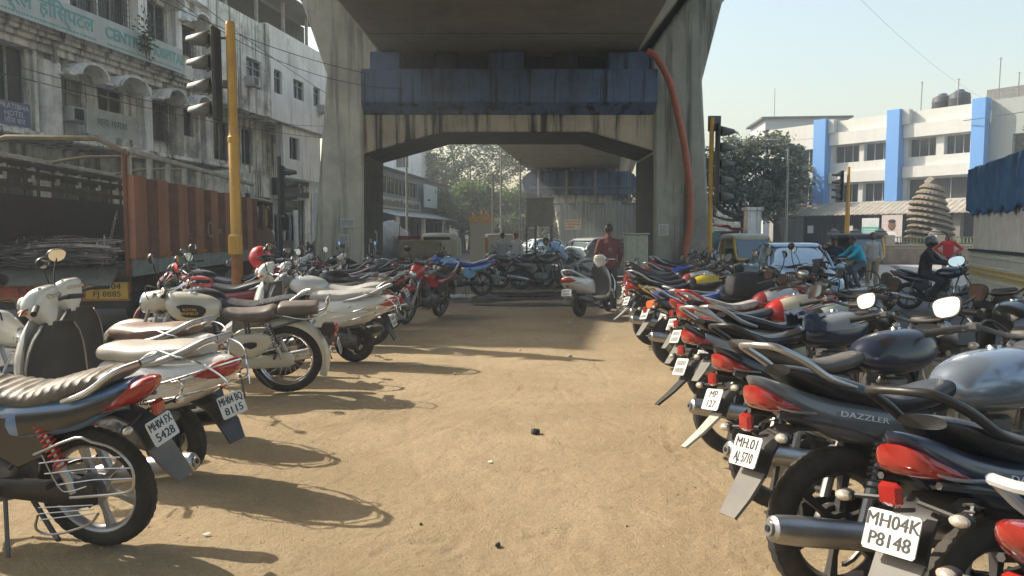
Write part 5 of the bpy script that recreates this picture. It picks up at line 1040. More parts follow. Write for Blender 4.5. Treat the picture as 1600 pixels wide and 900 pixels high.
b = MB(); GR = mat('grey_green_wall', (.34,.37,.34), .8, var=.1); wall(b, 11.82, 26, 3.2, 10.6, [(13.2,16.5,6.7,8.2),(18,22,6.7,8.2)], .0, .4); b.build('grey_wing', GR, T, smooth=False)
for h in ((13.2,16.5,6.7,8.2),(18,22,6.7,8.2)): window(T, *h, y=.3, cols=4)
# ground floor arcade under a tiled awning
b = MB(); b.bb(-6,26,3.5,3.8,-.16,3.2); b.build('arcade_wall', DARKIN, T, smooth=False)
b = MB(); K = 160; rr = []
for i in range(K+1): x = -6+32*i/K; d = .05*(i % 2); rr.append([(x,-3.0,3.0+d),(x,-.82,3.95+d),(x,-.82,3.88+d),(x,-3.0,2.93+d)])
b.rings(rr); b.build('tiled_awning', mat('dusty_roof_tiles', (.3,.27,.22), .9, var=.25, scale=2, stain=.3, bump=.4, bscale=8), T, smooth=False)
for u in (-5.5,-1.2,5,11,17): b = MB(); b.bb(u-.25,u+.25,-2.5,-2.0,-.16,2.95); b.build('arcade_column', mat('arcade_concrete', (.22,.2,.17), .9, var=.2), T, smooth=False)
for (a, c, z0) in ((.6,4.2,1.3),(6,10.5,1.3)):
    b = MB()
    for k in range(5): b.bb(a,c,-1.9,-1.86,z0-.9+k*.3,z0-.87+k*.3)
    for k in range(9): x = a+(c-a)*k/8; b.bb(x-.02,x+.02,-1.9,-1.86,.1,2.3)
    b.build('grille', DSTEEL, T, smooth=False)
def rb(u, y, z=0): c, s = math.cos(RZ), math.sin(RZ); return (RBL[0]+u*c-y*s, RBL[1]+u*s+y*c, z)
def on_right(name, label, cat, u, y, z): return thing(name, label, cat, rb(u, y, z), RZ)
for i, (u, w) in enumerate(((8.6,1.5),(7.1,1.2))):
    t_ = on_right('water_tank', ('round black rooftop water tank, the nearer of two' if i == 0 else 'round black rooftop water tank, the one further left'), 'water tank', u, 2.5+i*.6, 10.55); b = MB(); b.lathe([(.001,0),(.7,0),(.72,.1),(.7,.4),(.73,.45),(.7,.8),(.73,.85),(.68,1.2),(.3,1.4),(.28,1.5),(.001,1.5)], axis='z', n=24); b.build('tank', mat('black_tank', (.035,.04,.045), .5, var=.1), t_)
t_ = on_right('rooftop_shed', 'grey rooftop shed behind the water tanks', 'shed', 10.2, 3, 10.5); b = MB(); b.bb(0,4.6,0,3,0,1.35); b.build('wall', mat('shed_grey', (.2,.2,.19), .9, var=.3, stain=.3), t_, smooth=False)
for i, (u, h) in enumerate(((6.3,2.4),(8.9,2.2),(11.6,3.2),(12.8,2.0),(14.2,2.4))):
    b = MB(); b.tube([(0,0,0),(.05,0,h)], .035, 5); b.box((.03,0,h*.97),(.3,.02,.02)); o = b.build('roof_pole', SC, loc=rb(u, 1.5, 10.5)); tag(o, 'thin metal pole on the cream building roof, %s from the left' % ('first','second','tallest and third','fourth','fifth')[i], 'pole', 'poles on the cream building roof')
t_ = on_right('banner', 'green and white printed banner hung under the tiled awning', 'banner', 5.3, -3.1, 1.95); b = MB(); b.bb(-.65,.65,-.03,0,-.8,.75); b.build('sheet', mat('banner_white', (.6,.62,.6), .7, var=.1), t_, smooth=False)
b = MB(); b.bb(-.62,.62,-.045,-.031,-.78,.12); b.build('green_panel', mat('banner_green', (.08,.38,.3), .7, var=.1), t_, smooth=False)
b = MB()
for k in range(5): b.bb(-.5,.45-.1*(k % 2),-.056,-.046,-.05-.13*k,-.1-.13*k)
b.bb(-.3,.3,-.04,-.031,.3,.38); b.bb(-.12,.12,-.04,-.031,.45,.62); b.build('lettering', WL, t_, smooth=False)
t_ = on_right('banner', 'portrait banner of a dark haired man under the tiled awning', 'banner', 6.9, -3.1, 1.95); b = MB(); b.bb(-.75,.75,-.03,0,-1.0,.95); b.build('sheet', mat('banner_pink', (.55,.47,.43), .7, var=.15), t_, smooth=False)
b = MB(); b.loft([(-.95,0,.5,.012,2.5),(-.5,0,.42,.012,2.5),(-.25,0,.15,.012,2.3)], 14, 2, 'z', off=(-.04,0,0)); b.xf(lambda p: Vector((p.y, p.x, p.z))); b.build('portrait_shirt', WL, t_)
b = MB(); b.ball((0,-.045,.2),(.27,.015,.36),16,10); b.build('portrait_face', SKIN, t_); b = MB(); b.ball((0,-.05,.5),(.27,.02,.14),16,8); b.build('portrait_hair', HAIR, t_)
for i, (u, z) in enumerate(((.3,1.9),(3.6,1.85))): b = MB(); b.bb(-.25,.25,-.02,0,-.3,.3); o = b.build('notice', mat('notice_paper', (.62,.6,.56), .8, var=.15), loc=rb(u,-2.95,z), smooth=False); o.rotation_euler.z = RZ; tag(o, ('small white notice near the left end of the tiled awning','small white notice beside the yellow signal pole under the awning')[i], 'notice')
T = thing('office_building', 'distant pale grey building with flat roof above the big tree', 'building', (29, 88, -.15), -.1); b = MB(); b.bb(0,9,0,8,0,14.8); b.build('wall', mat('pale_grey_wall', (.45,.47,.46), .8, var=.1), T, smooth=False); b = MB(); b.bb(-.5,9.5,-.6,8.5,14.8,15.0); b.build('roof', RS, T, smooth=False)
for i in range(3): window(T, 1+2.7*i,2.6+2.7*i,12,13.4, y=-.06, cols=2)
b = MB(); b.tube([(1.2,1,14.9),(1.2,1,18.5)], .04, 5); b.build('mast', SC, T)
# compound wall with stone urns, sculpture
T = thing('compound_wall', 'brown stone compound wall with coping and planted top', 'wall', (18.2, 43.5, -.15), -.1); BRS = mat('brown_stone_cladding', (.3,.22,.15), .85, var=.3, scale=2.5, bump=.4, stain=.3, scol=(.14,.1,.07))
b = MB(); b.bb(0,11,0,.5,0,1.0); b.build('base', BRS, T, smooth=False); b = MB(); b.bb(-.05,11.05,-.08,.58,1.0,1.1); b.bb(-.05,11.05,-.04,.54,.86,.92); b.build('coping', mat('tan_coping', (.45,.37,.27), .8, var=.15), T, smooth=False)
for i in range(4): b = MB(); b.bb(.4+2.7*i,.85+2.7*i,.02,.48,1.1,1.62); b.build('pier_block', mat('tan_coping', (.45,.37,.27), .8), T, smooth=False)
b = MB(); b.bb(0,11,.1,.16,1.15,1.2); b.bb(0,11,.1,.16,1.48,1.53)
for i in range(60): b.bb(.1+i*.18,.13+i*.18,.1,.16,1.2,1.48)
b.build('railing', mat('green_iron_railing', (.2,.24,.1), .6, var=.2), T, smooth=False)
URN = mat('urn_stone', (.17,.155,.125), .9, var=.25, stain=.2)
for i, x in enumerate((18.7,19.9,21.3,24.3,28.6)):
    b = MB(); b.lathe([(.001,0),(.28,0),(.2,.12),(.14,.2),(.3,.35),(.42,.55),(.42,.7),(.3,.8),(.36,.88),(.2,.92),(.12,1.05),(.001,1.08)], axis='z', n=18); o = b.build('stone_urn', URN, loc=(x,44.3-(x-18)*.1,1.0)); o.scale = (.9,.9,.8)
    tag(o, 'round dark stone urn on the compound wall, %s from the left' % ('first','second','third','fourth','last')[i], 'urn', 'stone urns on the compound wall')
T = thing('spiral_sculpture', 'tall stone sculpture of stacked tilted serrated discs topped by a cube', 'sculpture', (25.0, 45.6, -.15)); SCU = mat('sculpture_stone', (.19,.155,.105), .85, var=.25, scale=1.5, stain=.3, scol=(.12,.1,.07))
for k in range(10):
    f_ = k/9; r0 = (1.34-.08*f_-.6*f_**2.4)*(1+.03*math.sin(k*2.3)); zc = 1.15+3.15*f_; b = MB(); P = []; Q = []
    for i in range(48): a = 2*math.pi*i/48; rr_ = r0*(1+(.045 if i % 2 else 0)); P.append((rr_*math.cos(a), rr_*math.sin(a), 0)); Q.append((rr_*.98*math.cos(a), rr_*.98*math.sin(a), .1))
    b.rings([P, Q, [(p[0]*.72, p[1]*.72, .3) for p in Q]]); q = Euler((.1*math.sin(k), .16, k*.5)).to_matrix(); qq = Euler((0, .25, 0)).to_matrix(); b.xf(lambda p: qq @ p+Vector((.08*math.sin(k*.8), 0, zc))); b.build('disc', SCU, T, ang=25)
b = MB(); b.box((0,0,4.75),(.5,.5,.5), Euler((.6,.6,.4)), ch=.03); b.build('cube', URN, T, smooth=False); b = MB(); b.lathe([(.001,0),(1.5,0),(1.5,.9),(1.35,1.0),(1.0,1.1),(.001,1.15)], axis='z', n=32); b.build('plinth', BRS, T)
# tarp stall
T = thing('market_stall', 'stall with sagging orange tarpaulin roof beside the pier', 'stall', (8.1, 33, -.15)); b = MB(); K = 12; rr = []
for i in range(K+1): x = -.1+2.0*i/K; rr.append([(x, yy, 1.85+.22*math.sin(i/K*3.1)+.05*math.sin(i*1.9+yy)) for yy in (-.2,.6,1.4)])
b.add([p for r_ in rr for p in r_], [(i*3+j,i*3+j+1,(i+1)*3+j+1,(i+1)*3+j) for i in range(K) for j in range(2)]); o = b.build('tarpaulin', mat('orange_tarp', (.5,.13,.07), .6, var=.2, bump=.5, bscale=5), T); q = o.modifiers.new('s','SOLIDIFY'); q.thickness = .02
b = MB(); b.bb(.1,.95,0,1.2,.0,1.75,0); b.build('counter', mat('teal_panel', (.12,.2,.19), .7, var=.2), T, smooth=False); b = MB(); b.bb(.96,1.75,.0,1.2,0,1.8); b.build('side_cabinet', mat('dark_panel', (.04,.045,.05), .7, var=.2), T, smooth=False)
for a in (-.05,1.85): b = MB(); b.tube([(a,-.15,0),(a,-.15,1.95)], .03, 6); b.build('post', SC, T)
T = thing('gate_pillar', 'pale rendered gate pillar standing left of the parked silver car', 'pillar', (10.6, 33.6, -.15)); b = MB(); b.bb(-.3,.3,-.3,.3,0,2.7,0); b.build('shaft', OLDL, T, bevel=.02); b = MB(); b.bb(-.38,.38,-.38,.38,2.7,2.85); b.build('cap', OLDL, T, bevel=.02)

# ------------------------------------------------------------------ trees
tree('big grey green tree beside the cream building', 14.6, 48, 8, 2.6, [(-3.3,.2,5.2,1.4,1.3),(-2.9,-.2,3.2,1.4,1.0),(-2.2,0,4.2,1.7,1.3),(-.6,.6,6.2,1.9,1.5),(1.4,-.3,6.7,1.9,1.3),(2.7,.3,4.9,1.6,1.3),(.4,-.5,4.0,1.9,1.2),(-1.6,.4,5.5,1.7,1.3),(2.9,.5,6.2,1.2,1.0)], 15000, .15, [LF3, LF1], seed=11)
tree('low bright green tree right of the pier', 11.5, 58, 4, 1.2, [(-.8,0,2.6,1.5,1.1),(1.0,.5,2.3,1.6,1.0),(.2,0,3.4,1.4,.9)], 4200, .17, LF4, seed=12, tr=.15)
tree('dusty tree at the foot of the distant grey building', 21.5, 62, 8, 2.5, [(0,0,5,2.4,2.0),(-2,0,4,1.8,1.4),(1.6,.4,6.6,1.6,1.2)], 6000, .18, [LF3, LF1], seed=13)
tree('tall sparse tree with open branches seen through the portal', -4.4, 80, 13, 5, [(-3.5,0,8.5,2.7,2.2),(0,0,10.6,3.0,2.4),(3.4,0,8.6,2.6,2.2),(1.5,0,6.5,2.4,1.7),(-2.2,0,12,2.4,1.6),(4.4,0,11,2.2,1.7)], 12000, .16, [LF3, LF4], seed=14, bare=True)
tree('broad sunlit green tree behind the metal booth', 1.2, 72, 8, 2, [(-1.6,0,4.4,2.2,1.7),(.8,0,5.3,2.0,1.6),(2.6,0,3.6,2.1,1.5),(-3.2,0,3.0,1.9,1.5),(-4.2,.3,5.0,1.7,1.4)], 15000, .18, [LF4, LF2], seed=15)
tree('dark leafy tree left behind the kiosk', -4.6, 70, 6, 1.6, [(0,0,3.6,2.3,1.5),(2.3,0,2.8,2.0,1.5),(-1.8,0,4.6,1.7,1.2),(.8,0,5.6,1.8,1.2)], 11000, .18, [LF4, LF2], seed=16)
tree('dense low tree at the end of the road behind the rickshaw', .8, 66, 3.5, .8, [(-2.2,0,1.9,1.7,1.2),(0,0,2.1,1.8,1.3),(2.0,0,1.8,1.7,1.2)], 7000, .16, [LF1, LF2], seed=17)
tree('green tree behind the shop building roof', -11.5, 92, 13, 5, [(0,0,9.5,3.4,2.6),(3,0,7.5,3,2.4)], 6000, .22, [LF2, LF4], seed=18)
tree('tree in the haze beyond the far pier', 12.5, 110, 12, 4, [(0,0,7,4,3),(5,0,6,3.6,2.6),(-4,0,5,3,2.4)], 7000, .3, [LF3, LF1], seed=19)
shrub('plant', 'leafy branch by the grey wing of the cream building', 'plant', (33.5,48,5.6), (1.6,1,2.2), 900, .15, LF2, seed=6)
# distant tree belt that closes the road
rs = np.random.RandomState(5); P = np.stack([rs.uniform(-60, 60, 26000), rs.uniform(150, 170, 26000), rs.uniform(0, 1, 26000)**.8], 1); P[:, 2] = -.1+P[:, 2]*(7+3*np.sin(P[:, 0]*.21)+2*np.sin(P[:, 0]*.57+1)); o = leaves(P, .5, [LF1, LF3], 'tree_belt', None, 5); struct(o, 'stuff')
b = MB(); b.bb(-200,-22,172,176,-.16,9); b.bb(-22,8,168,170,-.16,5); struct(b.build('hill', mat('far_ground_rise', (.12,.13,.1), .95, var=.3, scale=.05)))

# ------------------------------------------------------------------ poles, signals, wires
def signal_head(T, c, n, dirx, spacing, r=.13, name='signal_head'):
    """vertical row of visored lamps facing dirx (+1 or -1 along x)"""
    b = MB(); h = spacing*n; b.box((c[0],c[1],c[2]),(.07,.3,h),ch=.02); o = b.build(name, BLACK, T)
    for k in range(n):
        z = c[2]+h/2-spacing*(k+.5); x0 = c[0]+dirx*.08; v = MB(); K = 14; rr = []
        for (dx, sc) in ((0,1.0),(.12,.98),(.3,.9)):
            rr.append([(x0+dirx*dx*(1.15 if math.sin(a) > 0 else .35), c[1]+r*sc*math.cos(a), z+r*sc*math.sin(a)-dx*.25) for a in [-.5+math.pi+1.0*0-(math.pi+1.0)*i/K+.0+.5+.5 for i in range(K+1)]])
        n_ = K+1; v.add([p for q in rr for p in q], [(i*n_+j,i*n_+j+1,(i+1)*n_+j+1,(i+1)*n_+j) for i in range(2) for j in range(K)]); vo = v.build('visor', mat('visor_grey', (.11,.11,.1), .6, var=.2, dust=.3), o); q = vo.modifiers.new('s','SOLIDIFY'); q.thickness = .012
        l = MB(); l.ball((x0+dirx*.005,c[1],z),(.03,r*.9,r*.9),12,8); l.build('lamp_lens', mat('unlit_lens', (.05,.03,.025), .2, 0, .6, .1), o)
    return o
YPOL = mat('yellow_pole_paint', (.6,.33,.05), .5, var=.12, scale=4, stain=.3, streak=.3, scol=(.25,.14,.05), dust=.1)
T = thing('traffic_signal', 'yellow traffic signal pole in front of the brown truck', 'traffic signal', (-4.35, 12, -.1))
b = MB(); b.tube([(0,0,0),(0,0,3.1),(-.0,0,3.12),(-.01,0,4.85)], [.085,.08,.07,.07], 16); b.lathe([(.001,4.85),(.075,4.85),(.06,4.9),(.001,4.91)], (-.01,0,0), 'z', 14); b.lathe([(.085,3.05),(.092,3.07),(.092,3.13),(.072,3.15)], axis='z', n=16); b.build('pole', YPOL, T)
b = MB(); b.box((.02,-.1,1.45),(.22,.1,.36),ch=.04); b.build('junction_box', YPOL, T)
b = MB(); b.tube([(0,0,1.6),(.01,0,.0)], .088, 12); b.build('pole_base', mat('rusted_orange_pole', (.38,.15,.05), .7, var=.3, stain=.4), T)
signal_head(T, (-.24,0,4.1), 4, -1, .36); b = MB(); b.tube([(-.18,0,4.65),(0,0,4.65)], .02, 6); b.tube([(-.18,0,3.9),(0,0,3.9)], .02, 6); b.box((-.1,0,3.95),(.06,.1,.1)); b.build('bracket', DSTEEL, T)
T = thing('traffic_signal', 'traffic signal with stacked visors mounted beside the right pier leg', 'traffic signal', (5.2, 20, -.15))
b = MB(); b.tube([(0,0,0),(0,0,4.7)], .06, 12); b.build('pole', YPOL, T); signal_head(T, (.16,0,3.5), 5, 1, .42, .14)
b = MB(); b.bb(-.08,.25,.05,.1,4.35,4.75); b.build('back_board', DSTEEL, T, smooth=False)
T = thing('traffic_signal', 'slim yellow traffic signal pole in front of the cream building', 'traffic signal', (15.4, 35, -.15))
b = MB(); b.tube([(0,0,0),(0,0,2.6),(0,0,4.75)], [.11,.1,.06], 12); b.lathe([(.1,1.3),(.16,1.32),(.16,1.7),(.1,1.72)], axis='z', n=12); b.build('pole', YPOL, T); signal_head(T, (-.3,0,3.9), 4, -1, .34, .12)
T = thing('traffic_signal', 'old black signal cluster beyond the truck cab by the shop', 'traffic signal', (-7.6, 25, -.15))
b = MB(); b.tube([(0,0,0),(0,0,4.2)], .06, 10); b.build('pole', DSTEEL, T); signal_head(T, (.12,0,3.1), 4, 1, .4, .13)
def lamp(label, x, y, h, arm=1.2, sgn=1, m_=None, hz=True):
    T = thing('street_lamp', label, 'street lamp', (x, y, -.15), 0, 'street lamps'); b = MB(); b.tube([(0,0,0),(0,0,h)], [.09,.05], 10); b.build('pole', m_ or SC, T); b = MB(); b.tube([(0,0,h-.1),(sgn*.3,0,h+.25),(sgn*arm,0,h+.35)], .03, 6, 3); b.build('arm', SC, T); b = MB(); b.box((sgn*(arm+.25),0,h+.36),(.6,.22,.1),ch=.04); b.build('lamp_head', SALLOY, T)
lamp('grey street lamp pole in front of the shop building through the portal', -6.2, 45, 7.5)
lamp('pale street lamp pole before the big grey green tree', 14.4, 40, 6.2, sgn=-1, arm=.6)
lamp('tall thin street lamp pole among the trees left of the booth', -.75, 52, 8.5)
lamp('dark street lamp pole near the sunlit green tree', .6, 56, 8.5, m_=DSTEEL)
lamp('thin lamp pole right beside the pier before the trees', 11.0, 44, 5.2, arm=.4)
def pole(label, x, y, h, r, m_): b = MB(); b.tube([(0,0,0),(0,0,h)], r, 8); tag(b.build('pole', m_, loc=(x,y,-.15)), label, 'pole')
pole('white painted post left of the left pier leg', -6.1, 21.5, 2.35, .07, OLDL)
pole('short pale bollard post between the scooter and right row', 2.42, 14.6, 1.15, .05, SC)
pole('pale marker pole by the kiosk', -.95, 38, 4.6, .05, SC)
WIRE = mat('cable_black', (.03,.03,.03), .7, var=0)
def wire(label, a, c, sag, r=.012):
    b = MB(); a, c = Vector(a), Vector(c); b.tube([a.lerp(c, t/16)-Vector((0,0,sag*4*(t/16)*(1-t/16))) for t in range(17)], r, 4); tag(b.build('overhead_cable', WIRE), label, 'cable', 'overhead cables')
wire('sagging cable crossing the hospital sign and pier top', at_left(-1,-1.5,9.0), (-4.2,22.6,6.2), .5)
wire('cable running from the white building to the pier ledge', at_left(3,-1.2,9.8), (-3.2,22.7,5.8), 1.0)
wire('low cable in front of the arched awnings', at_left(-2,-1.3,5.6), at_left(20,-1.3,7.0), .5)
wire('lowest cable in front of the hospital windows', at_left(-2,-1.2,5.35), at_left(20,-1.4,6.3), .3)
wire('cable slanting down from the roof to the signal', at_left(2,-.9,10.6), at_left(20,-1.0,8.3), .3)
wire('faint thin cable across the right sky', (7,24,12.5), (38,60,11.5), 1.0, .005)
wire('cable beside the grey wing of the cream building', rb(10.5,-1,9.3), rb(24,-3,10.0), .2, .03)
# ------------------------------------------------------------------ goods truck on the left
def goods_truck():
    T = thing('goods_truck', 'brown corrugated goods truck with an open tail and a slatted rail top', 'truck', (-6.05, 12, -.15), math.atan2(1, -.1)); 
    # local x = forward along the truck, y = left
    BR = mat('rust_brown_panel', (.36,.15,.085), .6, var=.22, scale=1.5, stain=.4, streak=.35, scol=(.07,.035,.025), dust=.1); RLG = mat('grey_wood_rail', (.45,.45,.42), .8, var=.3, scale=4, stain=.4); OR = mat('orange_trim', (.4,.16,.04), .6, var=.25, stain=.3)
    GS = mat('grey_green_skirt', (.27,.31,.29), .7, var=.2, stain=.4, scol=(.12,.1,.08)); FRM = mat('truck_frame_black', (.03,.028,.026), .7, var=.3, dust=.3)
    def side(y0, sg, name):
        b = MB(); rr = []; K = 96
        for i in range(K+1):
            x = 8.25*i/K; ph = (i % 12); d = .11 if ph < 7 else 0; rr.append([(x, y0+sg*d, 1.28),(x, y0+sg*d, 2.6),(x, y0-sg*.05, 2.6),(x, y0-sg*.05, 1.28)])
        b.rings(rr)
        for fi in range(K*4):
            if (fi//4) % 12 >= 7: b.m[fi] = 1
        o = b.build(name, [BR, mat('shaded_grimy_groove', (.17,.075,.05), .7, var=.25, stain=.4)], T, ang=20)  # recess faces darkened: groove shade put into the colour, plus collected grime
        for i in range(8): b = MB(); b.bb(.05+i*1.03,.05+i*1.03+.55,y0+sg*.112,y0+sg*.12,1.3,1.36); b.build('orange_band', OR, o, smooth=False)
        return o
    so = side(0, -1, 'side_panel')
    b = MB(); b.bb(0,8.2,2.33,2.4,1.0,2.35); b.build('side_panel', mat('plain_dark_panel', (.045,.04,.036), .8, var=.25), T, smooth=False)  # smooth dark sheet along the far side of the bed
    b = MB()
    for z in (2.46,2.66,2.84): b.bb(0,8.2,2.34,2.37,z,z+.09)
    for i in range(16): b.bb(.1+i*.52,.16+i*.52,2.375,2.41,2.35,2.95)
    b.build('side_slats', mat('dark_slat', (.09,.07,.055), .8, var=.3), T, smooth=False)
    for (t_, x_, s_) in (('L', 2.6, .3), ('al', 3.3, .34), ('O', 4.0, .5), ('om', 4.7, .26)): text(t_, s_, mat('faded_white_stencil', (.32,.28,.24), .8, var=.2), so, (x_, -.118, 1.75), (1,0,0), (0,0,1))
    for y0, sg in ((0,-1),(2.35,1)):
        b = MB(); b.bb(.05,8.2,y0-.02+sg*.03,y0+.02+sg*.03,1.0,1.275)
        for i in range(26): b.bb(.1+i*.32,.14+i*.32,y0+sg*.05-.01,y0+sg*.05+.01,1.0,1.275)
        b.build('skirt', GS, T, smooth=False)
        b = MB(); b.bb(0,8.3,y0-.05,y0+.05,2.95,3.03); b.build('top_rail', RLG, T, bevel=.012)
        for i in range(10): x = .05+i*.9; b = MB(); b.bb(x,x+.1,y0-.035,y0+.035,2.6,2.95); b.build('rail_post', RLG, T)
    # slats seen inside through the open rear (left side inner) and back bulkhead
    b = MB()
    for z in (2.72, 2.86): b.bb(.1,8.2,2.3,2.33,z,z+.07)
    b.bb(8.1,8.2,.05,2.3,1.2,2.75); b.build('bulkhead', FRM, T, smooth=False)
    b = MB(); b.bb(.0,8.2,.0,2.35,1.0,1.12); b.build('load_floor', mat('truck_floor_wood', (.12,.1,.08), .8, var=.3), T, smooth=False)
    b = MB()
    for y in (0.02,2.33): b.bb(-.04,.04,y-.03,y+.03,.75,3.0); b.build('corner_post', BR, T, bevel=.012)
    b = MB(); b.tube([(.0,-.05,2.92),(-.0,.42,3.16),(.0,1.75,3.16),(0,2.4,2.9)], .045, 6); b.build('hoop', mat('wooden_hoop', (.22,.17,.11), .8, var=.3), T)
    for xx in (2.6,5.4): b = MB(); b.tube([(xx,0,3.0),(xx,.7,3.12),(xx,1.7,3.12),(xx,2.35,3.0)], .03, 6, 2); b.build('hoop', mat('wooden_hoop', (.22,.17,.11), .8), T)
    b = MB(); b.add([(-.02,.15,1.14),(-.02,2.2,1.14),(-.42,2.25,.93),(-.42,.1,.93),(-.02,.15,1.1),(-.02,2.2,1.1),(-.42,2.25,.89),(-.42,.1,.89)],[(0,1,2,3),(4,5,6,7),(0,1,5,4),(1,2,6,5),(2,3,7,6),(3,0,4,7)]); b.build('tailboard', mat('tailboard_grey', (.13,.13,.11), .7, .2, var=.2, stain=.2), T, smooth=False)
    b = MB(); b.bb(-.12,-.05,-.02,2.37,.62,.92); b.build('rear_beam', OR, T, bevel=.01); b = MB(); b.bb(-.05,.1,.0,2.35,.5,1.0); b.build('rear_crossmember', FRM, T, bevel=.01)
    plate(T, (-.128,.3,.79), (-1,0,0), (0,0,1), .62, .26, ('MH 04', 'FJ 8885'), PLATEY, lod=2)
    b = MB(); b.bb(-.135,-.125,1.6,2.25,.7,.85); b.build('reflector', mat('faded_red', (.4,.08,.04), .6, var=.3), T, smooth=False)
    for i in range(2): b = MB(); b.lathe([(.001,0),(.05,0),(.05,.03),(.001,.03)], (0,0,0), 'x', 12); b.xf(lambda p: p+Vector((-.155, 1.3+.2*i, .77))); b.build('tail_lamp', REDL, T)
    # chain hanging at the right rear corner
    b = MB(); A, B_ = Vector((-.1,.12,2.0)), Vector((-.4,.35,.98)); K = 26
    for i in range(K):
        c = A.lerp(B_, i/K)-Vector((0,0,.12*math.sin(math.pi*i/K))); q = Euler((0, 0, (i % 2)*math.pi/2)).to_matrix(); b.tube([c+q @ Vector((.018*math.cos(a), 0, .03*math.sin(a))) for a in np.linspace(0, 2*math.pi, 9)[:-1]], .006, 5, closed=True)
    b.build('chain', DSTEEL, T)
    b = MB(); b.bb(.2,11,.7,.85,.45,.75); b.bb(.2,11,1.5,1.65,.45,.75)
    for y0 in (.02, 2.3):
        for z in (.55,.72,.88): b.bb(2.6,6.0,y0-.02,y0+.02,z,z+.05)
    b.build('chassis', FRM, T, smooth=False)
    for (x, ys) in ((1.6,(.12,.42,1.95,2.22)),(10.0,(.2,2.15))):
        for y in ys: e = sub('wheel', T, (x,y,.5)); tyre_mb(.5,.26,32,False).build('tyre', RUB, e); q = MB(); q.lathe([(.001,-.02),(.1,-.08),(.14,-.08),(.16,0),(.28,0),(.3,-.1),(.3,.1)], n=20); q.build('rim', RUST, e)
    for y in (-.02, 2.35): b = MB(); b.strip([(1.05,.6),(1.15,.98),(1.6,1.0),(2.05,.98),(2.15,.6)], [.16]*5, .03); b.xf(lambda p: p+Vector((0,y,0))); b.build('mudguard', FRM, T)
    # cab
    CABM = mat('cab_maroon', (.16,.07,.06), .45, var=.25, stain=.3, dust=.15)
    b = MB(); b.loft([(8.5,1.25,1.05,.75,5),(8.7,1.25,1.12,.75,6),(10.9,1.25,1.12,.75,6),(11.35,1.15,1.08,.62,5),(11.5,1.1,1.0,.5,4)], 24, 2, off=(0,1.17,0)); b.build('cab', CABM, T)
    b = MB(); b.loft([(8.5,2.15,1.03,.4,5),(8.7,2.15,1.1,.42,5),(10.6,2.15,1.1,.42,5),(11.1,2.05,1.03,.34,4),(11.3,1.9,.9,.2,3)], 24, 2, off=(0,1.17,0)); b.build('cab_windows', GLASS, T)
    for y in (.07,2.27):
        for x, w_ in ((8.6,.1),(9.5,.35),(10.8,.1)): b = MB(); b.bb(x,x+w_,y-.05,y+.05,1.8,2.5); b.build('window_pillar', CABM, T, bevel=.01)
    b = MB(); b.bb(9.86,10.1,.03,.06,1.9,2.4); b.build('window_curtain', mat('yellow_curtain', (.5,.36,.06), .8), T)
    b = MB(); b.loft([(8.4,2.58,1.05,.04,4),(8.6,2.63,1.16,.07,4),(10.9,2.62,1.16,.07,4),(11.3,2.54,1.05,.03,4)], 20, 2, off=(0,1.17,0)); b.build('cab_roof', mat('cab_roof_cream', (.35,.33,.27), .6, var=.2, stain=.4), T)
    for y, s in ((-.02,-1),(2.36,1)): b = MB(); b.tube([(11.0,y,1.7),(11.15,y+s*.25,1.8),(11.15,y+s*.25,2.3)], .02, 6); b.box((11.15,y+s*.27,2.0),(.05,.2,.4),ch=.02); b.build('wing_mirror', BLACK, T)
    return T
goods_truck()
# load of bent reinforcement bars
b = MB(); rnd = random.Random(12); RB = mat('steel_rebar', (.12,.12,.125), .25, .8, var=.4, scale=8)
def tr(x, y, z): c = Vector((-.0995, .995)); l = Vector((-.995, -.0995)); return (-6.05+x*c.x+y*l.x, 12+x*c.y+y*l.y, z-.15)
for i in range(150):
    x0 = rnd.uniform(-.55, .4); y0 = rnd.uniform(.12, 2.2); y1 = min(2.25, max(.1, y0+rnd.uniform(-1.4, 1.4))); z = 1.16+rnd.uniform(0,.42)*(1-.25*abs(y0-1.2)); z1 = 1.16+rnd.uniform(0,.42); L_ = rnd.uniform(.6, 3.0)
    b.tube([tr(x0,y0,z), tr(x0+L_*.3,(y0*2+y1)/3,z+rnd.uniform(-.03,.1)), tr(x0+L_*.65,(y0+2*y1)/3,z1+rnd.uniform(-.03,.12)), tr(x0+L_,y1,z1)], rnd.choice((.01,.014,.018)), 5, 3)
    if i % 3 == 0: x_ = rnd.uniform(-.5,.2); b.tube([tr(x_,.12,z*.9+.15), tr(x_+.1,.8,z+.03), tr(x_+rnd.uniform(-.1,.2),1.5,z-.02), tr(x_,2.2,z1)], .009, 5, 3)
o = b.build('rebar_bundle', RB); tag(o, 'tangled load of steel bars lying in the open truck bed', 'steel bars'); o['kind'] = 'stuff'
del o['category']; del o['label']

# ------------------------------------------------------------------ tempo truck with blue tarpaulin on the right
T = thing('tempo_truck', 'small cream pickup truck under a blue tarpaulin at the right edge', 'truck', (6.85, 11.3, -.15), math.atan2(-1, -.38)); GW = mat('pale_green_panel', (.5,.53,.45), .5, 0, .3, .08, dust=.15, stain=.15); WP = mat('white_rib_panel', (.68,.7,.72), .55, var=.08, stain=.15)
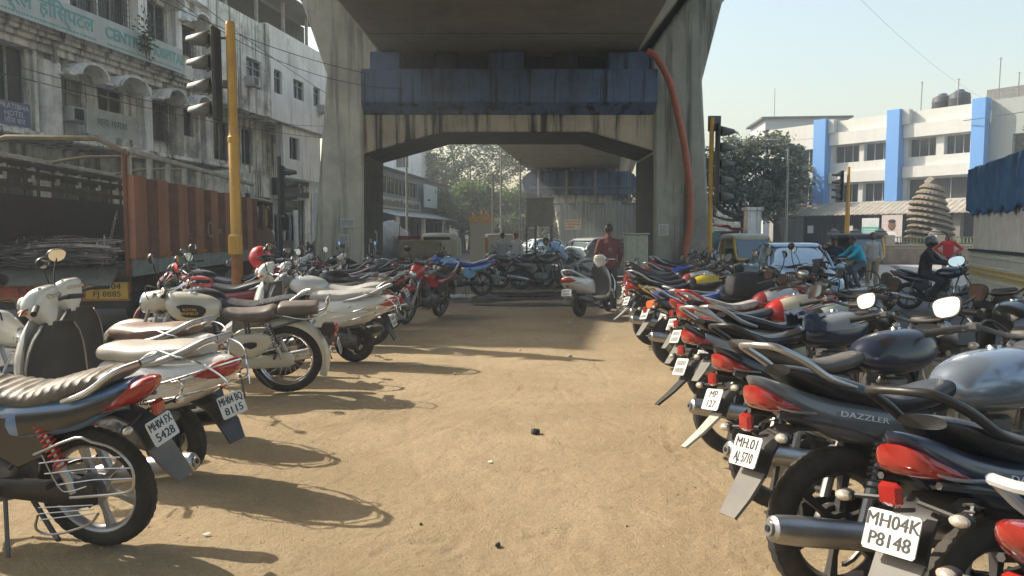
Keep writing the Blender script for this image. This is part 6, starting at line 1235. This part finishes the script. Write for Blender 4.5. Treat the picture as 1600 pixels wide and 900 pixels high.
# local x forward (towards the camera), y left; its right side (y<0) faces the lot
b = MB(); rr = []
b.bb(0,3.2,-.03,.0,.78,1.42); b.bb(0,3.2,1.6,1.63,.78,1.42); b.bb(-.03,0,-.03,1.63,.78,1.42); b.build('bed_side', GW, T, bevel=.006)
b = MB()
for z in (.88,1.02,1.2,1.34): b.bb(0.02,3.18,-.055,-.03,z,z+.045)
b.build('pressed_rib', GW, T, bevel=.008)
b = MB()
for z in (1.1,1.17): b.bb(.01,3.19,-.062,-.031,z,z+.035)
b.build('yellow_stripe', mat('mustard_stripe', (.45,.32,.06), .5), T, smooth=False)
b = MB(); b.bb(-.02,3.22,-.06,.0,1.42,1.46); b.build('top_edge', BLACK, T, smooth=False)
for x in (.35,1.2,2.1): b = MB(); b.tube([(x,-.07,.95),(x,-.09,.82),(x,-.07,.75)], .012, 6); b.build('latch', DSTEEL, T)
b = MB(); b.bb(.02,3.2,.0,1.58,1.46,2.35)
for i in range(10): x = .05+i*.34; b.bb(x,x+.03,-.012,.01,1.46,2.1)
b.build('cargo_box', WP, T, smooth=False)
b = MB(); b.bb(.0,3.2,.05,1.55,.62,.78); b.build('chassis', BLACK, T, smooth=False)
b = MB(); b.bb(-.05,-.02,.05,.45,.25,.72); b.bb(-.05,-.02,1.1,1.5,.25,.72); b.build('mudflap', mat('brown_mudflap', (.05,.03,.028), .8), T, smooth=False)
for x in (.55, 3.9):
    for y in (.1,1.5): e = sub('wheel', T, (x,y,.29)); tyre_mb(.29,.17,28,False).build('tyre', RUB, e); q = MB(); q.lathe([(.001,-.07),(.15,-.06),(.18,0),(.18,.05)], n=18); q.build('rim', DSTEEL, e)
b = MB(); b.loft([(3.3,1.0,.74,.45,5),(3.5,1.0,.78,.5,5),(4.3,.95,.78,.45,5),(4.7,.8,.7,.3,4)], 20, 2, off=(0,.8,0)); b.build('cab', GW, T)
b = MB(); b.loft([(3.35,1.55,.66,.3,4),(3.6,1.6,.7,.3,4),(4.1,1.5,.68,.22,4),(4.4,1.35,.6,.1,4)], 20, 2, off=(0,.8,0)); b.build('cab_windows', GLASS, T)
b = MB(); K = 90; M_ = 60; V = []
for i in range(K+1):
    x = -.12+3.5*i/K
    for j in range(M_+1):
        t = j/M_; w = -.14+1.88*t; 
        if t < .25: y, z = -.06-.02*math.sin(i*.7), 1.97+.05*math.sin(i*.35+1)+(2.62-2.05)*(t/.25)
        elif t > .75: y, z = 1.68, 2.62-.55*((t-.75)/.25)
        else: y = -.06+1.74*((t-.25)/.5); z = 2.62+.1*math.sin(math.pi*(t-.25)/.5)
        p = Vector((x*1.6, y*2, z*2)); d = .03*mn.noise(p*1.4)-.05*abs(mn.noise(Vector((x*6+z*5, y*3, z*2))))-.025*abs(mn.noise(Vector((x*17+z*12, y*7, z*5))))+.02; V.append((x+d*.3, y-(abs(d)+.01 if t <= .27 else 0), z+(d if .25 < t < .75 else d*.4)))
b.add(V, [(i*(M_+1)+j, i*(M_+1)+j+1, (i+1)*(M_+1)+j+1, (i+1)*(M_+1)+j) for i in range(K) for j in range(M_)]); BT = mat('blue_tarpaulin', (.05,.14,.33), .45, var=.25, scale=2.5, bump=.4, bscale=6, dust=.1)
n0 = len(b.v); b.add([V[j] for j in range(M_+1)]+[(-.12, .8, 1.9)], [(j, j+1, M_+1) for j in range(M_)]); o = b.build('blue_tarpaulin', BT); q = o.modifiers.new('s','SOLIDIFY'); q.thickness = .012; o.parent = T; 

# ------------------------------------------------------------------ other vehicles
car('silver blue sedan facing the lot on the right road', 6.75, 18.4, -98, ('ice_blue', (.36,.51,.66)), light=True, H=1.46)
car('white hatchback behind the man in the red shirt', 2.75, 25.6, -150, ('car_white', (.62,.64,.65)), L=3.6, H=1.5, hatch=True, light=True, z=-.1)
car('white car far down the road beyond the booth', 1.6, 40, 200, ('car_white2', (.6,.6,.6)), L=3.8, light=True)
car('pale car far away behind the rickshaw under the trees', -.4, 52, 190, ('car_grey2', (.4,.42,.43)), L=3.8)
car('dark grey car parked beside the pier leg and shop', -6.9, 29, 100, ('car_dark', (.06,.07,.08)), L=3.8)
car('grey car partly hidden beyond the silver blue sedan', 9.6, 33, -100, ('car_grey', (.3,.31,.31)), L=3.9)
rickshaw('yellow and black auto rickshaw facing the camera by the compound wall', 12.9, 28.5, -88)
rickshaw('auto rickshaw with cream canopy behind the silver sedan', 7.9, 25.8, -92, cream=True)
rickshaw('auto rickshaw seen from behind near the kiosk', -.6, 35, 95, cream=True)
T = thing('pickup_truck', 'dirty cream pickup truck seen from behind through the portal', 'truck', (-3.5, 29, -.15), R(80)); DC = mat('dirty_cream_panel', (.42,.36,.25), .6, var=.2, scale=3, stain=.5, scol=(.15,.11,.07)); 
b = MB(); b.bb(0,.05,-.8,.8,.85,1.45); b.bb(0,2.3,-.85,-.8,.85,1.45); b.bb(0,2.3,.8,.85,.85,1.45); b.bb(0,2.3,-.8,.8,.8,.88); b.build('bed', DC, T, bevel=.01)
b = MB()
for y in (-.75,-.25,.25,.72): b.bb(-.03,0,y-.03,y+.03,.86,1.44)
for z in (.9,1.15,1.38): b.bb(-.025,0,-.78,.78,z,z+.03)
b.build('tailgate_rib', DC, T, smooth=False)
b = MB(); b.loft([(2.35,1.1,.72,.5,5),(2.6,1.15,.78,.58,5),(3.4,1.1,.78,.52,5),(3.8,.9,.7,.3,4)], 20, 2); b.build('cab', mat('cab_cream', (.5,.47,.36), .5, var=.15), T); b = MB(); b.bb(2.33,2.36,-.55,.55,1.15,1.55); b.build('rear_window', GLASS, T)
for x in (.7,3.1):
    for y in (-.7,.7): e = sub('wheel', T, (x,y,.3)); tyre_mb(.3,.17,24,False).build('tyre', RUB, e); q = MB(); q.lathe([(.001,0),(.18,0),(.18,.05)], n=14); q.build('rim', DSTEEL, e)
for s in (1,-1): b = MB(); b.box((-.03,s*.7,.72),(.05,.18,.12),ch=.01); b.build('tail_lamp', REDL, T)
b = MB(); b.bb(-.04,.0,-.8,.8,.5,.62); b.build('bumper', DSTEEL, T)
# covered load beyond it
b = MB(); b.ball((0,0,.8),(1.1,1.4,1.1),18,12); b.xf(lambda p: p*(1+.15*mn.noise(p*1.5)+.06*mn.noise(p*5))); o = b.build('covered_heap', mat('white_sheeting', (.5,.5,.48), .7, var=.2, bump=.5, bscale=4), loc=(-5.6,34,.15)); tag(o, 'heap covered by pale plastic sheeting beyond the pier leg', 'covered heap')
T = thing('handcart', 'flat handcart with a red side board and upright stakes', 'handcart', (-3.9,33,-.15), .1); b = MB(); b.bb(-1,1,-.6,.6,1.25,1.6); b.build('box', mat('dull_red_board', (.25,.05,.05), .7, var=.2), T)
for i in range(6): b = MB(); b.bb(-.95+i*.38,-.92+i*.38,-.62,-.59,1.6,2.1); b.build('stake', DSTEEL, T)
for s in (-1,1): e = sub('wheel', T, (0,s*.65,.5)); tyre_mb(.5,.08,24,False).build('tyre', RUB, e); q = MB(); q.lathe([(.001,.02),(.06,.03),(.06,-.03)], n=10); [q.tube([(0,0,0),(.44*math.cos(a),0,.44*math.sin(a))], .012, 5) for a in np.linspace(0,6.28,9)[:-1]]; q.build('rim', DSTEEL, e)

# ------------------------------------------------------------------ motorcycles and scooters
RED = paint('signal_red', (.42,.018,.018)); BLK = GBLACK; NAVY = paint('navy', (.006,.016,.045)); SIL = mat('paint_silver', (.3,.36,.44), .25, .55, .8, .06, 3, dust=.06); PW = paint('pearl_white', (.62,.61,.56)); GRY = paint('graphite', (.1,.11,.12)); STB = paint('steel_blue', (.1,.2,.38)); MAR = paint('maroon', (.2,.012,.02)); BLU2 = paint('bright_blue', (.03,.1,.5)); YLW = mat('yellow_decal', (.6,.45,.03), .4); CRE = paint('cream', (.5,.47,.38)); SLV2 = paint('light_silver', (.5,.52,.53), .2)
# left row, nearest first
GL = 'motorcycles and scooters parked in the left row'; GR_ = 'motorcycles and scooters parked in the right row'; GC = 'motorcycles and scooters parked beside the left pier leg'; GF = 'dark motorcycles parked across the far end of the lot'
moto('black and steel blue motorcycle with ribbed dusty seat and wire guard, nearest on the left', -2.0, 3.64, 171, GL, 2, body=STB, tank=BLK, accent=BLK, seat=SEATD, tail='round', plate_txt=('MH04 FX', '5428'), guard=True, coil=mat('red_spring', (.5,.04,.02), .4), rail=STEEL, fender='flap', rim=SALLOY, seat_ribs=True, steer=.1, wheel_style='alloy', mirrors=())
moto('dark motorcycle cut by the left edge with only its handlebar and cowl showing', -4.6, 5.35, -18, GL, 1, body=GRY, cowl=PW, tail='classic', steer=.5, lean=8)
scooter('white scooter with chrome guard and beige dusty seat, nearest scooter on the left', -2.12, 4.72, 160, GL, 2, seat=mat('beige_dusty_vinyl', (.42,.385,.33), .42, var=.2, bump=.08, bscale=200, dust=.3), plate_txt=('MH04 BQ', '8115'), cage=True, script='Aviator', scale=1.05, steer=.5, lean=5, side_insert=True, mirrors=(-1,), mh=.24)
scooter('white scooter with brown seat half hidden behind the chrome guarded one', -2.6, 5.74, 157, GL, 1, seat=SEATB, plate_txt=None, cage=True, steer=.3, lean=5, mirrors=(1,), scale=1.04)
moto('cream classic motorcycle with split seat, spoked wheels and long swept mudguard', -2.17, 7.26, 189, GL, 2, body=CRE, seat=SEATN, tail='bullet', wheel_style='wire', rim=CHROME, r=.335, tw=.092, wb=1.38, steer=-.3, mir='oval', mh=.32, muff=CHROME, plate_txt=None, lean=7, visor=False, crash='chrome', mw=.05, fender='none')
moto('dark motorcycle with fuzzy grey seat cover behind the cream classic one', -2.5, 8.1, 180, GL, 1, body=GRY, tank=BLK, seat=mat('fuzzy_cover', (.06,.06,.065), .95, var=.6, scale=18, bump=1., bscale=60), tail='classic', steer=.2, visor=True, mir_glass=MIRG)
scooter('white scooter with silver grab rail right behind the cream classic motorcycle', -1.88, 9.0, 176, GL, 1, seat=mat('pale_worn_vinyl', (.4,.4,.37), .4, var=.15, dust=.3), cage=True, steer=.3, lean=4, scale=1.06)
moto('grey motorcycle with a square red tail lamp in the left row', -1.95, 10.3, 176, GL, 1, body=GRY, tank=SLV2, seat=mat('pale_worn_vinyl', (.4,.4,.37), .4), tail='classic', rack=-.02, fender='flap')
scooter('light silver scooter with luggage rack in the left row', -2.35, 11.0, 174, GL, 1, body=SLV2, seat=SEATG, rack=True)
moto('black motorcycle with long glossy seat beside the red standing one', -2.0, 11.9, 172, GL, 1, body=BLK, seat=SEAT, tail='sharp', rail=BLACK)
scooter('silver white scooter with black seat next to the red motorcycle', -2.7, 12.9, 168, GL, 1, body=SLV2, seat=SEAT, rail=SALLOY)
moto('red motorcycle with black trim facing the camera in the aisle', -1.36, 14.05, 249, None, 1, body=RED, tank=RED, accent=BLK, seat=SEAT, tail='sharp', cowl=RED, steer=.0, lean=9, crash=True, plate_txt=None, mirrors=(1,-1))
moto('blue motorcycle with light blue stripe parked past the red one', -.75, 18.8, 178, GL, 1, body=BLU2, tank=BLU2, accent=mat('light_blue_decal', (.2,.42,.62), .4), seat=paint('deep_blue', (.02,.04,.25)), tail='sharp', lean=6)
moto('dark red motorcycle just left of the red helmet', -3.6, 10.6, 182, GL, 1, body=MAR, tank=RED, seat=SEAT, tail='round')
sp = [(-4.2,12.2,175,'m','BLK','black motorcycle behind the scooters near the pier, with square mirrors'),(-3.9,13.3,186,'s','GRY','grey scooter with smoked windshield near the left pier leg'),(-3.6,14.4,178,'m','RED','red motorcycle near the left pier leg, the frontmost red one there'),(-3.2,15.4,172,'s','SLV2','silver scooter at the foot of the left pier leg opening'),(-3.4,16.4,180,'m','MAR','maroon motorcycle tucked close to the left pier leg'),(-3.0,17.4,176,'m','BLK','black motorcycle with chrome mirrors near the opening'),(-2.6,16.0,182,'s','PW','white scooter with upright mirrors before the opening'),(-2.2,17.6,175,'m','GRY','graphite motorcycle next to the blue one'),(-4.6,18.0,182,'m','BLK','black motorcycle standing closest to the left pier leg')]
for (x, y, h, k, c, lb) in sp:
    (moto if k == 'm' else scooter)(lb, x, y, h, GC, 0, body=globals()[c], tank=globals()[c], tail='round', mh=.24) if k == 'm' else scooter(lb, x, y, h, GC, 0, body=globals()[c])
# dark pile across the far end
fp_ = [(-.35,21.2,4,'m','BLK','black motorcycle lying side on at the left of the dark row'),(.25,20.9,8,'m','GBLACK','black motorcycle in the middle of the dark row, seat toward the man in blue'),(.7,22.0,-4,'m','BLK','black motorcycle at the right of the dark row below the booth'),(-.1,24.4,12,'m','GRY','grey motorcycle behind the dark row, left one'),(.9,24.8,170,'s','SLV2','silver scooter behind the dark row'),(1.9,24.2,176,'m','SIL','silver motorcycle between the man in blue and the white car'),(.3,26.6,175,'m','GRY','grey motorcycle far behind the dark row under the booth'),(1.4,27.4,10,'m','BLK','black motorcycle beneath the booth, right side')]
for (x, y, h, k, c, lb) in fp_:
    if k == 'm': moto(lb, x, y, h, GF, 0, body=globals()[c], tail='classic', lean=5, z=-.0 if y < 22.3 else -.15)
    else: scooter(lb, x, y, h, GF, 0, body=globals()[c], z=-.15)
# white scooter standing in the aisle
scooter('white scooter with black trim standing alone in the aisle, plate toward the camera', 1.26, 13.95, 57, None, 1, body=PW, seat=SEAT, rail=SLV2, cage=False, steer=.1, mirrors=(1,-1), mh=.15, lean=5)
# right row, nearest first
moto('silver motorcycle with a pale grab rail in the bottom right corner', 1.5, 1.72, 20, GR_, 2, body=SIL, tail='round', rail=SLV2, fender='flap', steer=.0, lean=4, mirrors=(), mh=.1)
moto('dark blue motorcycle with triangular red tail lamp, plate MH04K P8148', 1.53, 2.27, 22, GR_, 2, body=NAVY, tank=NAVY, seat=SEAT, tail='sharp', rail=BLACK, plate_txt=('MH04K', 'P8148'), fender='flap', scale=1.03, steer=.3, mir='hex', mirrors=(1,), text_side='DAZZLER', mh=.1)
moto('grey motorcycle with silver tank and triangular tail lamp, plate MH.01 AJ.5710', 1.36, 3.03, 14, GR_, 2, body=GRY, tank=SIL, seat=SEAT, tail='sharp', rail=STEEL, plate_txt=('MH.01', 'AJ. 5710'), text_side='DAZZLER', steer=.35, mir='hex', tw=.1, mirrors=(1,-1), mh=.12, scale=1.05)
moto('black motorcycle with grey seat and navy tank third from the right front', 1.5, 4.12, 13, GR_, 2, body=BLK, tank=NAVY, accent=BLK, seat=SEATG, tail='sharp', rail=BLACK, fender='long', flapm=mat('pale_flap', (.4,.38,.32), .7), steer=.4, mir='hex', plate_txt=('MP', '127'), lean=9, mh=.12)
moto('black motorcycle with a jacket on its tank and a slim black mudguard', 1.55, 5.15, 12, GR_, 1, body=BLK, tank=NAVY, accent=mat('grey_decal', (.25,.26,.27), .4), seat=SEAT, tail='sharp', rail=STEEL, fender='long', flapm=BLACK, steer=.3, mir='hex', mh=.1)
moto('black motorcycle with pale green tank decal and navy seat in the right row', 1.9, 5.9, 12, GR_, 1, body=BLK, tank=BLK, accent=mat('pale_green_decal', (.3,.36,.3), .3, 0, .5), seat=SEAT, tail='round', rail=STEEL, steer=.2, mh=.1)
moto('red and cream sporty motorcycle with long dark seat in the right row', 1.85, 6.7, 12, GR_, 1, body=RED, tank=RED, accent=mat('cream_decal', (.5,.45,.33), .4), seat=SEAT, tail='sharp', rail=RED, steer=.3, mir='oval', mh=.1)
moto('red motorcycle with spotted white seat cover in the right row', 2.0, 7.6, 11, GR_, 1, body=MAR, tank=MAR, accent=SLV2, seat=mat('spotted_cover', (.4,.36,.33), .7, var=.55, scale=22), tail='round', rail=STEEL, mh=.1)
moto('fat tyred motorcycle with blue seat and pale plate in the right row', 1.9, 8.6, 14, GR_, 1, body=BLK, tank=NAVY, seat=paint('blue_seat', (.04,.08,.3)), tail='classic', tw=.13, lamp=ORGL, rail=CHROME, r=.31, fender='flap', crash=True, mh=.25)
scooter('black scooter with black rear trim and silver windshield in the right row', 2.3, 9.4, 10, GR_, 1, body=BLK, seat=SEAT, rail=STEEL)
moto('black and yellow motorcycle with a white tail lamp surround', 1.95, 10.3, 14, GR_, 1, body=BLK, tank=BLK, accent=YLW, tail='sharp', rail=STEEL, fender='long', flapm=STEEL, mh=.1)
moto('black motorcycle with small white arrow decals in the right row', 2.1, 11.3, 12, GR_, 1, body=BLK, tank=MAR, accent=SLV2, tail='sharp', rail=BLACK, fender='long', flapm=BLACK, mh=.1)
moto('black motorcycle with red lamp near the far end of the right row', 2.25, 12.5, 10, GR_, 0, body=BLK, tail='sharp', rail=BLACK, fender='flap', mh=.1)
moto('blue tanked motorcycle second from the far end of the right row', 2.4, 13.5, 12, GR_, 0, body=BLK, tank=BLU2, tail='sharp', rail=BLACK, mh=.1)
moto('dark motorcycle at the far end of the right row with a windscreen', 3.0, 15.0, 15, GR_, 0, body=GRY, tail='round', visor=True, mh=.1)
moto('red and white motorcycle beyond the right row at the pier foot', 3.5, 17.2, 10, GR_, 0, body=RED, tank=PW, tail='sharp', mh=.1)
moto('black motorcycle against the right pier leg', 3.9, 19.4, 5, GR_, 0, body=BLK, tail='round', mh=.1)
# second file on the right whose fronts reach the kerb
scooter('black scooter with tall mirrors standing behind the right row tanks', 4.6, 9.8, 200, 'vehicles at the right kerb', 1, body=BLK, z=.01, mh=.3)
moto('chrome trimmed cruiser with a tall clear windscreen at the right kerb', 3.9, 11.6, 20, 'vehicles at the right kerb', 1, body=BLK, tail='classic', visor=True, mh=.28, tank=SIL)
moto('dark motorcycle with high mirrors close to the right edge', 4.1, 5.6, 70, 'vehicles at the right kerb', 1, body=BLK, tank=BLK, tail='classic', mh=.3, mir='oval', steer=-.4)
# helmet, jacket, bag
b = MB(); b.ball((0,0,0),(.135,.125,.14),22,14); o = b.build('helmet', paint('helmet_red', (.5,.015,.015), .05), loc=(-3.05,9.2,1.24)); tag(o, 'glossy red helmet hung on a handlebar in the left row', 'helmet'); q = MB(); q.ball((.05,-.02,-.01),(.1,.115,.06),16,8); q.build('visor', GLASS, o)
b = MB(); K = 40; V = []
for i in range(K+1):
    for j in range(26):
        u, v_ = i/K, j/25; a = (v_-.5)*2.6; x = 1.98+.5*u; r_ = .175+.02*math.sin(u*9); p = Vector((u*4, v_*4, 0)); d = .04*mn.noise(p*1.8)+.02*mn.noise(p*5)
        V.append((x*1.0+.1*math.sin(v_*7)*.2, 5.33+.2*(u)+(r_+d)*math.sin(a), .82+(r_*.9+d)*math.cos(a)-.05*u))
b.add(V, [(i*26+j,i*26+j+1,(i+1)*26+j+1,(i+1)*26+j) for i in range(K) for j in range(25)]); o = b.build('jacket', mat('denim_jacket', (.03,.05,.085), .85, var=.35, scale=6, bump=.6, bscale=30)); q = o.modifiers.new('s','SOLIDIFY'); q.thickness = .02; tag(o, 'crumpled dark blue jacket draped over a motorcycle in the right row', 'jacket')
b = MB(); b.loft([(-.32,0,.08,.1,2.6),(-.26,0,.13,.16,3),(0,0,.15,.19,3),(.22,0,.13,.16,3),(.3,0,.08,.1,2.6)], 20, 4); b.xf(lambda p: p*(1+.06*mn.noise(p*6))); o = b.build('bag', mat('black_canvas', (.02,.02,.022), .7, var=.3, bump=.4), loc=(2.75,8.75,.93)); o.scale = (.85,.9,.85); o.rotation_euler.z = .2; tag(o, 'rounded black bag strapped on a seat in the right row', 'bag')

# ------------------------------------------------------------------ people
person('man in a dark red shirt seen from behind beyond the aisle scooter', (1.98,15.6,0), 95, pose(hal=(.06,.27,.86), har=(.1,-.24,.9), ell=(-.03,.26,1.13)), cloth('dark_red', (.13,.03,.035)), cloth('dark_trouser', (.03,.03,.035)), look=(1,.1,.05))
person('man in a light blue shirt bending over the dark motorcycles', (1.42,21.6,0), 165, pose(hip=(-.05,0,.95), chest=(.2,0,1.17), neck=(.34,0,1.27), head=(.46,0,1.3), shl=(.27,.19,1.22), shr=(.27,-.19,1.22), ell=(.38,.22,.98), elr=(.38,-.22,.98), hal=(.55,.15,.86), har=(.55,-.15,.86)), cloth('light_blue', (.22,.38,.6)), cloth('grey_trouser', (.1,.12,.16)), look=(.7,0,-.6), sleeves='short')
person('man in a white shirt and red cap walking beyond the dark row', (.15,27.6,-.15), 60, pose(anl=(.15,.1,.08), anr=(-.2,-.1,.1)), cloth('white', (.55,.55,.56)), cloth('dark_trouser', (.03,.03,.035)), cap=cloth('red_cap', (.35,.03,.03)))
person('companion in pale grey shirt walking left of the red capped man', (-.35,28.2,-.15), 80, pose(), cloth('pale_grey', (.42,.43,.44)), cloth('grey_trouser', (.1,.12,.16)))
person('man in a bright red shirt with hands on hips by the compound wall', (15.5,27.0,-.15), -120, pose(ell=(-.1,.42,1.15), elr=(-.1,-.42,1.15), hal=(.05,.2,.98), har=(.05,-.2,.98)), cloth('bright_red', (.5,.03,.035)), cloth('pale_trouser', (.35,.34,.32)))
RID = pose(hip=(.3,0,.86), chest=(.34,0,1.17), neck=(.38,0,1.34), head=(.42,0,1.48), shl=(.38,.2,1.27), shr=(.38,-.2,1.27), ell=(.56,.27,1.08), elr=(.56,-.27,1.08), hal=(.8,.31,1.04), har=(.8,-.31,1.04), hil=(.33,.11,.82), hir=(.33,-.11,.82), knl=(.68,.19,.68), knr=(.68,-.19,.68), anl=(.46,.2,.32), anr=(.46,-.2,.32))
moto('dark motorcycle ridden by the helmeted man on the right road', 8.8, 16.8, -42, None, 1, body=NAVY, tail='round', lean=0, steer=.15, crash='chrome', z=-.15)
person('helmeted rider in a black jacket on the moving motorcycle', (8.8,16.8,-.15), -42, RID, cloth('black_jacket', (.02,.02,.024)), cloth('dark_trouser', (.03,.03,.035)), helmet=paint('helmet_grey', (.09,.1,.1)), look=(.85,-.5,0))
moto('motorcycle ridden in front of the yellow rickshaw', 9.35, 22.4, -95, None, 0, body=BLK, tail='round', lean=0, steer=0, z=-.15)
person('rider in a navy jacket in front of the yellow rickshaw', (9.35,22.4,-.15), -95, RID, cloth('navy_jacket', (.02,.03,.07)), cloth('dark_trouser', (.03,.03,.035)), cap=HAIR, look=(1,-.3,0))
# bicycle and cyclist
def bicycle(label, x, y, hd):
    T = thing('bicycle', label, 'bicycle', (x, y, -.15), R(hd)); F = MB(); r = .33
    F.tube([(0,0,r),(.42,0,.3),(.32,0,.85)], .012, 6); F.tube([(0,0,r),(.33,0,.8)], .009, 6); F.tube([(.42,0,.3),(.9,0,.78)], .015, 6); F.tube([(.33,0,.8),(.88,0,.85)], .014, 6); F.tube([(1.05,0,r),(.9,0,.75),(.86,0,.98)], .014, 6); F.build('frame', DSTEEL, T)
    for xx in (0, 1.05):
        e = sub('wheel', T, (xx,0,r)); tyre_mb(r,.035,32,False).build('tyre', RUB, e); q = MB(); q.lathe([(.295,-.01),(.31,-.012),(.31,.012),(.295,.01)], n=32, closed=True); q.lathe([(.001,-.03),(.02,-.03),(.02,.03),(.001,.03)], n=8)
        for k in range(16): a = k*math.pi/8; q.tube([(0,0,0),(.3*math.cos(a),0,.3*math.sin(a))], .0015, 4)
        q.build('rim', CHROME, e)
    b = MB(); b.tube([(.8,.28,.98),(.88,.12,1.0),(.86,0,.98),(.88,-.12,1.0),(.8,-.28,.98)], .012, 6, 2); b.build('handlebar', CHROME, T); b = MB(); b.loft([(.2,.9,.08,.03,2.5),(.3,.9,.07,.03,2.5),(.45,.9,.02,.02,2.2)], 10, 2); b.build('saddle', SEAT, T); return T
bicycle('old black bicycle ridden by the man in turquoise', 10.0, 21.2, 185)
person('cyclist in a turquoise shirt behind the right row mirrors', (10.0,21.2,-.15), 185, pose(hip=(.25,0,.95), chest=(.4,0,1.22), neck=(.48,0,1.37), head=(.54,0,1.5), shl=(.44,.19,1.3), shr=(.44,-.19,1.3), ell=(.62,.24,1.12), elr=(.62,-.24,1.12), hal=(.8,.26,1.02), har=(.8,-.26,1.02), hil=(.28,.1,.9), hir=(.28,-.1,.9), knl=(.55,.12,.66), knr=(.6,-.12,.5), anl=(.42,.12,.3), anr=(.45,-.12,.2)), cloth('turquoise', (.03,.45,.58)), cloth('grey_trouser', (.1,.12,.16)))
person('standing man in a pale checked shirt near the cyclist', (11.2,23.6,-.15), -100, pose(), cloth('pale_check', (.45,.43,.4)), cloth('tan_trouser', (.35,.26,.16)))
person('barefoot labourer in grey trousers stepping out behind the tempo truck', (8.05,12.9,-.15), 10, pose(anl=(-.75,.1,.1), anr=(.1,-.1,.08), knl=(-.35,.1,.45), knr=(.05,-.1,.5)), cloth('maroon_check', (.12,.05,.05)), cloth('grey_trouser', (.1,.12,.16)))

# litter on the lot
rnd = random.Random(21); LT = mat('litter_paper', (.6,.58,.52), .8, var=.2)
for i, (x, y, lb) in enumerate(((-.9,7.9,'torn white paper scrap in front of the cream motorcycle shadow'),(.95,8.9,'white scrap of paper near the right row'),(-1.55,3.75,'flattened pale wrapper in the shadow of the nearest left motorcycle'),(-.15,5.0,'tiny white scrap left of the centre of the lot'),(1.0,13.0,'white scrap near the aisle scooter'))):
    b = MB(); s = .016+.012*rnd.random(); P = [(s*rnd.uniform(.6,1.3)*math.cos(a), s*.6*rnd.uniform(.6,1.3)*math.sin(a), .004+.006*rnd.random()) for a in np.linspace(0, 6.28, 8)[:-1]]
    b.rings([P, [(p[0],p[1],p[2]+.002) for p in P]]); o = b.build('paper_scrap', LT, loc=(x,y,gz(x,y)+.002), smooth=False); o.rotation_euler.z = rnd.random()*3; tag(o, lb, 'litter')
# ------------------------------------------------------------------ haze
hm = bpy.data.materials.new('haze_air'); hm.use_nodes = True; N = hm.node_tree.nodes; N.remove(N['Principled BSDF']); pv = N.new('ShaderNodeVolumePrincipled'); pv.inputs['Color'].default_value = (.86,.92,.97,1); pv.inputs['Density'].default_value = .0026; pv.inputs['Anisotropy'].default_value = 0.
hm.node_tree.links.new(pv.outputs[0], N['Material Output'].inputs['Volume'])
b = MB(); b.bb(-210,210,-62,200,-1.2,26); o = b.build('haze', hm, smooth=False); struct(o, 'stuff')
